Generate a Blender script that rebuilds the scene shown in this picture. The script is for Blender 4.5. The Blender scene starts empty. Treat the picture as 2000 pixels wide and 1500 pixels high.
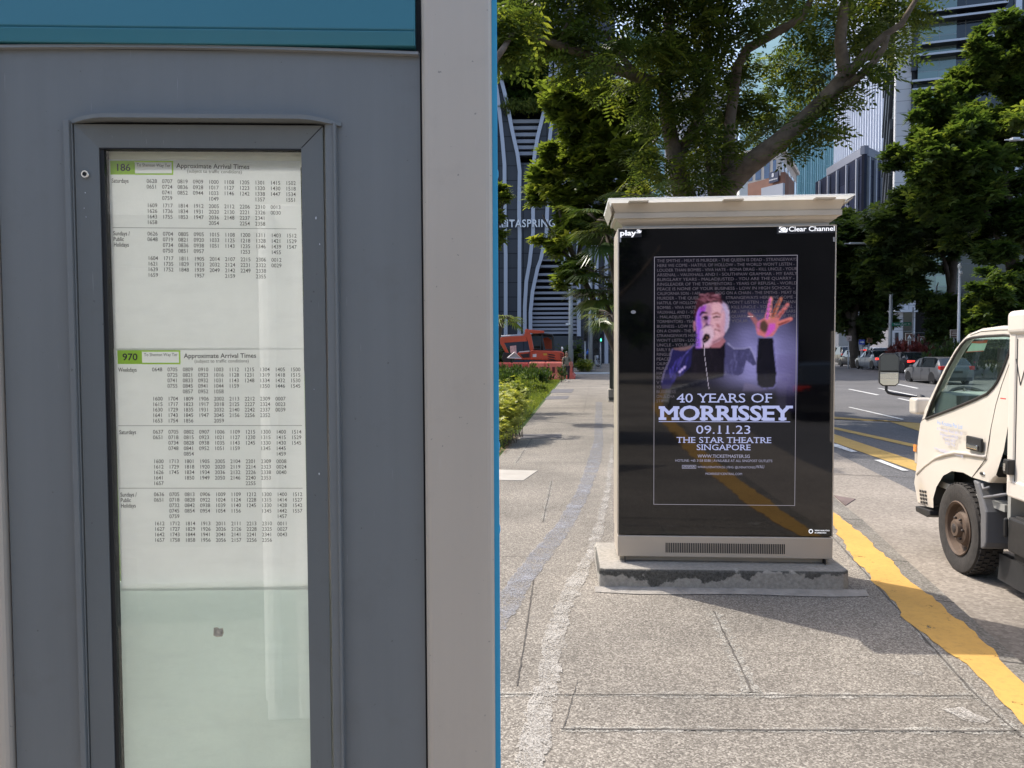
import bpy, bmesh, math, random
import numpy as np
from mathutils import Vector, Matrix
random.seed(7)
sc = bpy.context.scene
COL = sc.collection
rad = math.radians

# ---------------------------------------------------------------- camera, sky, sun, exposure
CAM_H, FPX = 1.6, 1500.0
PITCH, ROLL = rad(2.29), rad(-0.26)
CR = Matrix.Rotation(math.pi/2-PITCH, 3, 'X') @ Matrix.Rotation(ROLL, 3, 'Z')
cam = bpy.data.objects.new('camera', bpy.data.cameras.new('camera'))
COL.objects.link(cam)
cam.matrix_world = Matrix.Translation((0, 0, CAM_H)) @ CR.to_4x4()
cam.data.sensor_width = 36.0
cam.data.lens = 36.0*FPX/2000.0
cam.data.clip_start, cam.data.clip_end = 0.02, 3000
sc.camera = cam
SUN_DIR = Vector((-1.27, 1.17, 2.62)).normalized()
w = bpy.data.worlds.new('World'); sc.world = w; w.use_nodes = True
nt = w.node_tree
sky = nt.nodes.new('ShaderNodeTexSky'); sky.sky_type = 'NISHITA'; sky.sun_disc = False
sky.sun_elevation = math.asin(SUN_DIR.z); sky.sun_rotation = math.atan2(SUN_DIR.x, SUN_DIR.y)
sky.air_density = 1.0; sky.dust_density = 3.2; sky.ozone_density = 1.0
bg = nt.nodes['Background']; bg.inputs['Strength'].default_value = 0.15
nt.links.new(sky.outputs[0], bg.inputs['Color'])
sun = bpy.data.objects.new('sun', bpy.data.lights.new('sun', 'SUN')); COL.objects.link(sun)
sun.data.energy = 2.5; sun.data.angle = rad(0.5); sun.data.color = (1.0, 0.94, 0.85)
sun.rotation_euler = SUN_DIR.to_track_quat('Z', 'Y').to_euler()
sc.view_settings.view_transform = 'Standard'; sc.view_settings.look = 'None'
sc.view_settings.exposure = 1.05; sc.view_settings.gamma = 1.0
sc.cycles.max_bounces = 8; sc.cycles.transparent_max_bounces = 16; sc.cycles.sample_clamp_indirect = 6

# ---------------------------------------------------------------- survey helpers (photo survey -> metres)
CO = Vector((0, 0, CAM_H))
def ray(u, v): return CR @ Vector(((u-1000)/FPX, -(v-750)/FPX, -1))
def gnd(u, v, z=0.0):
    d = ray(u, v); return CO + d*((z-CAM_H)/d.z)
def at(u, v, y):
    d = ray(u, v); return CO + d*(y/d.y)
class Plane:
    "an upright plane: origin, x axis along it (yaw), local (x, z); out = towards the viewer"
    def __init__(s, o, yaw):
        s.o = Vector(o); s.x = Vector((math.cos(yaw), math.sin(yaw), 0)); s.n = Vector((-math.sin(yaw), math.cos(yaw), 0)); s.yaw = yaw
    def __call__(s, u, v, out=0.0):
        d = ray(u, v); t = ((s.o - s.n*out - CO).dot(s.n))/d.dot(s.n); q = CO+d*t-s.o
        return q.dot(s.x), q.z
    def p(s, x, z, out=0.0): return s.o + s.x*x + Vector((0, 0, z)) - s.n*out

# ---------------------------------------------------------------- materials
MATS = {}
def lin(r, g, b):
    return tuple(((c/255)/12.92 if c/255 <= 0.04045 else ((c/255+0.055)/1.055)**2.4) for c in (r, g, b))
def nodes(name):
    m = bpy.data.materials.new(name); m.use_nodes = True
    return m, m.node_tree.nodes, m.node_tree.links
def coord(N, L, scale, kind='Object', vec=None):
    tc = N.new('ShaderNodeTexCoord'); mp = N.new('ShaderNodeMapping')
    mp.inputs['Scale'].default_value = scale if isinstance(scale, (tuple, list)) else (scale,)*3
    L.new(tc.outputs[kind], mp.inputs['Vector']); return mp.outputs[0]
def noise(N, L, vec, scale, detail=4, rough=0.55):
    n = N.new('ShaderNodeTexNoise'); n.inputs['Scale'].default_value = scale; n.inputs['Detail'].default_value = detail
    n.inputs['Roughness'].default_value = rough
    L.new(vec, n.inputs['Vector']); return n.outputs['Fac']
def ramp(N, L, fac, stops):
    r = N.new('ShaderNodeValToRGB'); e = r.color_ramp.elements
    while len(e) < len(stops): e.new(0.5)
    for i, (p, c) in enumerate(stops):
        e[i].position = p; e[i].color = (*c, 1) if len(c) == 3 else c
    L.new(fac, r.inputs[0]); return r.outputs[0]
def mixc(N, L, fac, a, b, mode='MIX'):
    m = N.new('ShaderNodeMix'); m.data_type = 'RGBA'; m.blend_type = mode
    for sock, val in ((m.inputs['Factor'], fac), (m.inputs[6], a), (m.inputs[7], b)):
        if hasattr(val, 'is_output'): L.new(val, sock)
        elif isinstance(val, (int, float)): sock.default_value = val
        else: sock.default_value = (*val, 1)
    return m.outputs[2]
def math_(N, L, op, a, b=0.5, clamp=False):
    m = N.new('ShaderNodeMath'); m.operation = op; m.use_clamp = clamp
    for i, val in enumerate((a, b)):
        if hasattr(val, 'is_output'): L.new(val, m.inputs[i])
        else: m.inputs[i].default_value = val
    return m.outputs[0]
def bump(N, L, h, strength, dist, bsdf):
    b = N.new('ShaderNodeBump'); b.inputs['Strength'].default_value = strength; b.inputs['Distance'].default_value = dist
    L.new(h, b.inputs['Height']); L.new(b.outputs[0], bsdf.inputs['Normal'])
def M(name, col, rough=0.6, metal=0.0, spec=0.5, var=0.0, vs=3.0, bmp=0.0, bs=60.0, coat=0.0, emit=None, es=1.0, dirt=0.0, streak=0.0):
    if name in MATS: return MATS[name]
    m, N, L = nodes(name); b = N['Principled BSDF']
    b.inputs['Base Color'].default_value = (*col, 1); b.inputs['Roughness'].default_value = rough
    b.inputs['Metallic'].default_value = metal; b.inputs['Specular IOR Level'].default_value = spec
    b.inputs['Coat Weight'].default_value = coat; b.inputs['Coat Roughness'].default_value = 0.05
    if emit: b.inputs['Emission Color'].default_value = (*emit, 1); b.inputs['Emission Strength'].default_value = es
    if var or bmp or dirt:
        c = coord(N, L, 1.0)
        out = None
        if var:
            f = noise(N, L, c, vs, 6)
            out = ramp(N, L, f, [(0.28, tuple(x*(1-var) for x in col)), (0.72, tuple(min(1, x*(1+var)) for x in col))])
        if dirt:
            f2 = noise(N, L, c, vs*5, 8, 0.7)
            out = mixc(N, L, math_(N, L, 'MULTIPLY', ramp(N, L, f2, [(0.55, (0, 0, 0)), (0.75, (1, 1, 1))]), dirt), out or col, (0.12, 0.10, 0.08))
        if out: L.new(out, b.inputs['Base Color'])
        if var:
            if streak:
                sc_ = noise(N, L, coord(N, L, (520, 520, 16)), 1.0, 2, .5); out = mixc(N, L, ramp(N, L, sc_, [(.735, (0, 0, 0)), (.76, (.16,)*3)]), out, (.75, .75, .75)); sp2 = noise(N, L, c, 150, 2, .5); out = mixc(N, L, ramp(N, L, sp2, [(.74, (0, 0, 0)), (.77, (.45,)*3)]), out, (.05, .045, .04))
                st_ = noise(N, L, coord(N, L, (38, 38, 1.3)), 1.0, 5, .6); out = mixc(N, L, 1.0, out, ramp(N, L, st_, [(.35, (1-streak,)*3), (.62, (1, 1, 1))]), 'MULTIPLY'); L.new(out, b.inputs['Base Color'])
            rr = math_(N, L, 'ADD', math_(N, L, 'MULTIPLY', noise(N, L, c, vs*2.3, 4), 0.25), rough-0.12, True); L.new(rr, b.inputs['Roughness'])
        if bmp: bump(N, L, noise(N, L, c, bs, 3), bmp, 0.01, b)
    MATS[name] = m; return m
def glass(name, tint, rough=0.0, ior=1.5, gloss=1.0, dust=0.0):
    m, N, L = nodes(name); N.remove(N['Principled BSDF'])
    t = N.new('ShaderNodeBsdfTransparent'); t.inputs[0].default_value = (*tint, 1)
    g = N.new('ShaderNodeBsdfGlossy'); g.inputs['Roughness'].default_value = rough; g.inputs[0].default_value = (gloss, gloss, gloss, 1)
    fr = N.new('ShaderNodeFresnel'); fr.inputs[0].default_value = ior
    mx = N.new('ShaderNodeMixShader'); L.new(fr.outputs[0], mx.inputs[0]); L.new(t.outputs[0], mx.inputs[1]); L.new(g.outputs[0], mx.inputs[2])
    if dust:                                     # dust and wiped smears on the pane
        d = N.new('ShaderNodeBsdfDiffuse'); d.inputs[0].default_value = (.8, .8, .78, 1); c = coord(N, L, 1.0); c2 = coord(N, L, (5, 5, 22))
        f = math_(N, L, 'MULTIPLY', math_(N, L, 'ADD', ramp(N, L, noise(N, L, c, 9, 8, .7), [(.42, (0, 0, 0)), (.75, (1, 1, 1))]), ramp(N, L, noise(N, L, c2, 2, 6, .6), [(.5, (0, 0, 0)), (.8, (1, 1, 1))])), dust)
        m2 = N.new('ShaderNodeMixShader'); L.new(f, m2.inputs[0]); L.new(mx.outputs[0], m2.inputs[1]); L.new(d.outputs[0], m2.inputs[2]); mx = m2
    L.new(mx.outputs[0], N['Material Output'].inputs[0]); return m
def leafmat(name, c1, c2, c3, trans=0.45, rough=0.45):
    "leaf: colour varies leaf by leaf (a stored tint), light shines through"
    m, N, L = nodes(name); b = N['Principled BSDF']
    a = N.new('ShaderNodeAttribute'); a.attribute_name = 'tint'
    col = ramp(N, L, a.outputs['Fac'], [(0.0, c1), (0.55, c2), (1.0, c3)])
    L.new(col, b.inputs['Base Color']); b.inputs['Roughness'].default_value = rough; b.inputs['Specular IOR Level'].default_value = 0.35
    t = N.new('ShaderNodeBsdfTranslucent')
    tc = mixc(N, L, 1.0, col, (1.5, 1.5, 0.55), 'MULTIPLY')
    L.new(tc, t.inputs[0])
    mx = N.new('ShaderNodeMixShader'); mx.inputs[0].default_value = trans
    L.new(b.outputs[0], mx.inputs[1]); L.new(t.outputs[0], mx.inputs[2]); L.new(mx.outputs[0], N['Material Output'].inputs[0]); return m

# ---------------------------------------------------------------- object helpers
def tag(o, label=None, cat=None, group=None, kind=None):
    if label: o['label'] = label
    if cat: o['category'] = cat
    if group: o['group'] = group
    if kind: o['kind'] = kind
    return o
def empty(name, loc, rz=0.0, label=None, cat=None, group=None):
    o = bpy.data.objects.new(name, None); COL.objects.link(o); o.location = loc; o.rotation_euler = (0, 0, rz); o.empty_display_size = 0.2
    return tag(o, label, cat, group)
def kids(o): return [c for c in bpy.data.objects if c.parent == o]
def copy_tree(o, parent=None):
    c = o.copy(); COL.objects.link(c)
    if parent: c.parent = parent
    for ch in kids(o): copy_tree(ch, c)
    return c
class MB:
    "collects shapes, then links them as one mesh object"
    def __init__(s): s.v = []; s.f = []
    def add(s, v, f):
        n = len(s.v); s.v += [tuple(p) for p in v]; s.f += [tuple(i+n for i in q) for q in f]; return s
    def box(s, c, d, M3=None, taper=1.0):
        x, y, z = (k/2 for k in d); c = Vector(c); P = []
        for dz in (-1, 1):
            t = taper if dz > 0 else 1.0
            for dx, dy in ((-1, -1), (1, -1), (1, 1), (-1, 1)):
                p = Vector((dx*x*t, dy*y*t, dz*z)); P.append(c + (M3 @ p if M3 else p))
        return s.add(P, [(3, 2, 1, 0), (4, 5, 6, 7), (0, 1, 5, 4), (1, 2, 6, 5), (2, 3, 7, 6), (3, 0, 4, 7)])
    def quad(s, a, b, c, d): return s.add([a, b, c, d], [(0, 1, 2, 3)])
    def poly(s, pts): return s.add(pts, [tuple(range(len(pts)))])
    def prism(s, pts, vec):
        n = len(pts); vec = Vector(vec); P = [Vector(p) for p in pts]
        return s.add(P+[p+vec for p in P], [tuple(range(n))[::-1], tuple(range(n, 2*n))]+[(i, (i+1) % n, (i+1) % n+n, i+n) for i in range(n)])
    def tube(s, path, r, n=8, cap=True):
        P = [Vector(p) for p in path]; k = len(P); R = r if isinstance(r, (list, tuple)) else [r]*k
        V = []; ref = None
        for i, p in enumerate(P):
            t = (P[min(i+1, k-1)]-P[max(i-1, 0)]).normalized()
            if ref is None: ref = Vector((0, 0, 1)) if abs(t.z) < 0.9 else Vector((1, 0, 0))
            a = (ref - t*ref.dot(t)).normalized(); b = t.cross(a); ref = a
            V += [p + (a*math.cos(j*2*math.pi/n)+b*math.sin(j*2*math.pi/n))*R[i] for j in range(n)]
        F = [(i*n+j, i*n+(j+1) % n, (i+1)*n+(j+1) % n, (i+1)*n+j) for i in range(k-1) for j in range(n)]
        if cap: F += [tuple(range(n))[::-1], tuple(range((k-1)*n, k*n))]
        return s.add(V, F)
    def lathe(s, prof, o=(0, 0, 0), axis='z', n=24):
        V = []; o = Vector(o); k = len(prof)
        for r, h in prof:
            for j in range(n):
                a = 2*math.pi*j/n; c, d = r*math.cos(a), r*math.sin(a)
                V.append(o+Vector({'z': (c, d, h), 'y': (c, h, d), 'x': (h, c, d)}[axis]))
        return s.add(V, [(i*n+j, i*n+(j+1) % n, (i+1)*n+(j+1) % n, (i+1)*n+j) for i in range(k-1) for j in range(n)])
    def ball(s, c, r, n=10, m=6):
        R = r if isinstance(r, (tuple, list)) else (r, r, r)
        V = [(c[0], c[1], c[2]-R[2])]
        for i in range(1, m):
            t = math.pi*i/m
            V += [(c[0]+R[0]*math.sin(t)*math.cos(2*math.pi*j/n), c[1]+R[1]*math.sin(t)*math.sin(2*math.pi*j/n), c[2]-R[2]*math.cos(t)) for j in range(n)]
        V.append((c[0], c[1], c[2]+R[2])); F = []
        for j in range(n):
            F.append((0, 1+(j+1) % n, 1+j)); F.append((len(V)-1, 1+(m-2)*n+j, 1+(m-2)*n+(j+1) % n))
            for i in range(m-2): F.append((1+i*n+j, 1+i*n+(j+1) % n, 1+(i+1)*n+(j+1) % n, 1+(i+1)*n+j))
        return s.add(V, F)
    def build(s, name, mat, parent=None, smooth=False, bevel=0.0, seg=2, fix=True):
        me = bpy.data.meshes.new(name); me.from_pydata(s.v, [], s.f)
        if fix:
            bm = bmesh.new(); bm.from_mesh(me); bmesh.ops.delete(bm, geom=[v for v in bm.verts if not v.link_faces], context='VERTS'); bmesh.ops.recalc_face_normals(bm, faces=bm.faces); bm.to_mesh(me); bm.free()
        me.materials.append(mat); o = bpy.data.objects.new(name, me); COL.objects.link(o)
        if smooth: me.polygons.foreach_set('use_smooth', [True]*len(me.polygons))
        if bevel:
            b = o.modifiers.new('bevel', 'BEVEL'); b.width = bevel; b.segments = seg; b.limit_method = 'ANGLE'; b.angle_limit = rad(35)
            b.harden_normals = False
        if parent: o.parent = parent
        return o
def smooth_by_angle(o, deg=40):
    me = o.data; me.polygons.foreach_set('use_smooth', [True]*len(me.polygons))
    bm = bmesh.new(); bm.from_mesh(me)
    for e in bm.edges:
        if len(e.link_faces) == 2 and e.calc_face_angle(0) > rad(deg): e.smooth = False
    bm.to_mesh(me); bm.free(); return o
def holed(outer, holes):
    "flat plate with holes: outer and hole loops of 3D points -> verts, faces"
    bm = bmesh.new(); E = []
    for loop in [outer]+holes:
        vs = [bm.verts.new(p) for p in loop]
        E += [bm.edges.new((vs[i], vs[(i+1) % len(vs)])) for i in range(len(vs))]
    bmesh.ops.triangle_fill(bm, edges=E, use_beauty=True, use_dissolve=False)
    bm.verts.index_update(); V = [tuple(v.co) for v in bm.verts]; F = [tuple(v.index for v in f.verts) for f in bm.faces]; bm.free(); return V, F
def np_mesh(name, V, F, mat, parent=None, tint=None):
    me = bpy.data.meshes.new(name); n, k = len(F), F.shape[1]
    me.vertices.add(len(V)); me.vertices.foreach_set('co', np.ascontiguousarray(V, dtype=np.float32).ravel())
    me.loops.add(n*k); me.loops.foreach_set('vertex_index', np.ascontiguousarray(F, dtype=np.int32).ravel())
    me.polygons.add(n); me.polygons.foreach_set('loop_start', np.arange(0, n*k, k, dtype=np.int32))
    me.update(calc_edges=True)
    if tint is not None:
        a = me.attributes.new('tint', 'FLOAT', 'POINT'); a.data.foreach_set('value', np.ascontiguousarray(tint, dtype=np.float32))
    me.materials.append(mat); o = bpy.data.objects.new(name, me); COL.objects.link(o)
    if parent: o.parent = parent
    return o

# ---------------------------------------------------------------- lettering
GL = {}
def _glyph_eval(body, bold):
    cu = bpy.data.curves.new('g', 'FONT'); cu.body = body; cu.resolution_u = 3; cu.offset = bold
    ob = bpy.data.objects.new('g', cu); COL.objects.link(ob)
    dg = bpy.context.evaluated_depsgraph_get(); dg.update()
    me = ob.evaluated_get(dg).to_mesh()
    V = [(v.co.x, v.co.y) for v in me.vertices]; F = [tuple(p.vertices) for p in me.polygons]
    bpy.data.objects.remove(ob); bpy.data.curves.remove(cu); return V, F
def glyph(ch, bold=0.0):
    k = (ch, bold)
    if k not in GL:
        V, F = _glyph_eval(ch, 0.0 if ch == 'M' else bold) if ch != ' ' else ([], [])
        if ch == 'M' and bold:                  # this letter fills badly when swollen: widen it by shifted copies
            n0 = len(V); V0, F0 = list(V), list(F); V, F = [], []
            for i, dx in enumerate((-bold, 0, bold)): V += [(x+dx, y) for x, y in V0]; F += [tuple(j+i*n0 for j in f) for f in F0]
        a, _ = _glyph_eval('I'+ch+'I', 0.0); b, _ = _glyph_eval('II', 0.0)
        w_ = lambda q: max(x for x, y in q)-min(x for x, y in q)
        GL[k] = (V, F, w_(a)-w_(b))
    return GL[k]
SERIF = {'M': 'L R', 'R': 'L r', 'I': 'C', 'E': 'L', 'Y': 'U c', 'A': 'F', 'T': 'c', 'H': 'L R', 'F': 'L', 'N': 'L u', 'P': 'L', '1': 'c', '4': 'd', 'G': '', 'K': 'L'}
def text(mb, s, o, xd, yd, size, align='L', sx=1.0, bold=0.0, track=0.0, serif=0.0, width=None):
    "lay a line of letters: o = baseline point, xd, yd = unit axes, size = type size in metres"
    o, xd, yd = Vector(o), Vector(xd), Vector(yd)
    tot = sum(glyph(c, bold)[2]*sx+track for c in s)-track
    if width:                                    # fit to a measured width
        k = width/(tot*size) if tot else 1; sx *= k; track *= k; tot *= k
    x = {'L': 0, 'C': -tot/2, 'R': -tot}[align]
    for c in s:
        V, F, adv = glyph(c, bold)
        if V:
            pt = lambda px, py: o + xd*((x+px*sx)*size) + yd*(py*size)
            mb.add([pt(px, py) for px, py in V], F)
            if serif and c in SERIF:
                xs = [p[0] for p in V]; x0, x1 = min(xs), max(xs); hgt = max(p[1] for p in V); t = serif; st = 0.13+bold*2; e = 0.055
                R_ = []
                for k in SERIF[c].split():
                    if k == 'L': R_ += [(x0-e, x0+st+e, 'b'), (x0-e, x0+st, 't')]
                    if k == 'R': R_ += [(x1-st-e, x1+e, 'b'), (x1-st, x1+e, 't')]
                    if k == 'C': R_ += [(x0-e, x1+e, 'b'), (x0-e, x1+e, 't')]
                    if k == 'r': R_ += [(x1-st, x1+e*.7, 'b')]
                    if k == 'u': R_ += [(x1-st-e, x1+e, 't')]
                    if k == 'c': R_ += [((x0+x1)/2-st/2-e, (x0+x1)/2+st/2+e, 'b')]
                    if k == 'd': R_ += [(x0+(x1-x0)*.5-.03, x1+e*.4, 'b')]
                    if k == 'U': R_ += [(x0-e*.6, x0+st+e, 't'), (x1-st-e, x1+e*.6, 't')]
                    if k == 'F': R_ += [(x0-e*.7, x0+st+e*.8, 'b'), (x1-st-e*.8, x1+e*.7, 'b')]
                for a, b, q in R_:
                    y0, y1 = (0, t) if q == 'b' else (hgt-t, hgt)
                    mb.quad(pt(a, y0), pt(b, y0), pt(b, y1), pt(a, y1))
        x += adv*sx+track
    return tot*size

# ---------------------------------------------------------------- plants
def rotz_mats(yaw, pitch, roll):
    cy, sy, cp, sp, cr, sr = np.cos(yaw), np.sin(yaw), np.cos(pitch), np.sin(pitch), np.cos(roll), np.sin(roll)
    A = np.zeros((len(yaw), 3, 3))
    A[:, 0, 0] = cy*cp; A[:, 0, 1] = cy*sp*sr-sy*cr; A[:, 0, 2] = cy*sp*cr+sy*sr
    A[:, 1, 0] = sy*cp; A[:, 1, 1] = sy*sp*sr+cy*cr; A[:, 1, 2] = sy*sp*cr-cy*sr
    A[:, 2, 0] = -sp; A[:, 2, 1] = cp*sr; A[:, 2, 2] = cp*cr
    return A
def leaf_quad(b, d, wid, up=0.0):
    "rhombic leaflet from b along d"
    b, d = np.array(b, float), np.array(d, float); s = np.array([-d[1], d[0], 0]); s = s/(np.linalg.norm(s)+1e-9)*wid
    m = b+d*0.5+np.array([0, 0, up])
    return [b, m+s, b+d, m-s]
def tmpl_pinnate(pairs=7):
    V = []
    for i in range(pairs):
        t = (i+0.6)/pairs; z = -0.22*t*t; ln = 0.34*math.sin(math.pi*(0.18+0.75*t))
        for s in (-1, 1): V += leaf_quad((t*0.95, 0.01*s, z), (ln*0.45, ln*s, -0.05), 0.055)
    V += leaf_quad((0.95, 0, -0.2), (0.25, 0, -0.08), 0.055); return np.array(V)
def tmpl_whorl(n=6, ln=1.0, wd=0.22, droop=0.25):
    V = []; r = random.Random(3)
    for i in range(n):
        a = 2*math.pi*i/n+r.uniform(-.3, .3); l = ln*r.uniform(.7, 1)
        V += leaf_quad((0, 0, 0), (l*math.cos(a), l*math.sin(a), l*r.uniform(-droop, droop*1.4)), wd*l, 0.06)
    return np.array(V)
def tmpl_blade(n=7, ln=1.0):
    V = []; r = random.Random(5)
    for i in range(n):
        a = r.uniform(0, 6.28); l = ln*r.uniform(.6, 1); s = r.uniform(.15, .6)
        V += leaf_quad((0, 0, 0), (l*s*math.cos(a), l*s*math.sin(a), l), 0.07, 0)
    return np.array(V)
def foliage(name, clusters, per, size, tmpl, mat, parent, seed, pitch=(0.0, 0.5), shell=0.55, vary=0.35, flat=0.8, sub=0):
    "clusters: (centre, radius or (rx,ry,rz)); per = sprays per unit of radius squared"
    g = np.random.default_rng(seed); Ps = []; Ts = []
    if sub:
        big, clusters = clusters, []
        for c, r in big:
            R3 = np.array(r if isinstance(r, (tuple, list)) else (r, r, r*flat))
            for k in range(sub):
                d = g.normal(size=3); d /= np.linalg.norm(d); q = g.uniform(.35, 1.0); clusters.append((np.array(c)+d*R3*q, float(np.mean(R3))*g.uniform(.28, .50)))
    for c, r in clusters:
        R = np.array(r if isinstance(r, (tuple, list)) else (r, r, r*flat)); n = max(4, int(per*float(np.mean(R))**2))
        d = g.normal(size=(n, 3)); d /= np.linalg.norm(d, axis=1)[:, None]
        q = g.random(n)**shell
        lump = 1+0.22*np.sin(d[:, 0]*5+c[0]*3)+0.18*np.sin(d[:, 1]*6+c[1]*2)+0.15*np.sin(d[:, 2]*7+c[2])
        Ps.append(np.array(c)[None, :]+d*R*(q*lump)[:, None])
        tone = g.random()*0.55-.05
        Ts.append(np.clip(tone+g.random(n)*0.5, 0, 1))
    P = np.concatenate(Ps); T = np.concatenate(Ts); n = len(P)
    A = rotz_mats(g.random(n)*6.283, g.uniform(pitch[0], pitch[1], n), g.normal(0, 0.35, n))
    S = size*(1+vary*(g.random(n)*2-1))
    V = np.einsum('nij,kj->nki', A, tmpl)*S[:, None, None]+P[:, None, :]
    k = len(tmpl); F = np.arange(n*k).reshape(-1, 4)
    tint = np.repeat(np.clip(T[:, None]+(g.random((n, k//4))-.5)*0.25, 0, 1), 4, axis=1).ravel()
    return np_mesh(name, V.reshape(-1, 3), F, mat, parent, tint)
def fan(V, T, c, ax, size, g, n=16, spread=2.6):
    "fan palm leaf: narrow pleated blades round the end of a stalk, tips drooping"
    ax = np.array(ax, float); ax /= np.linalg.norm(ax); up = np.array([0, 0, 1.0]); sd = np.cross(ax, up); sd /= (np.linalg.norm(sd)+1e-9); nr = np.cross(sd, ax)
    t0 = g.random()
    for i in range(n):
        a = (i/(n-1)-.5)*spread; d = ax*math.cos(a)+sd*math.sin(a); l = size*(0.75+0.25*math.cos(a))*g.uniform(.9, 1.05)
        w_ = np.cross(d, nr); w_ = w_/np.linalg.norm(w_)*size*0.045
        m = c+d*l*0.55; e = c+d*l+np.array([0, 0, -l*0.22*g.uniform(.5, 1.4)])
        V += [c, m-w_+nr*0.01, e, m+w_]; T += [t0*0.6+g.random()*.4]*4
def bark_limbs(paths, n=9):
    mb = MB()
    for P, R in paths: mb.tube(P, R, n)
    return mb
# ---------------------------------------------------------------- ground, road, pavement
def ground_mat(name, stops, grain, fine, big=0.35, bigscale=0.6, rough=0.85, bdist=0.004, crack=0.0, stain=None):
    m, N, L = nodes(name); b = N['Principled BSDF']; c = coord(N, L, 1.0, 'Object')
    v = N.new('ShaderNodeTexVoronoi'); v.inputs['Scale'].default_value = grain; L.new(c, v.inputs['Vector'])
    sep = N.new('ShaderNodeSeparateColor'); L.new(v.outputs['Color'], sep.inputs[0])
    f = math_(N, L, 'ADD', math_(N, L, 'MULTIPLY', sep.outputs[0], 0.62), math_(N, L, 'MULTIPLY', noise(N, L, c, fine, 5, 0.7), 0.38))
    col = ramp(N, L, f, stops)
    lo = noise(N, L, c, bigscale, 7, 0.62)
    col = mixc(N, L, 1.0, col, ramp(N, L, lo, [(0.3, (1-big,)*3), (0.7, (1+big*.35, 1+big*.33, 1+big*.3))]), 'MULTIPLY')
    if stain:
        s = noise(N, L, c, 1.7, 9, 0.72)
        col = mixc(N, L, ramp(N, L, s, [(0.60, (0, 0, 0)), (0.70, (0.75,)*3)]), col, stain)
    L.new(col, b.inputs['Base Color']); b.inputs['Roughness'].default_value = rough; b.inputs['Specular IOR Level'].default_value = 0.3
    bump(N, L, math_(N, L, 'ADD', sep.outputs[1], noise(N, L, c, fine*.6, 3)), 0.55, bdist, b); return m
m_pave = ground_mat('exposed_aggregate', [(0.12, (0.098, 0.086, 0.073)), (0.4, (0.178, 0.160, 0.136)), (0.62, (0.255, 0.232, 0.198)), (0.88, (0.45, 0.415, 0.36))], 135, 75, 0.42, 0.55, stain=(0.17, 0.155, 0.135))
m_asph = ground_mat('asphalt', [(0.2, (0.082, 0.080, 0.081)), (0.6, (0.134, 0.131, 0.132)), (0.95, (0.205, 0.200, 0.200))], 60, 40, 0.25, 0.35)
m_conc = ground_mat('bus_bay_concrete', [(0.2, (0.205, 0.178, 0.150)), (0.6, (0.275, 0.243, 0.206)), (0.95, (0.36, 0.32, 0.275))], 45, 30, 0.22, 0.8, 0.9, 0.003, stain=(0.19, 0.165, 0.14))
m_kerb = ground_mat('kerb_stone', [(0.2, (0.13, 0.12, 0.10)), (0.6, (0.22, 0.205, 0.18)), (0.95, (0.36, 0.33, 0.29))], 90, 45, 0.4, 1.6)
m_earth = ground_mat('earth', [(0.2, (0.05, 0.04, 0.03)), (0.6, (0.10, 0.08, 0.055)), (0.95, (0.17, 0.14, 0.10))], 30, 20, 0.3, 0.7)
m_grass = ground_mat('turf', [(0.2, (0.03, 0.055, 0.012)), (0.6, (0.07, 0.115, 0.025)), (0.95, (0.13, 0.18, 0.05))], 40, 25, 0.4, 1.2, 0.95, 0.01)
def sheet(name, pts, z, mat, depth=0.0):
    mb = MB(); P = [(p[0], p[1], z) for p in pts]
    if depth: mb.prism(P, (0, 0, -depth))
    else: mb.poly(P)
    return tag(mb.build(name, mat), kind='structure')
RZ = -0.12
g = MB(); g.quad((-900, -900, -0.3), (900, -900, -0.3), (900, 900, -0.3), (-900, 900, -0.3)); tag(g.build('ground', m_earth), kind='structure')
sheet('road', [(-60, -120), (400, -120), (400, 400), (-200, 400), (-200, 62), (-60, 62)], RZ, m_asph)
KERB = [(8.7, -48), (5.2, -33), (2.9, -23), (2.1, -12), (2.2, -3), (2.33, 0), (2.45, 2), (2.62, 3.88), (2.82, 4.85), (3.02, 5.8), (3.34, 7.26), (3.54, 8.375), (4.0, 11), (4.6, 14), (5.6, 20), (6.9, 30), (8.6, 45), (10.2, 59)]
LEFT = [(4.82, 59), (2.746, 43.3), (0.096, 14.957), (-0.85, 5), (-1.0, 4), (-7, 4), (-7, -48)]
def resample_(P, step):
    out = [P[0]]
    for a, b in zip(P, P[1:]):
        a, b = Vector(a), Vector(b); k = max(1, int((b-a).length/step)); out += [tuple(a+(b-a)*(i+1)/k) for i in range(k)]
    return out
def offs(P, d):
    out = []
    for i, p in enumerate(P):
        a, b = Vector(P[max(0, i-1)]), Vector(P[min(len(P)-1, i+1)]); t = (b-a).normalized(); out.append((p[0]-t.y*d, p[1]+t.x*d))
    return out
KIN = offs(KERB, 0.17)
sheet('pavement', KIN+LEFT, 0.0, m_pave, 0.28)
kb = MB(); n = len(KERB)
for i in range(n-1):
    a, b, c_, d = KERB[i], KERB[i+1], KIN[i+1], KIN[i]
    kb.add([(a[0], a[1], -0.006), (b[0], b[1], -0.006), (c_[0], c_[1], 0.003), (d[0], d[1], 0.003), (a[0]+.012, a[1], RZ-.05), (b[0]+.012, b[1], RZ-.05)], [(0, 1, 2, 3), (4, 5, 1, 0)])
tag(kb.build('kerb', m_kerb), kind='structure')
kj = MB(); pk_ = MB(); dd = 0.0
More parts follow.
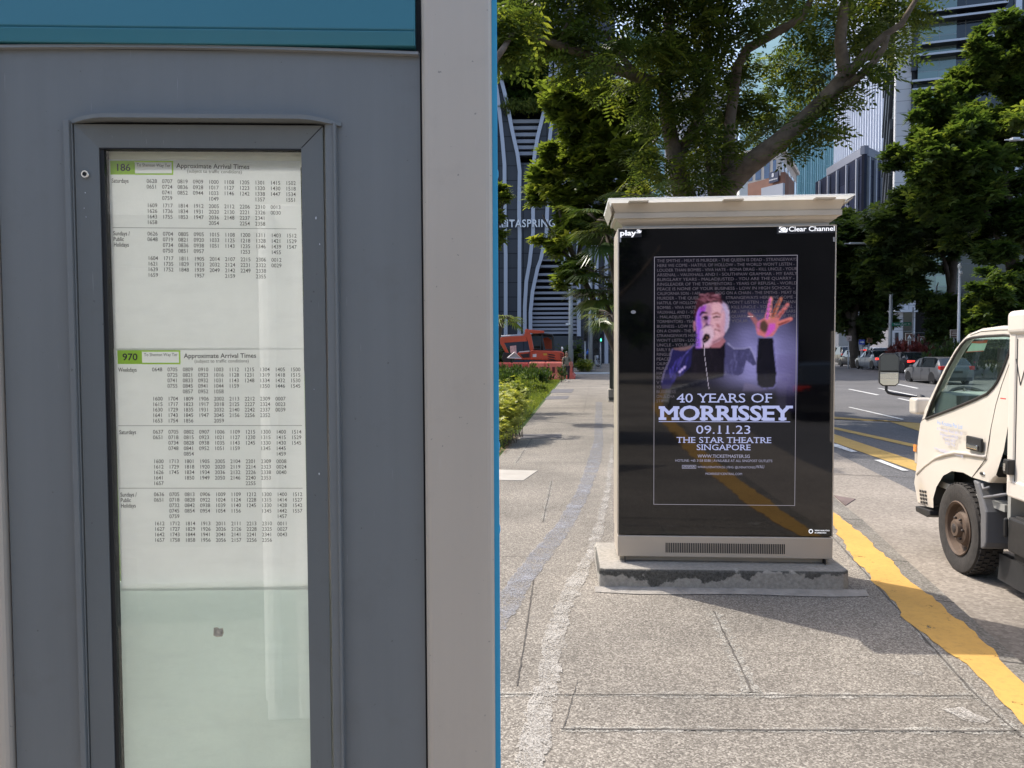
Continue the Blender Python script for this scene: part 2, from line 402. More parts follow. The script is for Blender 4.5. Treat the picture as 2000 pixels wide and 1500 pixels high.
for a, b in zip(resample_(KERB, .9), resample_(KERB, .9)[1:]):
    t = (Vector(b)-Vector(a)).normalized(); nn = Vector((-t.y, t.x)); a2 = Vector(a)
    if a2.y > -2 and a2.y < 30: kj.prism([(*(a2-nn*.001), -.05), (*(a2+nn*.168), -.05), (*(a2+nn*.168), .0042), (*(a2-nn*.003), -.0048)], (t.x*.012, t.y*.012, 0))
    dd += 1
    if a2.y < -14 and int(dd) % 2: m_ = (Vector(a)+Vector(b))/2; pk_.box((m_.x+nn.x*.09, m_.y+nn.y*.09, -.03), (.9, .22, .10), Matrix.Rotation(math.atan2(t.y, t.x), 3, 'Z'))
tag(kj.build('kerb_joint', M('dark_joint_kerb', (.06, .055, .05), .95)), kind='structure'); tag(pk_.build('kerb', M('white_kerb_block', (.7, .7, .68), .8)), kind='structure')
RS = [(-120, RZ), (41, RZ), (58, .20), (70, .225), (400, .3)]
rm = MB(); rx_ = [13.0, 19.0, 400.0]
for i in range(1, len(RS)-1):
    for j in (0, 1):
        zz = lambda k, x: (RZ+.002 if x < 14 else RS[k][1]+.003)
        rm.quad((rx_[j], RS[i][0], zz(i, rx_[j])), (rx_[j+1], RS[i][0], zz(i, rx_[j+1])), (rx_[j+1], RS[i+1][0], zz(i+1, rx_[j+1])), (rx_[j], RS[i+1][0], zz(i+1, rx_[j])))
tag(rm.build('road', m_asph), kind='structure')
CE = [(6.9, 22), (5.49, 12.99), (4.93, 9.38), (3.6+.6, 4.6), (3.95, 2), (3.6, -2), (3.4, -14)]
sheet('bus_bay', [p for p in KERB if -14 < p[1] < 21]+[(5.75, 21)]+CE, RZ+0.004, m_conc)
gl = MB(); Gt = offs(KERB, -0.012); Gt2 = offs(KERB, -0.04)
for i in range(3, n-4): gl.quad((*Gt[i], RZ+.009), (*Gt[i+1], RZ+.009), (*Gt2[i+1], RZ+.009), (*Gt2[i], RZ+.009))
tag(gl.build('gutter_joint', M('gutter_mortar', (0.52, 0.49, 0.44), 0.9, var=.2)), kind='structure')
sheet('verge', [(4.82, 59), (2.746, 43.3), (0.096, 14.957), (-0.85, 5), (-1.0, 4), (-40, 4), (-40, 59)], -0.01, m_grass, 0.3)
cpv = MB(); cpv.add([(-12, 60.2, .02), (10.3, 59.2, .02), (10.6, 66, .42), (11, 78, .55), (-12, 78, .55), (-12, 66, .42), (10.3, 59.2, -.4), (10.6, 66, -.4), (11, 78, -.4)], [(0, 1, 2, 5), (5, 2, 3, 4), (1, 6, 7, 2), (2, 7, 8, 3)]); tag(cpv.build('crossing_pavement', m_pave), kind='structure')
wk = MB(); wk.box((7.2, 59.4, .03), (5.6, .35, .12)); tag(wk.build('kerb', M('white_kerb_paint', (.75, .75, .74), .7, var=.1)), kind='structure')

def paint(name, col, wear=0.35, scale=9.0, grain=0, soft=.02):
    "road paint with worn holes"
    m, N, L = nodes(name); b = N['Principled BSDF']; c = coord(N, L, 1.0, 'Object')
    f = noise(N, L, c, scale, 9, 0.68); f2 = noise(N, L, c, scale*9, 4, 0.7)
    if grain:
        vo = N.new('ShaderNodeTexVoronoi'); vo.inputs['Scale'].default_value = grain; L.new(c, vo.inputs['Vector']); sp_ = N.new('ShaderNodeSeparateColor'); L.new(vo.outputs['Color'], sp_.inputs[0]); f2 = sp_.outputs[1]
    s = math_(N, L, 'ADD', math_(N, L, 'MULTIPLY', f, 0.72), math_(N, L, 'MULTIPLY', f2, 0.28))
    L.new(mixc(N, L, ramp(N, L, noise(N, L, c, 2.5, 6), [(0.3, (0, 0, 0)), (0.75, (0.4,)*3)]), mixc(N, L, ramp(N, L, noise(N, L, c, 26, 8, .75), [(.48, (0, 0, 0)), (.72, (.7,)*3)]), col, tuple(x*.6+.02 for x in col)), tuple(x*.5 for x in col)), b.inputs['Base Color'])
    b.inputs['Roughness'].default_value = 0.75; bump(N, L, f2, .4, .003, b)
    L.new(ramp(N, L, s, [(wear-soft, (0, 0, 0)), (wear+soft, (1, 1, 1))]), b.inputs['Alpha']); return m
m_yel = paint('yellow_road_paint', (0.56, 0.325, 0.075), 0.385)
m_yel2 = paint('faded_yellow_road_paint', (0.50, 0.32, 0.085), 0.38)
m_wht = paint('white_road_paint', (0.66, 0.66, 0.64), 0.42)
YI = [(2.5, -23), (1.68, -12), (1.78, -3), (1.9, 0), (2.04, 2), (2.173, 3.209), (2.259, 3.555), (2.305, 4.018), (2.357, 4.484), (2.523, 5.36), (2.697, 6.132), (2.916, 6.887), (3.25, 9), (3.65, 11), (4.25, 14), (5.2, 20), (6.5, 30), (8.2, 45)]
YO = [(2.78, -23), (1.95, -12), (2.07, -3), (2.2, 0), (2.32, 2), (2.459, 3.637), (2.537, 3.914), (2.618, 4.314), (2.685, 4.805), (2.896, 5.823), (3.02, 6.4), (3.193, 7.547), (3.48, 9.0), (3.9, 11), (4.5, 14), (5.45, 20), (6.75, 30), (8.45, 45)]
def resample(P, step):
    out = [P[0]]
    for a, b in zip(P, P[1:]):
        a, b = Vector(a), Vector(b); k = max(1, int((b-a).length/step)); out += [tuple(a+(b-a)*(i+1)/k) for i in range(k)]
    return out
def ribbon(name, A, B, z, mat, jit=0.0, step=0.05, kind='structure'):
    A, B = resample(A, step), resample(B, step); k = 900; mb = MB()
    pick = lambda P, i: P[min(len(P)-1, int(i/(k-1)*(len(P)-1)))]
    ja = jb = 0.0; pts = []
    for i in range(k):
        ja = ja*.7+random.uniform(-jit, jit); jb = jb*.7+random.uniform(-jit, jit); a, b = pick(A, i), pick(B, i)
        pts.append(((a[0]+ja, a[1], z), (b[0]+jb, b[1], z)))
    for p, q in zip(pts, pts[1:]): mb.quad(p[0], q[0], q[1], p[1])
    return tag(mb.build(name, mat), kind=kind)
ribbon('yellow_line', YI, YO, 0.005, m_yel, 0.018)
def marks(name, quads, mat, z=RZ+.008):
    mb = MB()
    for q in quads: mb.poly([gnd(u, v, z) for u, v in q])
    return tag(mb.build(name, mat), kind='structure')
marks('yellow_box_marking', [[(1560, 823.5), (1629, 847.5), (1781, 898), (1840, 917.6), (1840, 939), (1781, 917), (1629, 864), (1560, 840)],
      [(1560, 815.5), (1631, 834), (1789, 868), (1860, 883.5), (1860, 890.5), (1789, 874), (1631, 838.5), (1560, 820)],
      [(1560, 811.5), (1631, 814), (1792, 826), (1860, 831), (1860, 861), (1790, 840), (1729, 820.6), (1631, 818), (1560, 815)]], m_yel2)
marks('white_lane_marking', [[(1590, 856), (1629, 866.6), (1635, 867), (1675, 882.4), (1664, 883), (1620, 869), (1590, 860)], [(1707, 898), (1721, 898), (1775, 919), (1762, 919)],
      [(1656, 795), (1661, 795), (1766, 818.5), (1761, 819.5)], [(1713, 758), (1718, 758), (1824, 779), (1818, 780)], [(1656, 760), (1660, 759.6), (1718, 771), (1712, 771.6)],
      [(1752, 778), (1757, 777.6), (1830, 793), (1824, 794)], [(1680, 739), (1684, 738.6), (1714, 746), (1709, 746.6)], [(1740, 748), (1745, 747.8), (1795, 758), (1790, 758.8)],
      [(1630, 738), (1860, 739.2), (1860, 740.6), (1630, 739.2)]], m_wht, RZ+.0125)
# old painted lines on the pavement: a white one, and a bluish smear
m_old = paint('worn_white_paint', (0.42, 0.395, 0.355), 0.505, 5.0, 150, .16); m_blue = paint('faded_grey_blue_paint', (0.27, 0.275, 0.30), 0.53, 4.0, 150, .16)
def gline(P, z): return [tuple(gnd(u, v, z))[:2] for u, v in P]
ribbon('white_pavement_line', gline([(1193, 870), (1181, 960), (1164, 1020), (1145, 1080), (1104, 1140), (1081, 1190), (1055, 1280), (1031, 1380), (1000, 1500), (975, 1580)], .005),
       gline([(1199, 870), (1192, 960), (1181, 1020), (1166, 1080), (1140, 1140), (1115, 1190), (1098, 1280), (1080, 1380), (1062, 1500), (1045, 1580)], .005), 0.006, m_old, 0.012)
ribbon('grey_pavement_smear', gline([(1164, 785), (1160, 860), (1148, 900), (1125, 960), (1090, 1020), (1045, 1070), (1005, 1120), (972, 1170), (940, 1220)], .004),
       gline([(1176, 785), (1178, 860), (1174, 900), (1152, 960), (1125, 1020), (1088, 1070), (1050, 1120), (1020, 1170), (985, 1230)], .004), 0.005, m_blue, 0.01)
m_joint = M('dark_joint', (0.085, 0.076, 0.066), 0.95, var=.5, vs=8); m_eff = paint('efflorescence', (0.40, 0.38, 0.335), 0.54, 6.0, 150, .14)
jn = MB(); ef = MB()
def joint(p, q, wd=0.006, z=0.004, eff=0.0):
    a, b = gnd(*p), gnd(*q); t = (b-a).normalized(); s = Vector((-t.y, t.x, 0)); k = 40
    pr = None
    for i in range(k+1):
        c = a+(b-a)*i/k; ww = wd*random.uniform(.55, 1.3); j = s*random.uniform(-.003, .003); c0, c1 = c+j-s*ww/2, c+j+s*ww/2; c0.z = c1.z = z
        if pr: jn.quad(pr[0], c0, c1, pr[1])
        pr = (c0, c1)
    if eff:
        pr = None
        for i in range(k+1):
            c = a+(b-a)*i/k; ww = eff*random.uniform(.4, 1.3); c0, c1 = c-s*ww/2, c+s*ww/2; c0.z = c1.z = z-.0015
            if pr: ef.quad(pr[0], c0, c1, pr[1])
            pr = (c0, c1)
joint((940, 1357), (1900, 1360), .008, .0045, .06); joint((1095, 1425), (1990, 1429), .012, .0045, .06); joint((1100, 1425), (1128, 1330), .004, .0045)
joint((1010, 1340), (1040, 1150), .008, .0045); joint((1040, 1150), (1042, 1130), .006, .0045); joint((968, 1087), (1052, 1087), .005, .0045); joint((1060, 1020), (1078, 940), .009, .0045, .05); joint((968, 1021), (1200, 1021), .004, .0045)
joint((975, 940), (1080, 940), .005, .0045); joint((1008, 905), (1040, 855), .01, .0045, .06); joint((1394, 1195), (1470, 1355), .010, .0045, .09); joint((1625, 1048), (1905, 1358), .012, .0045, .05)
joint((1905, 1358), (1995, 1440), .008, .0045, .06); joint((975, 905), (1195, 904), .008, .0045); joint((1100, 800), (1185, 800), .01, .0045); joint((1140, 805), (1155, 735), .01, .0045); joint((1085, 775), (1186, 773), .012, .0045)
joint((1100, 755), (1188, 752), .015, .0045)
tag(jn.build('pavement_joint', m_joint), kind='structure'); tag(ef.build('joint_efflorescence', m_eff), kind='structure')
jr = MB(); a, b = gnd(1600, 926, RZ), gnd(1800, 934, RZ); jr.quad(a+Vector((0, -.01, .009)), b+Vector((0, -.01, .009)), b+Vector((0, .01, .009)), a+Vector((0, .01, .009))); tag(jr.build('bay_joint', m_joint), kind='structure')
tag(MB().poly([gnd(u, v, .0048) for u, v in ((1762, 1313), (1790, 1308), (1804, 1313), (1795, 1319), (1778, 1316))]+[]).build('paint_splash', m_old), kind='structure')
tag(MB().poly([gnd(u, v, .0048) for u, v in ((1840, 1385), (1880, 1380), (1905, 1395), (1935, 1405), (1925, 1412), (1885, 1408), (1868, 1398))]).build('paint_splash', m_old), kind='structure')
m_cover = M('cast_iron_cover', (0.11, 0.105, 0.11), 0.7, 0.2, var=.3, bmp=.5, bs=30)
for nm, P, z, mt, lb in (('access_cover', [(975, 917), (1050, 919), (1022, 938), (968, 937)], .006, M('pale_concrete_cover', (0.36, 0.335, 0.295), .9, var=.12, bmp=.3), 'pale concrete access cover in the pavement beside the blue edged post'),
                     ('access_cover', [(1020, 848), (1097, 847), (1096, 854), (1016, 857)], .006, m_cover, 'dark grey access cover by the shrub bed, nearest of the dark covers'),
                     ('access_cover', [(1080, 760), (1121, 760), (1116, 767), (1075, 767)], .007, m_cover, 'large dark access cover where the pavement turns shady'),
                     ('access_cover', [(1070, 774), (1112, 773), (1108, 779), (1064, 780)], .007, m_cover, 'dark access cover just nearer than the large shaded one'),
                     ('drain_grating', [(1629, 967), (1671, 974), (1651, 987)], RZ+.012, M('rusty_grating', (0.16, 0.12, 0.11), .8, .3, var=.3, bmp=.6, bs=90), 'rusty triangular drain plate at the kerb behind the advertising kiosk')):
    tag(MB().prism([gnd(u, v, z) for u, v in P], (0, 0, -.02)).build(nm, mt), lb, 'access cover' if nm[0] == 'a' else 'drain')

# ---------------------------------------------------------------- bus stop panel (close on the left)
B = Plane((-0.0162, 0.93, CAM_H), rad(2.2))
m_grey = M('grey_painted_steel', (.215, .226, .226), 0.42, 0.0, 0.5, var=.05, vs=2.2, bmp=.03, bs=900, dirt=.16, streak=.045)
m_grey2 = M('grey_door_steel', (.172, .184, .183), 0.36, 0.0, 0.5, var=.05, vs=3, bmp=.03, bs=900, dirt=.2, streak=.05)
m_beige = M('beige_powder_coat', (.62, .545, .455), 0.45, 0.15, 0.5, var=.03, vs=2, bmp=.03, bs=1200, dirt=.10, streak=.03)
m_teal = M('teal_enamel', (.048, .215, .27), 0.32, 0.0, 0.5, var=.05, vs=2)
m_sky = M('sky_blue_enamel', (.045, .42, .70), 0.4, 0.0, 0.5, var=.06, vs=2)
m_black = M('black_rubber', (0.012, 0.012, 0.013), 0.6)
bus = empty('bus_stop_panel', B.p(-0.33, -CAM_H), B.yaw, 'tall grey and beige steel bus stop panel with teal header and glazed timetable case', 'bus stop panel')
def bx(px, v=800): return B(px, v)[0]
def bz(v, u=420): return B(u, v)[1]
MBI = lambda: Matrix.Translation(B.p(-0.33, -CAM_H)) @ Matrix.Rotation(B.yaw, 4, 'Z')
def bl(x, z, out): return (x+0.33, -out, z+CAM_H)          # panel coordinates -> the panel's own frame
def bbox(mb, x0, x1, z0, z1, o0, o1):
    "box between x0..x1, heights z0..z1 (eye level = 0), o0..o1 metres out from the panel face"
    mb.box(((x0+x1)/2+.33, -(o0+o1)/2, (z0+z1)/2+CAM_H), (x1-x0, abs(o1-o0), z1-z0)); return mb
zb, zt = -CAM_H+.06, 1.35
xl, xr = bx(12), bx(826)
dx0, dx1 = bx(158), bx(645)                        # door opening
gz1 = bz(290)
c0, c1, c2, c3 = bx(214, 800), bx(595, 800), bx(163, 800), bx(640, 800)
# face panel with an opening for the case
V, F = holed([bl(xl, zb, 0), bl(xr, zb, 0), bl(xr, bz(99), 0), bl(xl, bz(99), 0)], [[bl(dx0-.008, -1.25, 0), bl(dx1+.008, -1.25, 0), bl(dx1+.008, bz(240), 0), bl(dx0-.008, bz(240), 0)]])
MB().add(V, F).build('face_panel', m_grey, bus)
mb = MB(); bbox(mb, bx(830), bx(964), zb-.06, zt, -.10, .012); mb.build('side_column', m_beige, bus, bevel=.008, seg=3)
mb = MB(); bbox(mb, bx(-128), bx(8), zb-.06, zt, -.10, .012); mb.build('side_column', m_beige, bus, bevel=.008, seg=3)
mb = MB(); bbox(mb, bx(964), bx(974.5), zb-.06, zt, -.10, -.002)
for q in (330, 880, 1048): mb.ball((bx(974.5)+.33, .02, bz(q)+CAM_H), (.0016, .006, .006), 8, 5)
mb.build('edge_strip', m_sky, bus, bevel=.0015)
mb = MB(); bbox(mb, bx(6), bx(60), zb, zt, -.02, -.004); bbox(mb, bx(790), bx(832), zb, zt, -.02, -.004); bbox(mb, bx(60), bx(790), bz(244), zt, -.022, -.004); mb.build('gap_liner', m_black, bus)
# header: curved face, small lip
mb = MB(); prof = [(bz(92), .002), (bz(92), .010), (bz(66), .013), (bz(64), .009), (bz(60), .011), (bz(-40), .004), (zt, .002), (zt, -.01), (bz(92), -.01)]
mb.prism([bl(bx(12), z, o) for z, o in prof], (bx(819)-bx(12), 0, 0)); hd = mb.build('header_panel', m_teal, bus, bevel=.0008)
mb = MB(); k = 24
for i in range(k):
    fx = lambda t: bx(12)+(xr-.001-bx(12))*t
    a, b = i/k, (i+1)/k; cz = lambda t: bz(95)-.0035*(2*t-.8)**2
    mb.add([bl(fx(a), cz(a)-.0018, .0), bl(fx(b), cz(b)-.0018, .0), bl(fx(b), cz(b)-.0018, .007), bl(fx(a), cz(a)-.0018, .007), bl(fx(a), cz(a)+.0018, .0), bl(fx(b), cz(b)+.0018, .0), bl(fx(b), cz(b)+.0018, .006), bl(fx(a), cz(a)+.0018, .006)],
           [(0, 1, 2, 3), (4, 5, 6, 7), (3, 2, 6, 7)])
mb.build('trim_strip', M('pale_trim', lin(150, 150, 148), .5), bus)
# surround ribs either side, rain hood above
mb = MB(); bbox(mb, bx(146), bx(157), -1.25, bz(240), -.004, .009); bbox(mb, bx(157), bx(160), -1.25, bz(240), -.004, .005); mb.build('door_surround', m_grey, bus, bevel=.002)
mb = MB(); bbox(mb, bx(643.5), bx(665), -1.25, bz(240), -.004, .007); bbox(mb, bx(660), bx(666), -1.25, bz(240), -.004, .010); mb.build('door_surround', m_grey, bus, bevel=.002)
mb = MB(); k = 28; x0, x1 = bx(137, 240), bx(667, 240)
hp = [(0.0, 0.0)]+[(t, .017*min(1, math.sin(min(t, 1-t)*math.pi*3.2)) if min(t, 1-t) < .156 else .017) for t in [i/k for i in range(1, k)]]+[(1.0, 0.0)]
zz = bz(233); hv = []
for t, o in hp:
    dz = -.0035*(1-min(1, o/.017)); x = x0+(x1-x0)*t
    hv += [bl(x, zz+dz, -.001), bl(x, zz+dz, o+.003), bl(x, zz+dz-.0045, o+.003), bl(x, zz+dz-.0045, -.001)]
hf = [(i*4+j, i*4+(j+1) % 4, (i+1)*4+(j+1) % 4, (i+1)*4+j) for i in range(len(hp)-1) for j in range(4)]
smooth_by_angle(mb.add(hv, hf).build('rain_hood', m_grey, bus), 50)
# door frame (mitred), black gasket, lock
door = [(c2, c0), (c1, c3)]
dz1, dzb = bz(246), -1.22
fo, fi = .004, .0015
def frame(mb, X0, X1, Z0, Z1, x0, x1, z0, z1, oo, oi, back):
    "mitred frame: outer rectangle to inner rectangle, sloping inwards"
    O = [(X0, Z0), (X1, Z0), (X1, Z1), (X0, Z1)]; I = [(x0, z0), (x1, z0), (x1, z1), (x0, z1)]
    for i in range(4):
        a, b, c_, d = O[i], O[(i+1) % 4], I[(i+1) % 4], I[i]
        mb.add([bl(*a, oo), bl(*b, oo), bl(*c_, oi), bl(*d, oi)], [(0, 1, 2, 3)])
        mb.add([bl(*d, oi), bl(*c_, oi), bl(*c_, back), bl(*d, back)], [(0, 1, 2, 3)]); mb.add([bl(*a, oo), bl(*b, oo), bl(*b, back), bl(*a, back)], [(0, 1, 2, 3)])
mb = MB(); frame(mb, c2, c3-.0005, dzb, dz1, c0-.004, c1+.001, dzb+.06, gz1+.0, fo, fi, -.02); dfr = mb.build('case_door', m_grey2, bus)
mb = MB(); bbox(mb, c0-.0045, c0+.001, dzb+.06, gz1, -.013, -.0002); bbox(mb, c0-.004, c1+.001, gz1-.0016, gz1+.0006, -.01, fi-.0004)
mb.build('gasket', m_black, dfr)
ml = MB(); d = (0, 0); ml.tube([bl(c3-.0006, dz1-.0006, fo+.0003), bl(c1+.0016, gz1+.001, fi+.0004)], .0004, 5); ml.build('mitre_joint', m_black, dfr)
lx, lz = B(170, 342); mb = MB(); mb.lathe([(0.0, .0), (.0050, .0), (.0050, .0016), (.0042, .0026), (.0026, .0026), (.0024, .0012), (0, .0012)], (0, 0, 0), 'y', 20)
mb.v = [(x+lx+.33, -y-fo+.0008, z+lz+CAM_H) for x, y, z in mb.v]
lk = smooth_by_angle(mb.build('lock', M('chrome', (.75, .74, .72), .18, 1.0), bus)); mk = MB(); mk.lathe([(0, .0014), (.0023, .0014)], (0, 0, 0), 'y', 12)
mk.v = [(x+lx+.33, -y-fo+.0006, z+lz+CAM_H) for x, y, z in mk.v]; mk.build('keyhole', m_black, lk)
mb = MB()
for u, v, r in ((619, 427, .0016), (626, 478, .0011), (170, 378, .001), (168, 408, .0008), (172, 425, .0007), (640, 272, .0009), (625, 924, .0016), (615, 760, .0006)):
    x, z = B(u, v); k = 7; mb.poly([bl(x+r*(.5+random.random()*.7)*math.cos(i*6.28/k)*.6, z+r*(.6+random.random()*.8)*math.sin(i*6.28/k), fo+.0004) for i in range(k)])
mb.build('paint_chip', M('chip_white', (.7, .72, .74), .6), bus)
# backing board (milky, the sun comes through from behind) and the glass
def translucent(name, col, t=0.5, rough=.6, var=0.0):
    m, N, L = nodes(name); b = N['Principled BSDF']; b.inputs['Roughness'].default_value = rough; tr = N.new('ShaderNodeBsdfTranslucent')
    b.inputs['Base Color'].default_value = (*col, 1); tr.inputs[0].default_value = (*col, 1)
    if var:
        c = coord(N, L, 1.0); cc = ramp(N, L, noise(N, L, c, 7, 8, .65), [(.35, tuple(x*(1-var) for x in col)), (.7, col)]); L.new(cc, b.inputs['Base Color']); L.new(cc, tr.inputs[0])
    mx = N.new('ShaderNodeMixShader'); mx.inputs[0].default_value = t; L.new(b.outputs[0], mx.inputs[1]); L.new(tr.outputs[0], mx.inputs[2]); L.new(mx.outputs[0], N['Material Output'].inputs[0]); return m
PO = -.012                                             # paper plane, behind the door face
mb = MB(); bbox(mb, dx0-.004, dx1+.004, -1.24, bz(1140), PO-.006, PO-.003); mb.build('blank_sheet', translucent('milky_acrylic', (.87, .93, .90), .45, .35, .05), bus)
mb = MB(); bbox(mb, c0-.006, c1+.004, gz1-.018, gz1+.02, PO-.002, PO-.0005); mb.build('top_strip', translucent('aged_cream_card', (.80, .79, .68), .45, .6, .12), bus)
mb = MB(); mb.poly([bl(c0-.003, dzb+.06, -.003), bl(c1+.001, dzb+.06, -.003), bl(c1+.001, gz1+.001, -.003), bl(c0-.003, gz1+.001, -.003)]); mb.build('case_glass', glass('case_glass', (.965, .98, .97), 0.004, 1.85, 1.0, .05), bus)
mb = MB(); x, z = B(432, 1229, PO); mb.poly([bl(x+a*.0062, z+b*.006, -.0024) for a, b in ((-1, -.7), (-.3, -1), (.7, -.9), (1, -.2), (.9, .8), (.2, .7), (-.2, 1), (-.9, .9))])
mb.build('tape_residue', M('tape_residue', (.50, .44, .34), .8, var=.5, vs=160), bus)
# timetables behind the glass
m_paper = translucent('timetable_paper', (.93, .945, .935), .50, .55, .02); m_ink = M('printing_ink', (.035, .037, .04), .6); m_green = translucent('lime_green_print', (.52, .84, .08), .30, .6); m_wpr = translucent('white_print', (.94, .94, .93), .35, .6)
def timetable(u0, v0, u1, v1, lift, label, badge, dest, blocks, heads, rules, x0, dxc, slope, group, hx=199):
    "paper sheet; every time printed where it stands"
    o_ = PO+lift
    t = empty('timetable_sheet', B.p(*B(u0, v1, o_)), B.yaw, label, 'timetable', group); inv = (Matrix.Translation(t.location) @ Matrix.Rotation(B.yaw, 4, 'Z')).inverted()
    W = lambda u, v, e=0.0: inv @ B.p(*B(u, v, o_+e), o_+e)
    pa = MB(); pa.prism([W(*p) for p in ((u0, v0), (u1, v0+(u1-u0)*slope*.6), (u1+(v1-v0)*.018, v1), (u0+(v1-v0)*.032, v1+2))], (0, .0003, 0)); pa.build('paper', m_paper, t)
    px = 0.93/FPX; X = (1, 0, -slope*.9); X = Vector(X).normalized(); Z = Vector((0, 0, 1))
    ink = MB(); line = lambda s, u, v, h, al='C', wd=None, bd=.0: text(ink, s, W(u, v, .0003), X, Z, h*px/.73, al, .74, bd, 0, 0, wd*px if wd else None)
    for (v, cols, nrow0) in blocks:
        for ci, col in enumerate(cols):
            for ri, s in enumerate(col):
                u = x0+ci*dxc+(v-blocks[0][0])*.015; vv = v+ri*nrow0+(u-x0)*slope
                if s: line(s, u, vv+3.7, 7.7, 'C', 19.8, .003)
    for s, u, v in heads: line(s, u, v, 8.2, 'L', None, .012)
    bu, bv = badge[1], badge[2]
    line('Approximate Arrival Times', bu+hx, bv+2, 9.3, 'C', 139, .012); line('(subject to traffic conditions)', bu+hx+3, bv+11, 6.6, 'C', 105)
    line(dest, bu+83, bv-1.5, 6.2, 'C', 64); ink.build('printed_times', m_ink, t)
    ru = MB()
    for a, b in rules: p, q = W(*a, .0003), W(*b, .0003); ru.quad(p, q, q+Vector((0, 0, .0006)), p+Vector((0, 0, .0006)))
    ru.build('ruled_line', M('grey_rule', (.28, .29, .29), .7), t)
    gb = MB(); bw, bh = 121, 27; rc = lambda a, b, c_, d: gb.poly([W(bu+u, bv+v, .0002) for u, v in ((a, b), (c_, b), (c_+.8, d), (a+.8, d))])
    rc(-2, -13, 46, 14); rc(46, -13, bw, -10); rc(46, 11.5, bw, 14.5); rc(bw-3, -10, bw, 11.5); br = gb.build('route_badge', m_green, t)
    nb = MB(); text(nb, badge[0], W(bu+23, bv+6.5, .0003), X, Z, 13.5*px/.73, 'C', 1, .02, 0, 0, 29*px); nb.build('route_number', m_ink, br)
    return t
S = lambda s: [c.split() for c in s.split('|')]
def P_(s): return [[('' if x == '-' else x) for x in c.split()] for c in s.split('|')]
timetable(211, 311, 586.5, 681, .0006, 'upper bus timetable sheet with green badge 186 behind glass', ('186', 217, 327), 'To Shenton Way Ter',
  [(353.6, P_('0628 0651|0707 0724 0741 0759|0819 0836 0852|0909 0928 0944|1000 1017 1033 1049|1108 1127 1146|1205 1223 1242|1301 1320 1338 1357|1415 1430 1447|1502 1518 1534 1551'), 10.95),
   (401, P_('1609 1626 1643 1658|1717 1736 1755|1814 1834 1853|1912 1931 1947|2005 2020 2036 2054|2112 2130 2148|2206 2221 2237 2254|2310 2326 2341 2358|0013 0030'), 10.95),
   (456.3, P_('0626 0648|0704 0719 0734 0750|0805 0821 0836 0851|0905 0920 0938 0957|1015 1033 1051|1108 1125 1143|1200 1218 1235 1253|1311 1328 1346|1403 1421 1439 1455|1512 1529 1547'), 10.95),
   (504, P_('1604 1621 1639 1659|1717 1735 1752|1811 1829 1848|1905 1923 1939 1957|2014 2032 2049|2107 2124 2142 2159|2215 2231 2249|2306 2322 2338 2355|0012 0029'), 10.95)],
  [('Saturdays', 218, 356.5), ('Sundays /', 221, 459.5), ('Public', 221.5, 470.5), ('Holidays', 222, 481.5)], [((220, 445), (579, 447.5))], 296.5, 30.15, .0145, None)
timetable(222, 680.5, 593, 1152, .0010, 'lower bus timetable sheet with green badge 970 behind glass', ('970', 231, 697), 'To Shenton Way Ter',
  [(721.5, P_('0648|0705 0725 0741 0755|0809 0821 0833 0845 0857|0910 0923 0932 0941 0952|1003 1016 1031 1044 1058|1112 1128 1143 1159|1215 1231 1248|1304 1319 1334 1350|1405 1418 1432 1446|1500 1515 1530 1545'), 10.72),
   (778.6, P_('1600 1615 1630 1641 1653|1704 1717 1729 1743 1754|1809 1823 1835 1845 1856|1906 1917 1931 1947|2002 2018 2032 2045 2059|2113 2125 2140 2156|2212 2227 2242 2256|2309 2324 2337 2352|0007 0023 0039'), 10.72),
   (843.3, P_('0637 0651|0705 0718 0734 0748|0802 0815 0828 0841 0854|0907 0923 0938 0952|1006 1021 1035 1051|1109 1127 1143 1159|1215 1230 1245|1300 1315 1330 1345|1400 1415 1430 1445 1459|1514 1529 1545'), 10.72),
   (900.8, P_('1600 1612 1626 1641 1657|1713 1729 1745|1801 1818 1834 1850|1905 1920 1934 1949|2005 2020 2036 2050|2104 2119 2132 2146|2201 2214 2226 2240 2255|2309 2323 2338 2353|0008 0024 0040'), 10.72),
   (965.3, P_('0636 0651|0705 0718 0732 0745 0759|0813 0828 0842 0854|0906 0922 0938 0954|1009 1024 1039 1054|1109 1124 1140 1156|1212 1228 1245|1300 1315 1330 1345|1400 1414 1428 1442 1457|1512 1527 1542 1557'), 10.72),
   (1022.3, P_('1612 1627 1642 1657|1712 1727 1743 1758|1814 1829 1844 1858|1913 1926 1941 1956|2011 2026 2041 2056|2111 2126 2141 2157|2213 2228 2241 2256|2310 2325 2341 2356|0011 0027 0043'), 10.72)],
  [('Weekdays', 231, 726), ('Saturdays', 233, 848), ('Sundays /', 235, 970), ('Public', 235.5, 980.7), ('Holidays', 236, 991.5)], [((231, 832), (590, 831.5)), ((233, 954), (591, 954))], 307, 30.0, .0, None)

# ---------------------------------------------------------------- advertising kiosk on its plinth
KY = rad(-4.0); KZ = 0.144
kp = Plane((0.736, 5.31, 0), KY)
m_kb = M('champagne_aluminium', lin(196, 184, 168), 0.42, 0.35, .5, var=.04, vs=1.5, bmp=.02, bs=300)
m_kb2 = M('champagne_aluminium_roof', lin(190, 180, 166), 0.5, 0.2, .5, var=.10, vs=3, dirt=.1)
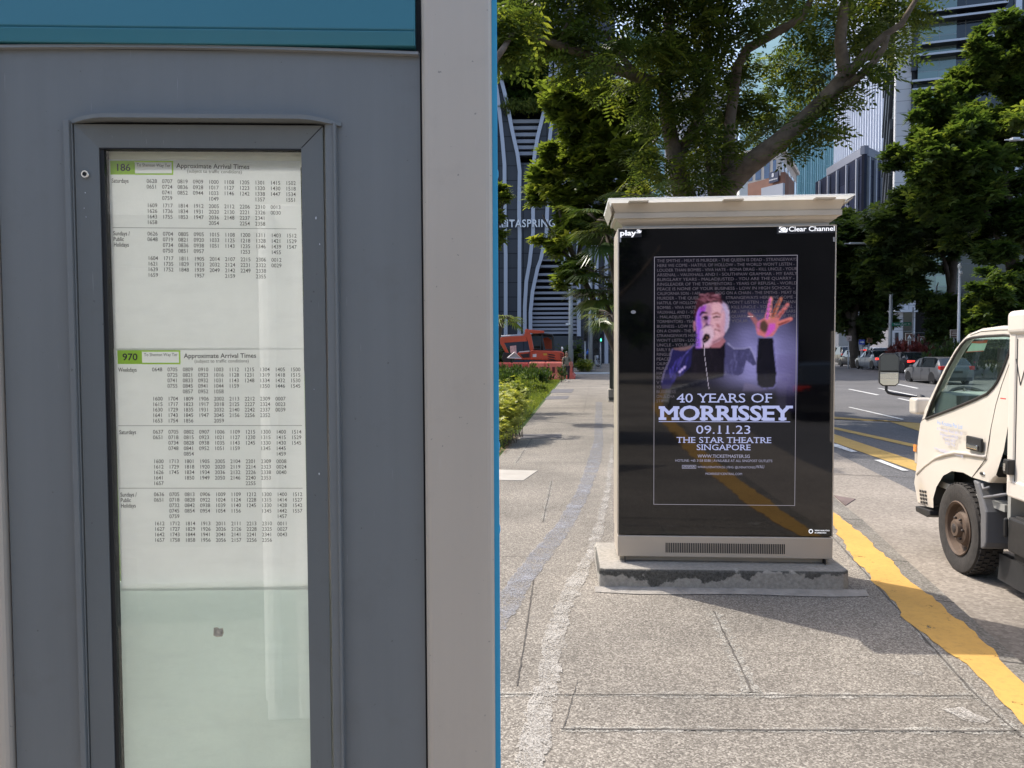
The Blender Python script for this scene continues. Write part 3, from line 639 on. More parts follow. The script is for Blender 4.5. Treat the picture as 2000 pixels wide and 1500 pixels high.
# plinth
def plinth_mat():
    m, N, L = nodes('stained_concrete'); b = N['Principled BSDF']; c = coord(N, L, 1.0)
    base = ramp(N, L, noise(N, L, c, 40, 6, .7), [(.3, (.26, .24, .205)), (.7, (.44, .405, .35))])
    moss = ramp(N, L, noise(N, L, c, 60, 8, .8), [(.35, (.035, .034, .028)), (.7, (.17, .16, .14))])
    f = noise(N, L, c, 4.2, 7, .6); mp = N.new('ShaderNodeSeparateXYZ'); L.new(c, mp.inputs[0])
    s = math_(N, L, 'ADD', f, math_(N, L, 'MULTIPLY', math_(N, L, 'SUBTRACT', mp.outputs[2], .07), 2.2))
    side = mixc(N, L, ramp(N, L, s, [(.54, (0, 0, 0)), (.57, (1, 1, 1))]), base, moss)
    L.new(mixc(N, L, ramp(N, L, math_(N, L, 'MULTIPLY', mp.outputs[2], 5.0), [(.695, (0, 0, 0)), (.715, (.8,)*3)]), side, base), b.inputs['Base Color']); b.inputs['Roughness'].default_value = .95
    bump(N, L, noise(N, L, c, 50, 6, .7), .8, .01, b); return m
pl = empty('concrete_plinth', (0.584, 5.153, 0), rad(-3.5), 'low moss stained concrete plinth under the advertising kiosk', 'plinth')
mb = MB(); Lp = 1.665
mb.prism([(0, 0, 0), (.04, -.02, 0), (Lp-.05, -.02, 0), (Lp, .03, 0), (Lp, .72, 0), (0, .72, 0)], (0, 0, KZ))
mb.build('base_block', plinth_mat(), pl, bevel=.018, seg=3)
mb = MB()
k = 40; pr = None
for i in range(k+1):
    x = -.03+(Lp+.12)*i/k; o = -.075-.006*random.random()-.02*math.sin(i/k*9)-.03*math.sin(i/k*math.pi)
    q = ((x, -.018, .022+.004*random.random()), (x, o, .0045))
    if pr: mb.quad(pr[0], q[0], q[1], pr[1])
    pr = q
mb.build('mortar_skirt', M('mortar_skirt', (.30, .275, .24), .95, var=.25, vs=9, bmp=.8, bs=60), pl)
kio = empty('advertising_kiosk', (0.736, 5.31, KZ), KY, 'freestanding beige metal advertising kiosk with black glass poster screen and overhanging roof', 'advertising kiosk')
W_ = kp(1629, 750)[0]; TH = .36
kl = lambda u, v, out=0.0: (lambda q: Vector((q[0], -out, q[1]-KZ)))(kp(u, v, out))
zs0, zs1 = kl(1420, 1046).z, kl(1420, 443).z
W0, W1 = kl(1207, 760).x, kl(1629, 760).x
mb = MB(); mb.box(((W0+W1)/2, TH/2+.004, (zs0+zs1)/2), (W1-W0+.012, TH, zs1-zs0)); mb.build('cabinet', m_kb, kio, bevel=.01)
# lower apron with vent, recessed foot
za = kl(1420, 1089).z
mb = MB(); mb.box(((W0+W1)/2, TH/2-.004, (zs0-.006+za)/2), (W1-W0+.004, TH+.006, zs0-.006-za)); mb.build('apron', m_kb, kio, bevel=.005)
mb = MB(); mb.box(((W0+W1)/2, TH/2+.02, za/2), (W1-W0-.03, TH-.05, za)); mb.build('foot', m_kb2, kio, bevel=.003)
mb = MB(); mb.box((W0+.05, .008, za/2), (.004, .06, za-.004)); mb.box((W1-.05, .008, za/2), (.004, .06, za-.004)); mb.build('foot_joint', m_black, kio)
vx0, vx1, vz0, vz1 = kl(1299, 1070).x, kl(1533, 1070).x, kl(1416, 1080).z, kl(1416, 1061).z
mb = MB(); nv = 66
for i in range(nv): mb.box((vx0+(vx1-vx0)*(i+.5)/nv, -.0075, (vz0+vz1)/2), ((vx1-vx0)/nv*.58, .002, vz1-vz0))
mb.build('vent_grille', m_black, kio)
# roof: sloped soffit fascia, lower mouldings, thin white top sheet
zr = [kl(1420, v).z for v in (381, 386, 409, 411, 422, 424, 437)]
prof = [(.19, .0, 2.53-KZ+.0)]
mb = MB()
def ring(z, o): return [Vector((W0-o, -o*.9, z)), Vector((W1+o, -o*.9, z)), Vector((W1+o, TH+o*.9, z)), Vector((W0-o, TH+o*.9, z))]
R_ = [ring(zs1-.0, -.035), ring(zs1+.020, -.035), ring(zs1+.045, .0), ring(zs1+.062, .012), ring(zs1+.064, .03), ring(zs1+.098, .03), ring(zs1+.10, .02), ring(zs1+.165, .048)]
for a, b in zip(R_, R_[1:]): mb.add(a+b, [(i, (i+1) % 4, (i+1) % 4+4, i+4) for i in range(4)])
mb.poly(R_[0]); mb.poly(R_[-1]); mb.build('roof_fascia', m_kb2, kio)
mb = MB(); zt_ = zs1+.165; mb.box(((W0+W1)/2, TH/2, zt_+.012), (W1-W0+.15, TH+.26, .011)); rf = mb.build('roof_sheet', translucent('white_roof_sheet', (.90, .90, .88), .5, .35), kio, bevel=.003)
for sx in (0, 1):
    mb = MB(); x = W0 if sx == 0 else W1; e = -1 if sx == 0 else 1
    mb.prism([(x+e*.070, -.11, zt_), (x+e*.046, -.045, zt_-.075) if sx == 0 else (x+e*.045, -.045, zt_-.03), (x+e*.045, TH+.05, zt_-.075 if sx == 0 else zt_-.03), (x+e*.070, TH+.11, zt_)], (e*.002, 0, -.004)); mb.build('roof_end_flap', m_kb2, rf)
for t in (.09, .52, .93): mb = MB(); mb.box((W0+(W1-W0)*t, -.075, zt_-.002), (.13, .06, .010)); mb.build('roof_bracket', m_kb2, rf)
# the screen: black glass, with the poster lit from within
def screen_mat(name, attr=False):
    m, N, L = nodes(name); b = N['Principled BSDF']; b.inputs['Base Color'].default_value = (.004, .004, .005, 1); b.inputs['Roughness'].default_value = .03; b.inputs['Specular IOR Level'].default_value = .75; b.inputs['IOR'].default_value = 1.52
    if attr:
        a = N.new('ShaderNodeAttribute'); a.attribute_name = 'picture'; L.new(a.outputs['Color'], b.inputs['Emission Color']); b.inputs['Emission Strength'].default_value = 0.50
    return m
mb = MB(); mb.box(((W0+W1)/2, .002, (zs0+zs1)/2), (W1-W0-.006, .006, zs1-zs0-.006)); scr = mb.build('screen', screen_mat('black_screen_glass'), kio)
mb = MB()
for a, b in (((W0-.002, zs0), (W0+.005, zs1)), ((W1-.005, zs0), (W1+.002, zs1)), ((W0, zs1-.005), (W1, zs1+.002))):
    mb.box(((a[0]+b[0])/2, -.001, (a[1]+b[1])/2), (b[0]-a[0], .012, b[1]-a[1]))
mb.build('screen_frame', m_kb, kio)
m_lw = M('backlit_white_print', (.8, .8, .8), .4, emit=(.75, .75, .78), es=.44); m_pt = M('lit_poster_lettering', (.02, .02, .03), .2, emit=(.42, .46, .76), es=.48)
m_dim = M('dim_poster_lettering', (.02, .02, .02), .2, emit=(.10, .085, .11), es=.42)
SO = .0016                                               # screen face is .001 out
kX, kZ = Vector((1, 0, 0)), Vector((0, 0, 1)); kpx = 5.28/FPX
def ktext(mb, s, u, v, h, al='L', wd=None, bold=0.0, serif=0.0, sx=1.0):
    o = kl(u, v); o.y = -SO-.0008; return text(mb, s, o, kX, kZ, h*kpx/.73, al, sx, bold, 0, serif, wd*kpx if wd else None)
def kpoly(mb, pts, e=0.0): mb.poly([Vector((kl(u, v).x, -SO-e, kl(u, v).z)) for u, v in pts])
def logo_disc(mb, u0, v0, u1, v1, e):
    "rounded tile cut by a leaning ellipse, drawn as two pieces"
    cx, cy, a, b = (u0+u1)/2, (v0+v1)/2, (u1-u0)/2, (v1-v0)/2
    kpoly(mb, [(cx+(.78*math.cos(t)*.8-.62*math.sin(t)*.38)*a, cy-(.78*math.cos(t)*.45+.72*math.sin(t)*.62)*b) for t in [i*math.pi/12 for i in range(24)]], e)
    kpoly(mb, [(u0, v1), (u0, v0+b*1.5), (cx-.3*a, cy+.75*b), (cx+.55*a, cy+.35*b), (u1, cy-.5*b), (u1, v1-2), (u1-2, v1)], e)
    kpoly(mb, [(u0, v0+b*1.0), (u0+1, v0+1), (cx+.4*a, v0), (cx-.4*a, cy-.62*b), (cx-.8*a, cy-.1*b)], e)
mb = MB(); kpoly(mb, [(1209, 447), (1253, 445), (1253, 463), (1209, 465)], .0004); mb.build('logo_tile', M('logo_tile', (.03, .028, .032), .3), scr); mb = MB(); kpoly(mb, [(1517, 441), (1630, 438.5), (1630, 454.5), (1517, 457)], .0004); mb.build('logo_tile', M('logo_tile', (.03, .028, .032), .3), scr)
mb = MB(); ktext(mb, 'play', 1210.5, 460, 10.2, 'L', 31, .035); logo_disc(mb, 1243, 447.5, 1252.6, 455.5, .0009); mb.build('logo_print', m_lw, scr); mb = MB(); ktext(mb, 'Clear Channel', 1540, 452, 9.4, 'L', 87, .018); logo_disc(mb, 1521, 441.3, 1538, 454, .0009); mb.build('logo_print', m_lw, scr)
mb = MB(); ktext(mb, 'VIDEO ANALYTICS', 1591, 1037, 2.4, 'L', 28, .03); ktext(mb, 'IN OPERATION', 1591, 1041.5, 2.4, 'L', 22, .03)
kpoly(mb, [(1583.5+4.4*math.cos(t), 1037.5+4.4*math.sin(t)) for t in [i*math.pi/8 for i in range(16)]], .0008); mb.build('notice_print', m_lw, scr)
mb = MB(); kpoly(mb, [(1583.5+2.6*math.cos(t), 1037.5+2.6*math.sin(t)) for t in [i*math.pi/8 for i in range(16)]], .0012); mb.build('camera_symbol', m_black, scr)
mb = MB(); kpoly(mb, [(1210, 464), (1213, 464), (1213, 473), (1210, 473)], .0006); mb.build('screen_marker', M('grey_print', (.35, .35, .36), .4), scr); mb = MB(); kpoly(mb, [(1627, 463), (1630.5, 463), (1630.5, 472), (1627, 472)], .0006)
mb.build('screen_marker', M('grey_print', (.35, .35, .36), .4), scr); mb = MB(); kpoly(mb, [(1237+5*math.cos(t), 609.5+3.4*math.sin(t)) for t in [i*math.pi/8 for i in range(16)]], .0006); mb.build('camera_eye', M('grey_print', (.35, .35, .36), .4), scr)
# poster picture, painted point by point on its own grid
PU0, PU1, PV0, PV1 = 1274, 1559, 496, 988; nu, nv_ = 215, 371
U, Vv = np.meshgrid(np.linspace(PU0, PU1, nu), np.linspace(PV0, PV1, nv_)); IMG = np.zeros((nv_, nu, 3)); rg = np.random.default_rng(4)
def nz(s, seed):
    r = np.random.default_rng(seed); q = np.zeros(U.shape)
    for k in range(14):
        a = r.uniform(0, 6.28); f = s*r.uniform(.5, 2); q += np.sin((U*math.cos(a)+Vv*math.sin(a))*f+r.uniform(0, 6.28))
    return q/6
def blur(m, n):
    for _ in range(n):
        m = (m+np.roll(m, 1, 0)+np.roll(m, -1, 0))/3; m = (m+np.roll(m, 1, 1)+np.roll(m, -1, 1))/3
    return m
def inside(pts):
    r = np.zeros(U.shape, bool); n_ = len(pts)
    for i in range(n_):
        (x1, y1), (x2, y2) = pts[i], pts[(i+1) % n_]
        c_ = ((y1 > Vv) != (y2 > Vv)) & (U < (x2-x1)*(Vv-y1)/((y2-y1) if y2 != y1 else 1e-9)+x1); r ^= c_
    return r.astype(float)
def brush(mask, col, op=1.0, bl_=1):
    m = np.clip(blur(mask, bl_), 0, 1)[..., None]*op; IMG[:] = IMG*(1-m)+np.array(lin(*col))*m
Z = lambda L_: [(1260+x*.16, 480+y*.16) for x, y in L_]
def stroke(P, wd, col, op=1.0, bl_=1):
    m = np.zeros(U.shape); W2 = wd if isinstance(wd, (list, tuple)) else [wd]*len(P)
    for (a, b, wa, wb) in zip(P, P[1:], W2, W2[1:]):
        dx, dy = b[0]-a[0], b[1]-a[1]; t = np.clip(((U-a[0])*dx+(Vv-a[1])*dy)/(dx*dx+dy*dy+1e-9), 0, 1)
        m = np.maximum(m, (np.hypot(U-a[0]-t*dx, Vv-a[1]-t*dy) < (wa+(wb-wa)*t)/2).astype(float))
    brush(m, col, op, bl_)
IMG[:] = np.array(lin(9, 7, 20))
glow = np.exp(-(((U-1490)/75)**2+((Vv-700)/75)**2)**1.3); glow *= np.clip(1.0+.18*nz(.12, 3), .5, 1.4)
IMG[:] = IMG*(1-glow[..., None]*.9)+np.array(lin(134, 130, 186))*glow[..., None]*.9
fade = np.clip((Vv-735)/40, 0, 1)[..., None]
IMG[:] = IMG*(1-fade)+np.array(lin(10, 9, 14))*fade
hi = ((Vv > 690) & (Vv < 800) & (U > 1518) & (U < 1556)).astype(float); brush(hi, (92, 84, 130), .55, 8)
# the singer: jacket, shirt, sleeve, head, raised hand
ZJ = lambda L_: [(1280+x*.2205, 660+y*.2205) for x, y in L_]
ZF = lambda L_: [(1330+x*.126, 555+y*.126) for x, y in L_]
ZH = lambda L_: [(1440+x*.1366, 560+y*.1366) for x, y in L_]
pr_ = random.Random(12)
def streaks(Zm, n_, xr, yr, dx, dy, wd, cols, op=.5):
    for k in range(n_):
        x, y = pr_.uniform(*xr), pr_.uniform(*yr); a = pr_.uniform(*dx); b = pr_.uniform(*dy); stroke(Zm([(x, y), (x+a*.5, y+b*.6), (x+a, y+b)]), pr_.uniform(*wd), pr_.choice(cols), op, 1)
jl = ZJ([(150, 80), (230, 70), (350, 40), (335, 120), (320, 240), (250, 310), (190, 340), (130, 440), (60, 445), (48, 400), (80, 280), (130, 170), (135, 120)])
jr = ZJ([(620, 30), (700, 80), (780, 82), (840, 70), (872, 130), (908, 225), (870, 236), (812, 190), (785, 300), (740, 325), (640, 305), (605, 200)])
keep = IMG.copy(); brush(inside(jl), (28, 25, 72), 1, 1); brush(inside(jr), (64, 62, 100), 1, 1)
streaks(ZJ, 26, (60, 310), (110, 420), (-40, 10), (40, 120), (1.0, 2.2), [(84, 74, 186), (20, 17, 52), (60, 54, 150)], .55); streaks(ZJ, 20, (630, 860), (90, 260), (-30, 30), (30, 90), (1.0, 2.4), [(40, 38, 70), (112, 110, 160), (92, 88, 140)], .5)
m_j = np.clip(blur(np.maximum(inside(jl), inside(jr)), 1), 0, 1)[..., None]; IMG[:] = keep*(1-m_j)+IMG*m_j
brush(inside(ZJ([(330, 70), (430, 30), (520, 60), (625, 20), (612, 330), (480, 360), (330, 350), (322, 240)])), (19, 15, 25), 1, 1); streaks(ZJ, 12, (350, 600), (90, 260), (-30, 30), (40, 100), (.8, 1.6), [(44, 36, 50), (10, 8, 14)], .6)
brush(inside(ZJ([(150, 78), (250, 66), (350, 48), (320, 78), (260, 98), (180, 92)])), (116, 88, 90), .85, 1); stroke(ZJ([(152, 80), (136, 125), (130, 170), (82, 280), (55, 380)]), 1.2, (150, 140, 190), .7); stroke(ZJ([(345, 45), (250, 150), (210, 240)]), 1.2, (104, 96, 190), .6)
stroke(ZJ([(640, 30), (700, 82), (780, 84), (842, 70), (874, 130), (908, 222)]), 1.3, (160, 156, 196), .8)
for c_ in ((216, 290), (236, 272), (258, 252)): stroke(ZJ([c_, (c_[0]+6, c_[1]-10)]), 3.6, (186, 168, 232), .95, 1)
slv = ZJ([(912, -10), (1046, -10), (1062, 150), (1080, 300), (1072, 400), (1050, 432), (960, 432), (912, 405), (898, 250)])
brush(inside(slv), (17, 16, 26), 1, 1); stroke(ZJ([(1050, 40), (1066, 180), (1082, 300), (1074, 400), (1050, 434), (960, 436)]), 1.2, (130, 124, 190), .75); stroke(ZJ([(914, 0), (900, 200)]), 1.0, (96, 92, 146), .6); streaks(ZJ, 8, (930, 1050), (20, 330), (-10, 20), (20, 60), (1, 2), [(34, 32, 50), (8, 8, 12)], .6)
brush(inside(ZJ([(795, 385), (860, 395), (960, 440), (1010, 455), (780, 460)])), (104, 96, 128), .6, 1)
brush(inside(ZF([(480, 880), (650, 795), (700, 860), (620, 960), (470, 960)])), (150, 96, 108), 1, 1)
head = ZF([(245, 420), (290, 330), (350, 290), (450, 265), (560, 250), (620, 240), (700, 290), (742, 390), (747, 520), (735, 640), (690, 725), (660, 800), (600, 862), (500, 900), (440, 960), (240, 960), (262, 800), (250, 720), (236, 560)])
brush(inside(head), (186, 138, 156), 1, 1)
brush(inside(ZF([(470, 290), (600, 270), (640, 330), (660, 480), (620, 560), (600, 700), (640, 790), (540, 850), (500, 760), (480, 560), (470, 420)])), (206, 160, 172), .8, 5)
brush(inside(ZF([(615, 235), (700, 290), (742, 385), (747, 520), (735, 640), (680, 740), (690, 560), (690, 430), (650, 330)])), (160, 154, 192), .85, 3)
brush(inside(ZF([(270, 350), (400, 290), (380, 390), (310, 470), (330, 600), (330, 720), (310, 960), (240, 960), (250, 720), (236, 560), (245, 420)])), (120, 66, 208), .9, 3); brush(inside(ZF([(290, 340), (390, 300), (370, 400), (300, 420)])), (156, 58, 160), .7, 3)
brush(inside(ZF([(400, 300), (470, 290), (480, 420), (420, 460), (390, 400)])), (150, 100, 140), .6, 4)
brush(inside(ZF([(310, 470), (440, 450), (450, 540), (400, 600), (340, 560)])), (96, 52, 110), .7, 4)
stroke(ZF([(298, 450), (335, 408), (400, 425)]), [3.5, 5, 3.5], (44, 22, 34), .95, 1); brush(inside(ZF([(335, 490), (385, 460), (440, 490), (430, 525), (370, 530)])), (30, 12, 32), .95, 1); stroke(ZF([(345, 500), (362, 512)]), 1.2, (180, 160, 200), .7, 0)
stroke(ZF([(495, 440), (560, 422), (618, 452)]), [3, 4, 2.6], (120, 62, 60), .8, 1); stroke(ZF([(508, 492), (560, 482), (612, 492)]), [3, 4.2, 2.6], (62, 26, 30), .95, 1); stroke(ZF([(520, 530), (600, 525)]), 2.2, (150, 100, 112), .6, 2)
stroke(ZF([(450, 470), (438, 540), (432, 600)]), 3.8, (186, 140, 206), .7, 2); brush(inside(ZF([(326, 672), (372, 610), (408, 560), (424, 600), (470, 616), (420, 640)])), (66, 30, 80), .95, 1); stroke(ZF([(440, 612), (500, 622)]), 2.2, (120, 70, 120), .7, 1)
brush(inside(ZF([(540, 580), (600, 600), (612, 660), (560, 640)])), (136, 62, 74), .8, 3); stroke(ZF([(515, 680), (528, 770)]), 2, (118, 66, 84), .7, 1); stroke(ZF([(530, 676), (570, 684), (604, 700)]), 2.4, (96, 44, 50), .85, 1); stroke(ZF([(596, 650), (612, 730)]), 1.8, (140, 86, 98), .6, 2)
brush(inside(ZF([(305, 690), (400, 622), (465, 618), (508, 690), (520, 770), (480, 870), (430, 955), (330, 955), (305, 820)])), (200, 170, 190), .85, 2); brush(inside(ZF([(300, 700), (350, 690), (340, 800), (330, 955), (300, 955)])), (150, 104, 206), .7, 3)
brush(inside(ZF([(332, 830), (376, 742), (440, 748), (464, 800), (424, 852), (380, 886), (345, 886)])), (24, 12, 20), 1, 1); stroke(ZF([(400, 790), (416, 812)]), 2.2, (128, 88, 74), .8, 1); stroke(ZF([(360, 850), (395, 835)]), 1.4, (120, 92, 100), .7, 0)
stroke(ZF([(500, 885), (560, 850), (645, 800)]), 3, (86, 42, 58), .8, 2); stroke(ZJ([(434, 40), (438, 130), (462, 310), (480, 440)]), 1.1, (176, 168, 186), .9, 0); stroke(ZF([(352, 890), (354, 960)]), 1.6, (30, 18, 28), .9, 0)
brush(inside(ZF([(190, 565), (214, 540), (232, 600), (228, 705), (204, 690)])), (176, 120, 140), 1, 1); stroke(ZF([(212, 570), (218, 660)]), 1.6, (92, 40, 66), .8, 1)
brush(inside(ZF([(228, 290), (250, 230), (300, 160), (400, 118), (500, 106), (585, 160), (640, 235), (650, 285), (600, 262), (560, 240), (470, 246), (400, 275), (330, 292), (275, 340), (236, 425), (226, 520), (204, 460), (210, 350)])), (60, 24, 36), 1, 1)
streaks(ZF, 40, (240, 560), (130, 235), (30, 90), (-30, 50), (.8, 1.5), [(168, 108, 128), (120, 66, 84), (190, 132, 150), (84, 36, 50)], .6); streaks(ZF, 14, (225, 330), (200, 330), (-20, 30), (20, 70), (.8, 1.4), [(40, 14, 26), (110, 60, 76), (30, 10, 30)], .7); streaks(ZF, 16, (430, 620), (190, 250), (10, 60), (0, 40), (.8, 1.3), [(130, 74, 88), (50, 18, 30)], .6)
streaks(ZF, 12, (630, 740), (250, 400), (5, 25), (10, 40), (.6, 1.0), [(196, 190, 216), (120, 112, 150)], .6); stroke(ZF([(740, 385), (748, 520), (738, 640), (695, 722)]), 1.1, (206, 200, 226), .7)
brush(inside(ZH([(290, 665), (268, 560), (288, 480), (390, 430), (408, 365), (505, 365), (582, 430), (612, 500), (592, 560), (532, 662), (500, 695), (390, 702)])), (186, 106, 112), 1, 1)
for P, wd, cc in ((ZH([(320, 560), (232, 430), (172, 362)]), [11, 8, 5.2], (146, 90, 96)), (ZH([(440, 430), (466, 270), (480, 152)]), [11, 8.2, 6.4], (198, 122, 120)), (ZH([(428, 430), (450, 280), (470, 160)]), [6, 4.5, 3.2], (190, 88, 178)), (ZH([(515, 410), (572, 260), (622, 158)]), [8.5, 7, 6], (184, 110, 88)), (ZH([(508, 400), (556, 270), (604, 165)]), [4, 3.4, 2.4], (104, 48, 38)),
                  (ZH([(565, 440), (650, 330), (716, 246)]), [9, 7.8, 7], (186, 104, 106)), (ZH([(590, 420), (660, 330)]), [3.5, 3], (134, 66, 62)), (ZH([(590, 510), (690, 476), (764, 446)]), [9, 8, 7], (196, 112, 108)), (ZH([(600, 525), (690, 492), (745, 470)]), [3.5, 3.2, 2.4], (112, 50, 46))): stroke(P, wd, cc, 1, 1)
brush(inside(ZH([(318, 500), (390, 456), (440, 520), (452, 592), (402, 645), (338, 606)])), (58, 50, 40), .92, 2); brush(inside(ZH([(462, 508), (542, 508), (545, 590), (452, 684), (396, 694), (424, 640)])), (186, 76, 186), .85, 2); brush(inside(ZH([(280, 500), (330, 470), (320, 600), (300, 660)])), (190, 104, 170), .6, 2)
for P in (ZH([(470, 245), (484, 250)]), ZH([(478, 205), (492, 208)]), ZH([(575, 255), (592, 262)]), ZH([(655, 325), (672, 338)]), ZH([(690, 470), (696, 486)])): stroke(P, 1.2, (112, 56, 60), .7, 1)
stroke(ZH([(150, 408), (228, 410)]), 1.4, (230, 200, 205), .8, 0)
IMG = np.clip(IMG*(1+.10*nz(.9, 9)[..., None]), 0, 1)
IMG *= 1-np.clip((Vv-752)/22, 0, 1)[..., None]*np.array([.86, .86, .82])
ge = kl(PU0, PV0), kl(PU1, PV1)
pts_ = np.zeros((nv_, nu, 3)); q00, q10, q01, q11 = [np.array(kl(u, v)) for u, v in ((1277, 503), (1557, 497.5), (1278, 984), (1552, 988))]
s_, t_ = np.meshgrid(np.linspace(-.012, 1.012, nu), np.linspace(-.004, 1.004, nv_))
# upright picture rectangle measured on the screen plane
x0_, x1_ = (q00[0]+q01[0])/2, (q10[0]+q11[0])/2; z0_, z1_ = (q00[2]+q10[2])/2, (q01[2]+q11[2])/2
pts_[..., 0] = x0_+(x1_-x0_)*s_; pts_[..., 1] = -SO; pts_[..., 2] = z0_+(z1_-z0_)*t_
idx = np.arange(nu*nv_).reshape(nv_, nu); FQ = np.stack([idx[1:, :-1], idx[1:, 1:], idx[:-1, 1:], idx[:-1, :-1]], -1).reshape(-1, 4)
pic = np_mesh('poster_picture', pts_.reshape(-1, 3), FQ, screen_mat('lit_poster', True), scr)
at_ = pic.data.attributes.new('picture', 'FLOAT_COLOR', 'POINT'); at_.data.foreach_set('color', np.concatenate([IMG.reshape(-1, 3), np.ones((nu*nv_, 1))], 1).astype(np.float32).ravel())
mb = MB(); th = .0028
for a, b in (((x0_, z1_), (x1_, z1_)), ((x0_, z0_), (x1_, z0_))): mb.box(((a[0]+b[0])/2, -SO-.0006, a[1]), (b[0]-a[0]+th, .0005, th))
for x in (x0_, x1_): mb.box((x, -SO-.0006, (z0_+z1_)/2), (th, .0005, abs(z1_-z0_)-th))
mb.build('poster_border', M('poster_border', (.02, .02, .02), .2, emit=(.36, .34, .40), es=.42), scr)
ROWS = ['THE SMITHS - MEAT IS MURDER - THE QUEEN IS DEAD - STRANGEWAYS', "HERE WE COME - HATFUL OF HOLLOW - THE WORLD WON'T LISTEN -", 'LOUDER THAN BOMBS - VIVA HATE - BONA DRAG - KILL UNCLE - YOUR', 'ARSENAL - VAUXHALL AND I - SOUTHPAW GRAMMAR - MY EARLY',
 'BURGLARY YEARS - MALADJUSTED - YOU ARE THE QUARRY -', 'RINGLEADER OF THE TORMENTORS - YEARS OF REFUSAL - WORLD', 'PEACE IS NONE OF YOUR BUSINESS - LOW IN HIGH SCHOOL -']
LEFTR = ['CALIFORNIA SON - I AM', 'MURDER - THE QUEE', 'HATFUL OF HOLLOW', 'BOMBS - VIVA HATE', 'VAUXHALL AND I - SO', '- MALADJUSTED -', 'TORMENTORS - YEA', 'BUSINESS - LOW IN', 'ON A CHAIN - THE S', 'STRANGEWAYS HERE', "WON'T LISTEN - LOUD", 'UNCLE - YOUR ARSE', 'EARLY B', 'RINGLE', 'PEACE', 'CALIFO', 'MURD', 'HAT', 'BO', 'V', 'YO', 'BUSINESS', 'ON A CHA', 'STR']
LW = [83, 80, 78, 76, 74, 70, 71, 71, 72, 80, 82, 82, 27, 27, 24, 23, 22, 17, 10, 6, 9, 38, 36, 14]
RIGHTR = ['DOG ON A CHAIN - THE SMITHS - MEAT IS', 'STRANGEWAYS HERE WE COME -', "WON'T LISTEN - LOUDER THAN", 'KILL UNCLE - YOUR ARSENAL -', 'AR - MY EARLY BURGLARY YEARS', 'QUARRY - RINGLEADER OF THE', 'YOUR']
RX = [(1397, 1550), (1417, 1550), (1420, 1550), (1428, 1550), (1428, 1550), (1428, 1550), (1428, 1460)]
mb = MB()
for i, s in enumerate(ROWS): ktext(mb, s, 1283, 512.5+i*9.15, 6.0, 'L', 267 if not s.endswith('-') else 262)
for i, s in enumerate(LEFTR): ktext(mb, s, 1283-.06*i, 512.5+(i+7)*9.12, 6.0, 'L', LW[i])
for i, s in enumerate(RIGHTR): ktext(mb, s, RX[i][0], 511.5+(i+7)*9.1, 6.0, 'L', RX[i][1]-RX[i][0])
mb.build('poster_small_text', m_dim, scr)
mb = MB(); ktext(mb, '40 YEARS OF', 1414.5, 786, 18.5, 'C', 184, .0, .075); ktext(mb, 'MORRISSEY', 1414.5, 820.5, 29, 'C', 252, .028, .13); kpoly(mb, [(1286.5, 822.8), (1543, 823.2), (1543, 824.4), (1286.5, 824)], .0008)
ktext(mb, '09.11.23', 1413, 847, 17, 'C', 107, .0, .07); ktext(mb, 'THE STAR THEATRE', 1413.5, 865, 12, 'C', 183, .0, .07); ktext(mb, 'SINGAPORE', 1413, 879, 11.6, 'C', 105, .0, .07)
mb.build('poster_headline', m_pt, scr)
mb = MB(); ktext(mb, 'WWW.TICKETMASTER.SG', 1413.5, 894, 6.6, 'C', 101, .01); ktext(mb, 'HOTLINE: +65 3158 8588 | AVAILABLE AT ALL SINGPOST OUTLETS', 1413, 902, 5.0, 'C', 187); ktext(mb, 'WWW.LIVENATION.SG | FB/IG: @LIVENATIONSG', 1419, 914.5, 4.6, 'C', 112)
ktext(mb, 'WAU', 1484.5, 914.5, 6.6, 'C', 16, .0); ktext(mb, 'MORRISSEYCENTRAL.COM', 1413.5, 927.5, 4.6, 'C', 71); ktext(mb, 'LIVE NATION', 1345.5, 913.3, 3.8, 'C', 23, .03)
for a in ((1332, 908.2, 1359.5, 909), (1332, 914.3, 1359.5, 915.1), (1332, 908.2, 1332.8, 915), (1358.7, 908.2, 1359.5, 915)): kpoly(mb, [(a[0], a[1]), (a[2], a[1]), (a[2], a[3]), (a[0], a[3])], .0008)
mb.build('poster_footer', M('poster_footer', (.02, .02, .02), .2, emit=(.30, .30, .42), es=.48), scr)

# second cabinet further along the pavement
c2o = gnd(1190, 784); k2 = empty('equipment_cabinet', c2o, rad(-6), 'slim olive grey cabinet on concrete footing, half hidden behind the advertising kiosk', 'cabinet')
hh = (at(1190, 682, c2o.y).z)
mb = MB(); mb.box((.62, .25, .2), (1.3, .7, .4)); mb.build('footing', plinth_mat(), k2, bevel=.02)
mb = MB(); mb.box((.62, .22, .4+(hh-.4)/2), (1.16, .42, hh-.4)); mb.build('cabinet_body', M('olive_grey_paint', (.30, .31, .24), .5, var=.1), k2, bevel=.02)
mb = MB(); mb.box((.62, .2, hh+.015), (1.26, .52, .03)); mb.build('cabinet_lid', M('dark_lid', (.09, .09, .085), .5), k2)
mb = MB(); mb.box((.0+.06, -.0, .4+(hh-.4)/2), (.10, .015, hh-.45)); mb.build('corner_strip', M('dark_lid2', (.07, .075, .06), .5), k2)
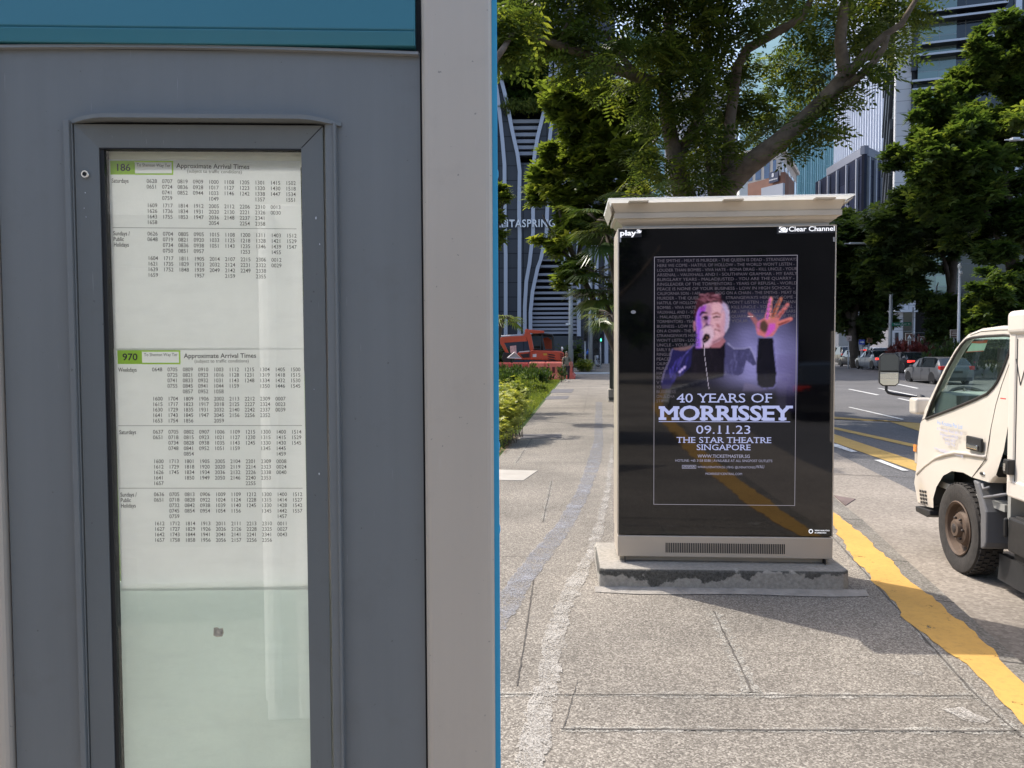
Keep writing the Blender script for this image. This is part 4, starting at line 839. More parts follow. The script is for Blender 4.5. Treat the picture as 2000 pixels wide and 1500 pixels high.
# ---------------------------------------------------------------- bus shelter behind the viewer (mirrored in the glass)
m_white = M('white_masonry_paint', (.72, .72, .70), .8, var=.06, bmp=.5, bs=40)
sh = empty('bus_shelter', (-.9, -2.2, 0), 0, 'white pillared bus shelter behind the viewer, mirrored in the glass', 'bus shelter')
mb = MB(); mb.box((-.6, -.65, 2.42), (4.2, 2.1, .36)); mb.build('roof_slab', M('pebble_dash', (.42, .41, .39), .9, var=.2, vs=30, bmp=.9, bs=70), sh)
mb = MB(); mb.box((.17, .55, 1.12), (.32, .3, 2.24)); mb.build('pillar', m_white, sh, bevel=.01)
mb = MB(); mb.box((-2.5, .55, 1.12), (.42, .3, 2.24)); mb.build('pillar', m_white, sh, bevel=.01)
mb = MB(); mb.tube([(.05, .74, .12), (.05, .74, 2.2)], .036, 10); mb.tube([(.25, .725, .45), (.25, .725, 2.2)], .013, 8); mb.build('pipe', m_white, sh)
mb = MB(); mb.box((.24, .735, .42), (.105, .06, .2)); mb.build('junction_box', M('grey_box', (.55, .56, .56), .5), sh, bevel=.005)
mb = MB(); mb.box((-.8, -1.5, 1.1), (3.8, .15, 2.2)); mb.build('back_wall', M('pale_wall', (.38, .38, .37), .8), sh)
mb = MB(); mb.box((-1.2, -.7, .45), (2.0, .4, .06)); mb.box((-1.2, -.7, .22), (.1, .3, .44)); mb.build('bench', M('bench_steel', (.3, .3, .3), .4, .6), sh)

# ---------------------------------------------------------------- buildings
def facade_glass(name, col, rough=.07, spec=.8, bw=1.5, bh=3.6, line=(.35, .36, .38), lw=.03, var=.35, metal=0.0, warp=0.0):
    "curtain wall: panes in a fine grid, each with its own tone"
    m, N, L = nodes(name); b = N['Principled BSDF']; c = coord(N, L, 1.0)
    sp = N.new('ShaderNodeSeparateXYZ'); L.new(c, sp.inputs[0]); cb = N.new('ShaderNodeCombineXYZ'); L.new(sp.outputs[0], cb.inputs[0]); L.new(sp.outputs[2], cb.inputs[1])
    bt = N.new('ShaderNodeTexBrick'); bt.offset = 0; bt.inputs['Scale'].default_value = 1; bt.inputs['Brick Width'].default_value = bw; bt.inputs['Row Height'].default_value = bh
    bt.inputs['Mortar Size'].default_value = lw; bt.inputs['Mortar Smooth'].default_value = 0; bt.inputs['Bias'].default_value = 0
    bt.inputs['Color1'].default_value = (*[x*(1-var) for x in col], 1); bt.inputs['Color2'].default_value = (*[min(1, x*(1+var)) for x in col], 1); bt.inputs['Mortar'].default_value = (*line, 1)
    L.new(cb.outputs[0], bt.inputs['Vector']); L.new(bt.outputs['Color'], b.inputs['Base Color']); b.inputs['Metallic'].default_value = metal
    b.inputs['Specular IOR Level'].default_value = spec; L.new(math_(N, L, 'ADD', math_(N, L, 'MULTIPLY', bt.outputs['Fac'], .4), rough), b.inputs['Roughness'])
    if warp: bump(N, L, noise(N, L, c, .25, 2), warp, .25, b)
    return m
def wall_mb(mb, a, b, z0, z1, th=.4):
    "upright slab from plan point a to b"
    a, b = Vector((a[0], a[1], 0)), Vector((b[0], b[1], 0)); t = (b-a).normalized(); n = Vector((-t.y, t.x, 0))*th
    return mb.prism([a+Vector((0, 0, z0)), b+Vector((0, 0, z0)), b+Vector((0, 0, z1)), a+Vector((0, 0, z1))], n)

# -- dark tower with pale ribs (left): facade plane through 76 m
m_tile = facade_glass('dark_stone_tiles', lin(56, 57, 68), .35, .5, 2.4, 1.45, lin(36, 36, 44), .04, .06)
m_rib = M('pale_rib_metal', lin(176, 178, 190), .4, .3); m_rib2 = M('louvre_metal', lin(150, 150, 160), .45, .2)
DT = Plane((-30, 78, 0), rad(-1.0)); dto = empty('office_tower', (-30, 78, 0), DT.yaw, 'dark stone clad tower with pale flowing ribs and sky garden, behind the digger', 'office tower')
D = lambda u, v, o=0.0: (lambda q: Vector((q[0], -o, q[1])))(DT(u, v, o))
# stone skin with the sky garden opening cut out
garden = [(978, 100), (981, 165), (990, 202), (1000, 256), (1011, 305), (1016, 318), (1040, 318), (1044, 305), (1050, 270), (1060, 230), (1071, 189), (1076, 140), (1078, 60), (978, 60)]
louv = [(1056, 506), (1050, 524), (1040, 570), (1036, 610), (1036, 657), (1128, 657), (1128, 506)]
x_end = D(1200, 600).x
V, F = holed([(0, 0, -.3), (x_end, 0, -.3), (x_end, 0, 75), (0, 0, 75)], [[D(*p) for p in garden], [D(*p) for p in louv]])
MB().add(V, F).build('stone_skin', m_tile, dto)
mb = MB(); mb.box((x_end/2, 12.0, 37), (x_end-.1, 16, 75)); mb.build('core', M('dark_interior', (.012, .012, .014), .8), dto)
mb = MB(); mb.prism([(x_end, 0, 0), (x_end, 0, 75), (x_end, 20, 75), (x_end, 20, 0)], (.05, 0, 0)); mb.build('side_wall', m_tile, dto)
RIBS = [[(1003, -60), (985, 60), (976, 130), (980, 162), (990, 202), (1000, 256), (1011, 305), (1015, 337), (1014, 405), (1014, 424), (1015, 458), (1014, 657)],
        [(968, 160), (974, 205), (981, 270), (985.6, 324), (986, 405), (986, 424), (988, 500), (988, 656)],
        [(1074, 0), (1077, 100), (1075, 146), (1071, 189), (1060, 230), (1050, 270), (1044, 305), (1040, 351), (1041, 405), (1041, 456), (1034, 516), (1028, 550), (1025, 600), (1025, 656)],
        [(1083, 0), (1086, 119), (1085, 189), (1076, 251), (1072, 286), (1069, 330), (1069, 400), (1067, 456), (1056, 508), (1050, 524), (1040, 570), (1036, 610), (1036, 656)],
        [(1093, -40), (1095, 76), (1094.5, 180), (1094, 297), (1096, 400), (1100, 520)], [(1124, -40), (1125, 116), (1125, 270), (1128, 380), (1130, 657)], [(1152, 430), (1152, 720)], [(1164, 430), (1164, 720)], [(1183, 430), (1183, 720)], [(958, 200), (958, 657)]]
for r in RIBS:
    mb = MB(); P = [D(u, v, .0) for u, v in r]; pr = None
    for p in P:
        q = [p+Vector((-.18, 0, 0)), p+Vector((-.18, -.7, 0)), p+Vector((.18, -.7, 0)), p+Vector((.18, 0, 0))]
        if pr: mb.add(pr+q, [(0, 1, 5, 4), (1, 2, 6, 5), (2, 3, 7, 6)])
        pr = q
    mb.build('rib', m_rib, dto)
for k in range(11):
    x = 1.5+k*2.35; mb = MB(); pr = None
    for z in range(0, 76, 5):
        p = Vector((x+1.0*math.sin(z*.11+k*.9)*(.2+z/60), 0, z)); q = [p+Vector((-.18, 0, 0)), p+Vector((-.18, -.7, 0)), p+Vector((.18, -.7, 0)), p+Vector((.18, 0, 0))]
        if pr: mb.add(pr+q, [(0, 1, 5, 4), (1, 2, 6, 5), (2, 3, 7, 6)])
        pr = q
    mb.build('rib', m_rib, dto)
mb = MB()
for v in (236, 249, 262, 275, 287, 299): a, b = D(1000 if v < 270 else 1008, v), D(1060 if v < 250 else 1048, v); mb.box(((a.x+b.x)/2, .6, a.z), (b.x-a.x, .9, .34))
mb.build('garden_louvre', m_rib2, dto)
mb = MB()
for v in (507, 520, 536, 548.5, 561, 572, 583, 594, 603, 612, 620.5, 628, 635, 643, 650): a, b = D(1037, v), D(1127, v); mb.box(((a.x+b.x)/2, .5, a.z), (b.x-a.x, .8, .24))
mb.build('wall_louvre', m_rib2, dto)
mb = MB(); mb.box(((D(1036, 660).x+D(1128, 660).x)/2, -.05, (D(1080, 656).z)/2), (D(1128, 660).x-D(1036, 660).x, .1, D(1080, 656).z)); mb.build('base_wall', M('grey_base_wall', lin(66, 68, 72), .5, var=.1, vs=.4), dto)
gcl = []
for u, v, r in ((1000, 110, 1.6), (1025, 100, 1.8), (1050, 110, 1.8), (1070, 105, 1.5), (995, 150, 1.3), (1020, 150, 1.7), (1045, 160, 1.7), (1062, 150, 1.2), (1005, 190, 1.1), (1030, 195, 1.3), (1050, 190, 1.2)): p = D(u, v); gcl.append(((p.x, .1, p.z), r))
m_lf_dk = leafmat('deep_green_leaf', (.038, .062, .026), (.070, .104, .038), (.16, .19, .06), .5)
m_lf_mid = leafmat('mid_green_leaf', (.018, .038, .012), (.038, .070, .018), (.095, .13, .03), .40)
m_lf_yel = leafmat('yellow_green_leaf', (.14, .19, .04), (.34, .36, .09), (.66, .62, .26), .4)
m_lf_lime = leafmat('fresh_green_leaf', (.070, .100, .028), (.125, .165, .042), (.27, .28, .07), .55)
m_lf_red = leafmat('red_leaf', (.07, .02, .02), (.14, .03, .03), (.22, .05, .05), .3)
m_palm = leafmat('palm_leaf', (.03, .06, .02), (.07, .11, .035), (.17, .19, .06), .3, .35)
T_WH = tmpl_whorl(6); T_PI = tmpl_pinnate(6); T_BL = tmpl_blade(7)
foliage('garden_foliage', gcl, 90, .45, T_WH, m_lf_mid, dto, 11)
ll = [((D(u, 216).x, -.7, D(u, 214).z), (1.1, .8, .7)) for u in range(992, 1064, 9)]
foliage('garden_hedge', ll, 150, .34, T_BL, m_lf_lime, dto, 12)
mb = MB(); a = D(1083.5, 438); s0 = D(990, 444).x-D(990-61, 444).x
text(mb, 'CAPITASPRING', Vector((D(1084, 444).x, -1.0, D(1084, 446).z)), (1, 0, 0), (0, 0, 1), (15*77/FPX)/.73, 'R', 1, .012, .05, 0, 131*77/FPX); o_ = mb.build('sign_lettering', M('white_sign_letter', (.85, .85, .88), .4), dto)
sm = o_.modifiers.new('thick', 'SOLIDIFY'); sm.thickness = .12

# -- glass block with sun louvres (right)
m_stone = facade_glass('pale_stone_panels', (.56, .56, .58), .5, .4, 1.9, 1.3, (.24, .24, .27), .025, .05)
m_cw = facade_glass('green_curtain_wall', (.16, .24, .23), .05, 1.0, 2.6, 1.27, (.22, .24, .25), .03, .3, .25, .12)
m_cwd = facade_glass('dark_curtain_wall', (.012, .02, .03), .08, .7, 2.6, 3.8, (.10, .11, .12), .04, .4, 0, .05)
m_lou = M('louvre_dark', lin(58, 62, 70), .4, .3); m_loue = M('louvre_edge', lin(188, 192, 200), .4, .3)
gp = at(1776, 600, 88); RB = Plane((gp.x, gp.y, 0), rad(-17.5)); rbo = empty('glass_office', (gp.x, gp.y, 0), RB.yaw, 'green glass office block with long horizontal sun louvres, right of the street', 'office building')
E_ = lambda u, v, o=0.0: (lambda q: Vector((q[0], -o, q[1])))(RB(u, v, o))
xg0, xg1 = E_(1790, 300).x, E_(1864, 300).x; xr1 = 62
mb = MB(); wall_mb(mb, (xg0, 0), (xg1, 0), 8, 70, .5); mb.build('curtain_wall', m_cw, rbo)
mb = MB(); wall_mb(mb, (xg1+.01, 0.1), (E_(1980, 200).x, 0.1), 8, 70, .5); wall_mb(mb, (xg0, 3), (xr1, 3), 0, 8, .4); mb.build('dark_curtain_wall', m_cwd, rbo)
mb = MB(); wall_mb(mb, (E_(1978, 200).x, -.4), (E_(1990, 200).x, -.4), 0, 70, 1.5); mb.build('corner_pier', M('silver_column', lin(196, 200, 210), .35, .4), rbo)
mb = MB(); wall_mb(mb, (E_(1990, 200).x, .6), (xr1, .6), 0, 70, .5); mb.build('side_curtain_wall', m_cwd, rbo)
mb = MB(); mb.box((xg0+12, .8, 7.6), (30, 5, .8)); mb.build('canopy', m_lou, rbo)
mb = MB(); me_ = MB()
for v in (-39, -24, 28, 43, 89, 111, 160, 177, 229, 244, 298, 312, 366, 380, 434, 448):
    z = E_(1786, v, .9).z; a, b = E_(1781 if v != 89 else 1800, v, .9).x, E_(1968, v, .9).x
    mb.box(((a+b)/2, -.55, z), (b-a, 1.1, .16)); me_.box(((a+b)/2, -1.13, z+.05), (b-a, .08, .22))
mb.build('sun_louvre', m_lou, rbo); me_.build('louvre_edge', m_loue, rbo)
# stone corner pier and its receding side with leaning fins
pa = E_(1748, 300); pb = E_(1777, 300)
mb = MB(); mb.prism([(pa.x, -.3, -1), (pb.x, -.3, -1), (pb.x, -.3, 75), (pa.x, -.3, 75)], (0, 1.5, 0)); mb.build('stone_pier', m_stone, rbo)
mb = MB(); mb.prism([(pb.x, .2, -1), (xg0, .4, -1), (xg0, .4, 75), (pb.x, .2, 75)], (0, .3, 0)); mb.build('recess', M('dark_recess', (.03, .03, .035), .6), rbo)
m_side = facade_glass('pale_side_glass', lin(150, 164, 172), .1, .8, 1.2, 3.8, lin(120, 128, 138), .03, .12)
def sideplane(u): return E_(u, 300)
pf_ = at(1728, 300, 108)-rbo.location; pf_ = Vector((pf_.dot(RB.x), pf_.dot(RB.n), 0)); sd0 = Vector((pa.x-.05, -.2, 0)); up_ = lambda p, z: Vector((p.x, p.y, z))
mb = MB(); mb.prism([up_(sd0, -1), up_(sd0, 75), up_(pf_, 75), up_(pf_, -1)], (.4, .1, 0)); mb.build('side_wall', m_side, rbo)
mb = MB()
for k in range(11):
    z = 4+k*5.4
    for t0, t1 in ((.55, .12), (.95, .5)):
        a = up_(sd0+(pf_-sd0)*t0, z); b = up_(sd0+(pf_-sd0)*t1, z+7.4); mb.prism([a, b, b+Vector((0, 0, 1.1)), a+Vector((0, 0, 1.1))], (-.45, -.05, 0))
mb.build('leaning_fin', m_lou, rbo)
mb = MB()
for k in range(11):
    z = 6+k*5.4; a = Vector((pb.x-.1, -.35, z)); b = Vector((xg0-.1, -.1, z+4.2)); mb.prism([a, a+Vector((.5, 0, 0)), b+Vector((0, 0, .3)), b+Vector((-.4, 0, .3))], (0, -.5, 0))
mb.build('recess_fin', m_lou, rbo)
# lower stone entrance block with the street corner
s0_ = at(1736, 700, 80); s1_ = at(1784, 700, 80); sb = empty('stone_entrance_block', (s0_.x, 80, -.1), rad(-6), 'pale grey stone corner block behind the green street name sign', 'building')
ht = at(1750, 545, 80).z; wd = s1_.x-s0_.x
mb = MB(); mb.box((wd/2, 3, ht/2), (wd, 6, ht)); mb.build('block_wall', m_stone, sb)
mb = MB(); z0, z1 = at(1750, 700, 80).z, at(1750, 608, 80).z; mb.box((wd*.72, -.03, (z0+z1)/2+.3), (wd*.36, .1, z1-z0-.6)); mb.build('entrance_glass', m_cwd, sb)
mb = MB(); mb.box((wd*.55, -.3, at(1750, 606, 80).z), (wd*.9, .7, .25)); mb.build('ledge', m_loue, sb)
mb = MB(); mb.box((wd*.29, -.06, at(1750, 661, 80).z), (.3, .1, 1.4)); mb.build('slit_window', M('slit_dark', (.02, .02, .03), .3), sb)
sg = MB(); zc = at(1758, 582, 80).z; sg.box((wd*.47, -.1, zc), (.60, .12, .80)); pn = sg.build('wall_plaque', M('navy_plaque', lin(40, 48, 108), .5), sb)
mb = MB(); text(mb, '24', (wd*.47, -.17, zc-.28), (1, 0, 0), (0, 0, 1), .42, 'C', 1, .02); mb.build('plaque_number', M('plaque_white', (.7, .7, .75), .5), pn)

# -- dark block with pale stepped fins (middle distance)
bp = at(1687, 400, 150); BL = Plane((bp.x, bp.y, 0), rad(-20)); blo = empty('fin_tower', (bp.x, bp.y, 0), 0, 'dark navy office block with pale stepped vertical fins, above the kiosk roof', 'office tower')
zb1, zb0 = at(1687, 284, 150).z, 0
lft = at(1592, 400, 175); rgt = at(1728, 400, 157)
m_navy = facade_glass('navy_glass', lin(38, 42, 60), .3, .2, 1.5, 3.6, lin(30, 33, 46), .05, .25, 0, .05); m_crown = M('grey_crown', lin(124, 128, 140), .5)
def face_obj(name, a, b, z0, z1, mat, parent, th=.5):
    "a facade in its own frame so the pane grid follows it"
    a, b = Vector((a.x, a.y, 0)), Vector((b.x, b.y, 0)); L_ = (b-a).length; yaw = math.atan2(b.y-a.y, b.x-a.x)
    mb = MB(); mb.box((L_/2, th/2, (z0+z1)/2), (L_, th, z1-z0)); f = mb.build(name, mat, parent); f.location = a-parent.location; f.location.z = 0; f.rotation_euler = (0, 0, yaw-parent.rotation_euler.z); return f
cn = Vector((bp.x, bp.y, 0))
fl = face_obj('left_facade', lft, cn, 0, zb1-1.6, m_navy, blo); fr_ = face_obj('right_facade', cn, rgt, 0, zb1-1.6, m_navy, blo)
face_obj('crown', lft+(cn-lft)*.25, cn, zb1-1.6, zb1, m_crown, blo, .8); face_obj('crown', cn, rgt, zb1-1.6, zb1, m_crown, blo, .8)
m_fin = M('pale_fin', lin(176, 180, 190), .45, .2)
for (P, Q, n_, sd) in ((lft, cn, 5, 5), (cn, rgt, 3, 8)):
    P0, Q0 = Vector((P.x, P.y, 0)), Vector((Q.x, Q.y, 0)); t = (Q0-P0).normalized(); nn = Vector((t.y, -t.x, 0)); r = random.Random(sd); Ln = (Q0-P0).length
    for i in range(n_):
        mb = MB(); x = Ln*(.14+i/n_*.95); zs = zb1-2; zc = zb1-r.uniform(10, 20)
        for z1, z0, dx in ((zs, zc, 0), (zc, zc-r.uniform(8, 14), .9), (zc-9, 0, -.3)):
            c = P0+t*(x+dx)+nn*.35-blo.location; c.z = (z1+z0)/2; mb.box(c, (.34, .4, abs(z1-z0)), Matrix.Rotation(math.atan2(t.y, t.x), 3, 'Z'))
        mb.build('fin', m_fin, blo)
# -- white glass tower behind it
wa = at(1632, 200, 215); wb = at(1760, 200, 165); wto = empty('white_glass_tower', (wa.x, wa.y, 0), math.atan2(wb.y-wa.y, wb.x-wa.x), 'pale white glass tower with a planted sky terrace, behind the dark fin block', 'office tower')
m_wg = facade_glass('white_glass', lin(196, 208, 228), .12, .8, 2.2, 6.0, lin(226, 232, 244), .12, .10, .0, .05)
Lw = (Vector((wb.x, wb.y))-Vector((wa.x, wa.y))).length; zt1 = at(1700, 258, 185).z
mb = MB(); mb.box((Lw/2, 6, 60+zt1/2+12), (Lw, 12, 120-zt1+0)); mb.v = [(x, y, z) for x, y, z in mb.v]; mb.build('upper_facade', m_wg, wto)
mb = MB(); mb.box((Lw/2, 7.5, zt1/2+10), (Lw, 9, zt1+20)); mb.build('terrace_wall', facade_glass('grey_terrace', lin(120, 126, 140), .3, .5, 2.2, 5, lin(160, 166, 180), .1, .2), wto)
mb = MB()
for i in range(26): mb.box((Lw*(i+.5)/26, -.25, 80), (.35, .5, 84))
mb.build('facade_fin', M('white_fin', lin(222, 228, 240), .4), wto)
# -- teal tower
ta = at(1530, 300, 235); tb = at(1655, 300, 255); tto = empty('teal_glass_tower', (ta.x, ta.y, 0), math.atan2(tb.y-ta.y, tb.x-ta.x), 'teal green glass tower with fine vertical mullions, left of the dark fin block', 'office tower')
Lt = (Vector((tb.x, tb.y))-Vector((ta.x, ta.y))).length
mb = MB(); mb.box((Lt/2, 8, 55), (Lt, 16, 110)); mb.build('curtain_wall', facade_glass('teal_glass', lin(96, 150, 156), .15, .7, 1.6, 3.4, lin(150, 190, 196), .14, .22, .0, .1), tto)
mb = MB()
for i in range(30): mb.box((Lt*i/30, -.2, 55), (.22 if i % 3 else .5, .4, 110))
mb.build('mullion', M('pale_mullion', lin(160, 200, 206), .4), tto)
# -- cream block with punched windows, and the brown block with its sign in front
ca = at(1440, 320, 172); cb_ = at(1524, 320, 165); cc_ = at(1556, 320, 190)
cro = empty('cream_block', (cb_.x, cb_.y, 0), 0, 'cream stone office block with square punched windows, beyond the sloping tree limb', 'building')
m_cream = M('cream_stone', lin(206, 196, 184), .7, var=.05); m_win = M('blue_window_glass', lin(82, 104, 136), .12, 0, .8, var=.25, vs=.4)
zc1 = at(1524, 290, 165).z
m_cr = [(ca, cb_, 5), (cb_, cc_, 5)]
for i, (p, q, nw) in enumerate(m_cr):
    f = face_obj('cream_wall', p, q, 0, zc1-(0 if i == 0 else .0), m_cream, cro, .8); Ln = (Vector((q.x, q.y))-Vector((p.x, p.y))).length
    for r_ in range(4):
        for k in range(nw):
            mb = MB(); mb.box((Ln*(k+.5)/nw, -.04, zc1-4-r_*6.8), (Ln/nw*.62, .12, 3.6)); mb.build('window', m_win, f)
    mb = MB(); mb.box((Ln/2, .1, zc1+.4), (Ln+.4, 1.6, .8)); mb.build('cornice', m_cream, f)
ba = at(1455, 350, 140); bb = at(1534, 350, 132); bc = at(1551, 350, 140)
bro = empty('brown_block', (ba.x, ba.y, 0), 0, 'brown clad block with a navy sign reading 8, low over the kiosk roof', 'building')
m_brn = M('brown_cladding', lin(136, 96, 78), .6, var=.22, vs=.35)
zk = at(1534, 333, 132).z
f1 = face_obj('brown_wall', ba, bb, 0, zk-.6, m_brn, bro, .8); face_obj('brown_wall', bb, bc, 0, zk-.2, m_brn, bro, .8)
Ln = (Vector((bb.x, bb.y))-Vector((ba.x, ba.y))).length
mb = MB(); zl = at(1520, 358, 132).z; mb.box((Ln*.74, -.35, zl/2), (Ln*.52, .5, zl)); mb.build('grey_bay', M('grey_bay', lin(168, 172, 182), .5, var=.05, vs=.3), f1)
sx, sz = Ln*.76, at(1524, 346, 134).z; sw = Ln*.22
mb = MB(); mb.box((sx, -.3, sz), (sw, .3, sw*.92)); sgn = mb.build('navy_sign', M('navy_sign', lin(58, 66, 92), .5), f1)
mb = MB(); text(mb, '8', (sx-sw*.06, -.5, sz), (1, 0, 0), (0, 0, 1), sw*.44, 'C', 1, .03); text(mb, 'ROBINSON', (sx, -.5, sz-sw*.28), (1, 0, 0), (0, 0, 1), sw*.15, 'C', 1, .03, 0, 0, sw*.9); mb.build('sign_text', M('sign_white', (.85, .85, .88), .5), sgn)
pk = MB(); wp = at(1458, 370, 120); pk.box((0, 3, at(1458, 350, 120).z/2), (1.3, 3, at(1458, 350, 120).z)); po = pk.build('white_stair_tower', M('white_render', (.78, .78, .76), .7)); po.location = (wp.x, wp.y, 0); tag(po, 'narrow white stair tower left of the brown clad block', 'building')
# far backdrop blocks that close the street
for nm, u0, u1, y, vt, mt, lb in (('far_block', 1140, 1215, 120, 130, facade_glass('far_white_glass', lin(196, 200, 212), .2, .6, 3, 3.6, lin(150, 156, 168), .3, .12), 'pale far office block glimpsed through the big tree beside the dark tower'),
                              ('far_block', 1225, 1330, 260, 60, facade_glass('far_teal_glass', lin(140, 176, 186), .2, .6, 3, 3.6, lin(180, 200, 208), .3, .12), 'pale teal far tower glimpsed through the crown of the big tree'),
                              ('far_block', 1330, 1440, 230, 180, facade_glass('far_grey_glass', lin(170, 172, 178), .3, .5, 3, 3.6, lin(120, 126, 138), .3, .12), 'grey far block hidden behind the trunk of the big tree'),
                              ('far_block', 1640, 1742, 110, 560, M('street_wall', lin(150, 152, 158), .6, var=.15, vs=.3), 'low pale street building behind the dark trees and the queue of cars')):
    a, b = at(u0, 500, y), at(u1, 500, y+4); o = empty(nm, (a.x, a.y, 0), math.atan2(b.y-a.y, b.x-a.x), lb, 'building'); L_ = math.hypot(b.x-a.x, b.y-a.y); h_ = at((u0+u1)/2, vt, y).z
    mb = MB(); mb.box((L_/2, 6, h_/2), (L_, 12, h_)); mb.build('facade', mt, o); mb = MB(); mb.box((L_/2, 6, h_+.4), (L_+.4, 12.4, .8)); mb.build('parapet', M('parapet_grey', lin(140, 142, 150), .6), o)
# dark block added behind the viewer so the kiosk screen reflects black
bk = empty('added_rear_block', (-14, -60, 0), 0, 'dark block added behind the viewer to keep the kiosk screen reflection black', 'building')
mb = MB(); mb.box((6, 0, 9), (110, 8, 18)); mb.build('dark_blocker', M('rear_dark', (.03, .031, .033), .6, var=.4, vs=.2), bk)
# ---------------------------------------------------------------- trees and planting
m_bark = M('grey_brown_bark', (.155, .115, .085), .9, var=.35, vs=5, bmp=.9, bs=28)
m_bark_d = M('dark_bark', (.085, .065, .05), .9, var=.35, vs=4, bmp=.8, bs=20)
def AT(L_): return [at(*p) for p in L_]
m_lf_road = leafmat('roadside_leaf', (.034, .060, .020), (.070, .110, .032), (.20, .24, .06), .50)
m_lf_big = leafmat('feathery_leaf', (.042, .066, .024), (.086, .118, .034), (.22, .23, .055), .55)
# the big tree behind the kiosk
KF = 1.43; Y0 = 14.0*KF
bt = empty('street_tree', at(1380, 500, Y0).xy.to_3d(), 0, 'big spreading street tree with sloping limbs, directly behind the advertising kiosk', 'tree'); iv = -bt.location
def rel(o, P): return [Vector(p)-o.location for p in P]
limbs = [([(1372, 870, 14), (1372, 620, 14), (1376, 470, 14)], [.34, .30, .30]),
  ([(1376, 480, 14), (1335, 380, 14), (1322, 330, 14), (1311, 270, 14), (1303, 230, 14), (1297, 162, 14), (1304, 90, 14.2), (1308, 22, 14.4), (1290, -60, 14.5)], [.26, .20, .155, .14, .13, .115, .10, .09, .06]),
  ([(1376, 480, 14), (1402, 400, 13.8), (1422, 362, 13.7), (1460, 324, 13.5), (1527, 273, 13.2), (1576, 230, 13.0), (1622, 184, 12.8), (1650, 150, 12.7)], [.28, .24, .21, .19, .165, .15, .14, .13]),
  ([(1650, 152, 12.7), (1646, 120, 12.7), (1641, 81, 12.6), (1645, 40, 12.6), (1655, -20, 12.5), (1680, -90, 12.4)], [.105, .10, .092, .085, .075, .05]),
  ([(1644, 156, 12.7), (1672, 128, 12.7), (1700, 96, 12.6), (1730, 67, 12.5), (1760, 48, 12.4), (1800, -20, 12.3)], [.10, .085, .07, .055, .05, .03]),
  ([(1630, 176, 12.8), (1665, 160, 12.6), (1700, 130, 12.4), (1727, 92, 12.3), (1735, 70, 12.2)], [.085, .07, .06, .05, .03]),
  ([(1300, 165, 14), (1246, 151, 13.8), (1203, 134, 13.5), (1162, 117, 13.3), (1125, 100, 13.1), (1090, 88, 13), (1050, 72, 12.9), (1027, 66, 12.8)], [.10, .095, .09, .085, .075, .065, .05, .03]),
  ([(1250, 152, 13.8), (1228, 128, 13.6), (1205, 100, 13.5), (1180, 60, 13.4)], [.07, .06, .05, .03]),
  ([(1420, 362, 13.8), (1425, 240, 13.9), (1440, 130, 14), (1460, 95, 14), (1514, 64, 13.8), (1568, 34, 13.6), (1600, -40, 13.5)], [.12, .10, .09, .085, .08, .06, .04]),
  ([(1318, 320, 14), (1365, 230, 14.3), (1385, 150, 14.6), (1380, 60, 15), (1400, -60, 15)], [.11, .09, .08, .06, .04]),
  ([(1090, 88, 13), (1105, 50, 13), (1118, 20, 13)], [.03, .022, .015]), ([(965, 120, 10), (985, 92, 10.2), (993, 78, 10.4), (1010, 50, 10.8), (1040, 20, 11.2)], [.045, .04, .035, .03, .02]),
  ([(1387, 382, 13.7), (1384, 330, 13.8), (1378, 260, 14), (1360, 200, 14)], [.045, .04, .035, .03])]
mb = bark_limbs([(rel(bt, AT([(u, v, y*KF) for u, v, y in P])), [r*KF for r in R]) for P, R in limbs], 12); mb.build('trunk', m_bark, bt, True)
cl = []
def cadd(lst, y, jit=1.2):
    for u, v, r in lst: cl.append((at(u, v, KF*(y+random.uniform(-jit, jit)+(1.6 if u > 1400 and 60 < v < 340 and y > 13 else 0)))-bt.location, r*KF))
cadd([(u, random.uniform(-130, -60), 1.25) for u in range(900, 1860, 105)], 14.0, 2.5); cadd([(u, -220, 1.5) for u in range(950, 1800, 150)], 14.5, 3)
cadd([(990, 20, .8), (1060, 20, .9), (1130, 20, 1.0), (1200, 30, 1.0), (1275, 40, 1.0), (1345, 50, 1.0), (1420, 20, .8), (1500, -10, .55), (1555, 25, .7), (1600, 30, .6), (1680, 20, .75), (1745, 10, .6), (1790, 40, .4), (1700, 70, .5)], 13.6, 1.4)
cadd([(1000, 70, .5), (1040, 80, .45), (1110, 85, .55), (1170, 100, .7), (1235, 105, .7), (1300, 120, .9), (1370, 120, .9), (1430, 110, .6), (1545, 95, .45), (1590, 90, .6), (1730, 110, .38), (1770, 80, .35), (1600, 140, .5), (1690, 60, .5), (1385, 60, .8), (1500, 120, .4)], 13.5, 1.2)
cadd([(1245, 190, .6), (1330, 190, .85), (1400, 190, .9), (1460, 180, .8), (1530, 170, .7), (1580, 180, .5), (1205, 170, .35), (1290, 240, .5), (1360, 260, .8), (1430, 250, .75), (1490, 230, .6), (1540, 225, .4), (1425, 300, .4), (1380, 320, .6), (1320, 330, .5), (1350, 365, .4), (1270, 300, .45), (1250, 350, .5), (1395, 350, .3)], 14.0, 1.0)
cadd([(1590, 240, .2), (1615, 255, .12), (1630, 205, .28), (1650, 180, .22), (1700, 130, .3), (1560, 280, .16)], 12.6, .3)
for u, v, r in ((984, 62, .28), (1004, 32, .32), (976, 104, .16), (1020, 14, .3), (965, 60, .3), (1000, 80, .14)): cl.append((at(u, v, 10.6*KF)-bt.location, r*KF))
foliage('crown', cl, 108, .58, T_PI, m_lf_big, bt, 21, (-.1, .6), .6, sub=7)
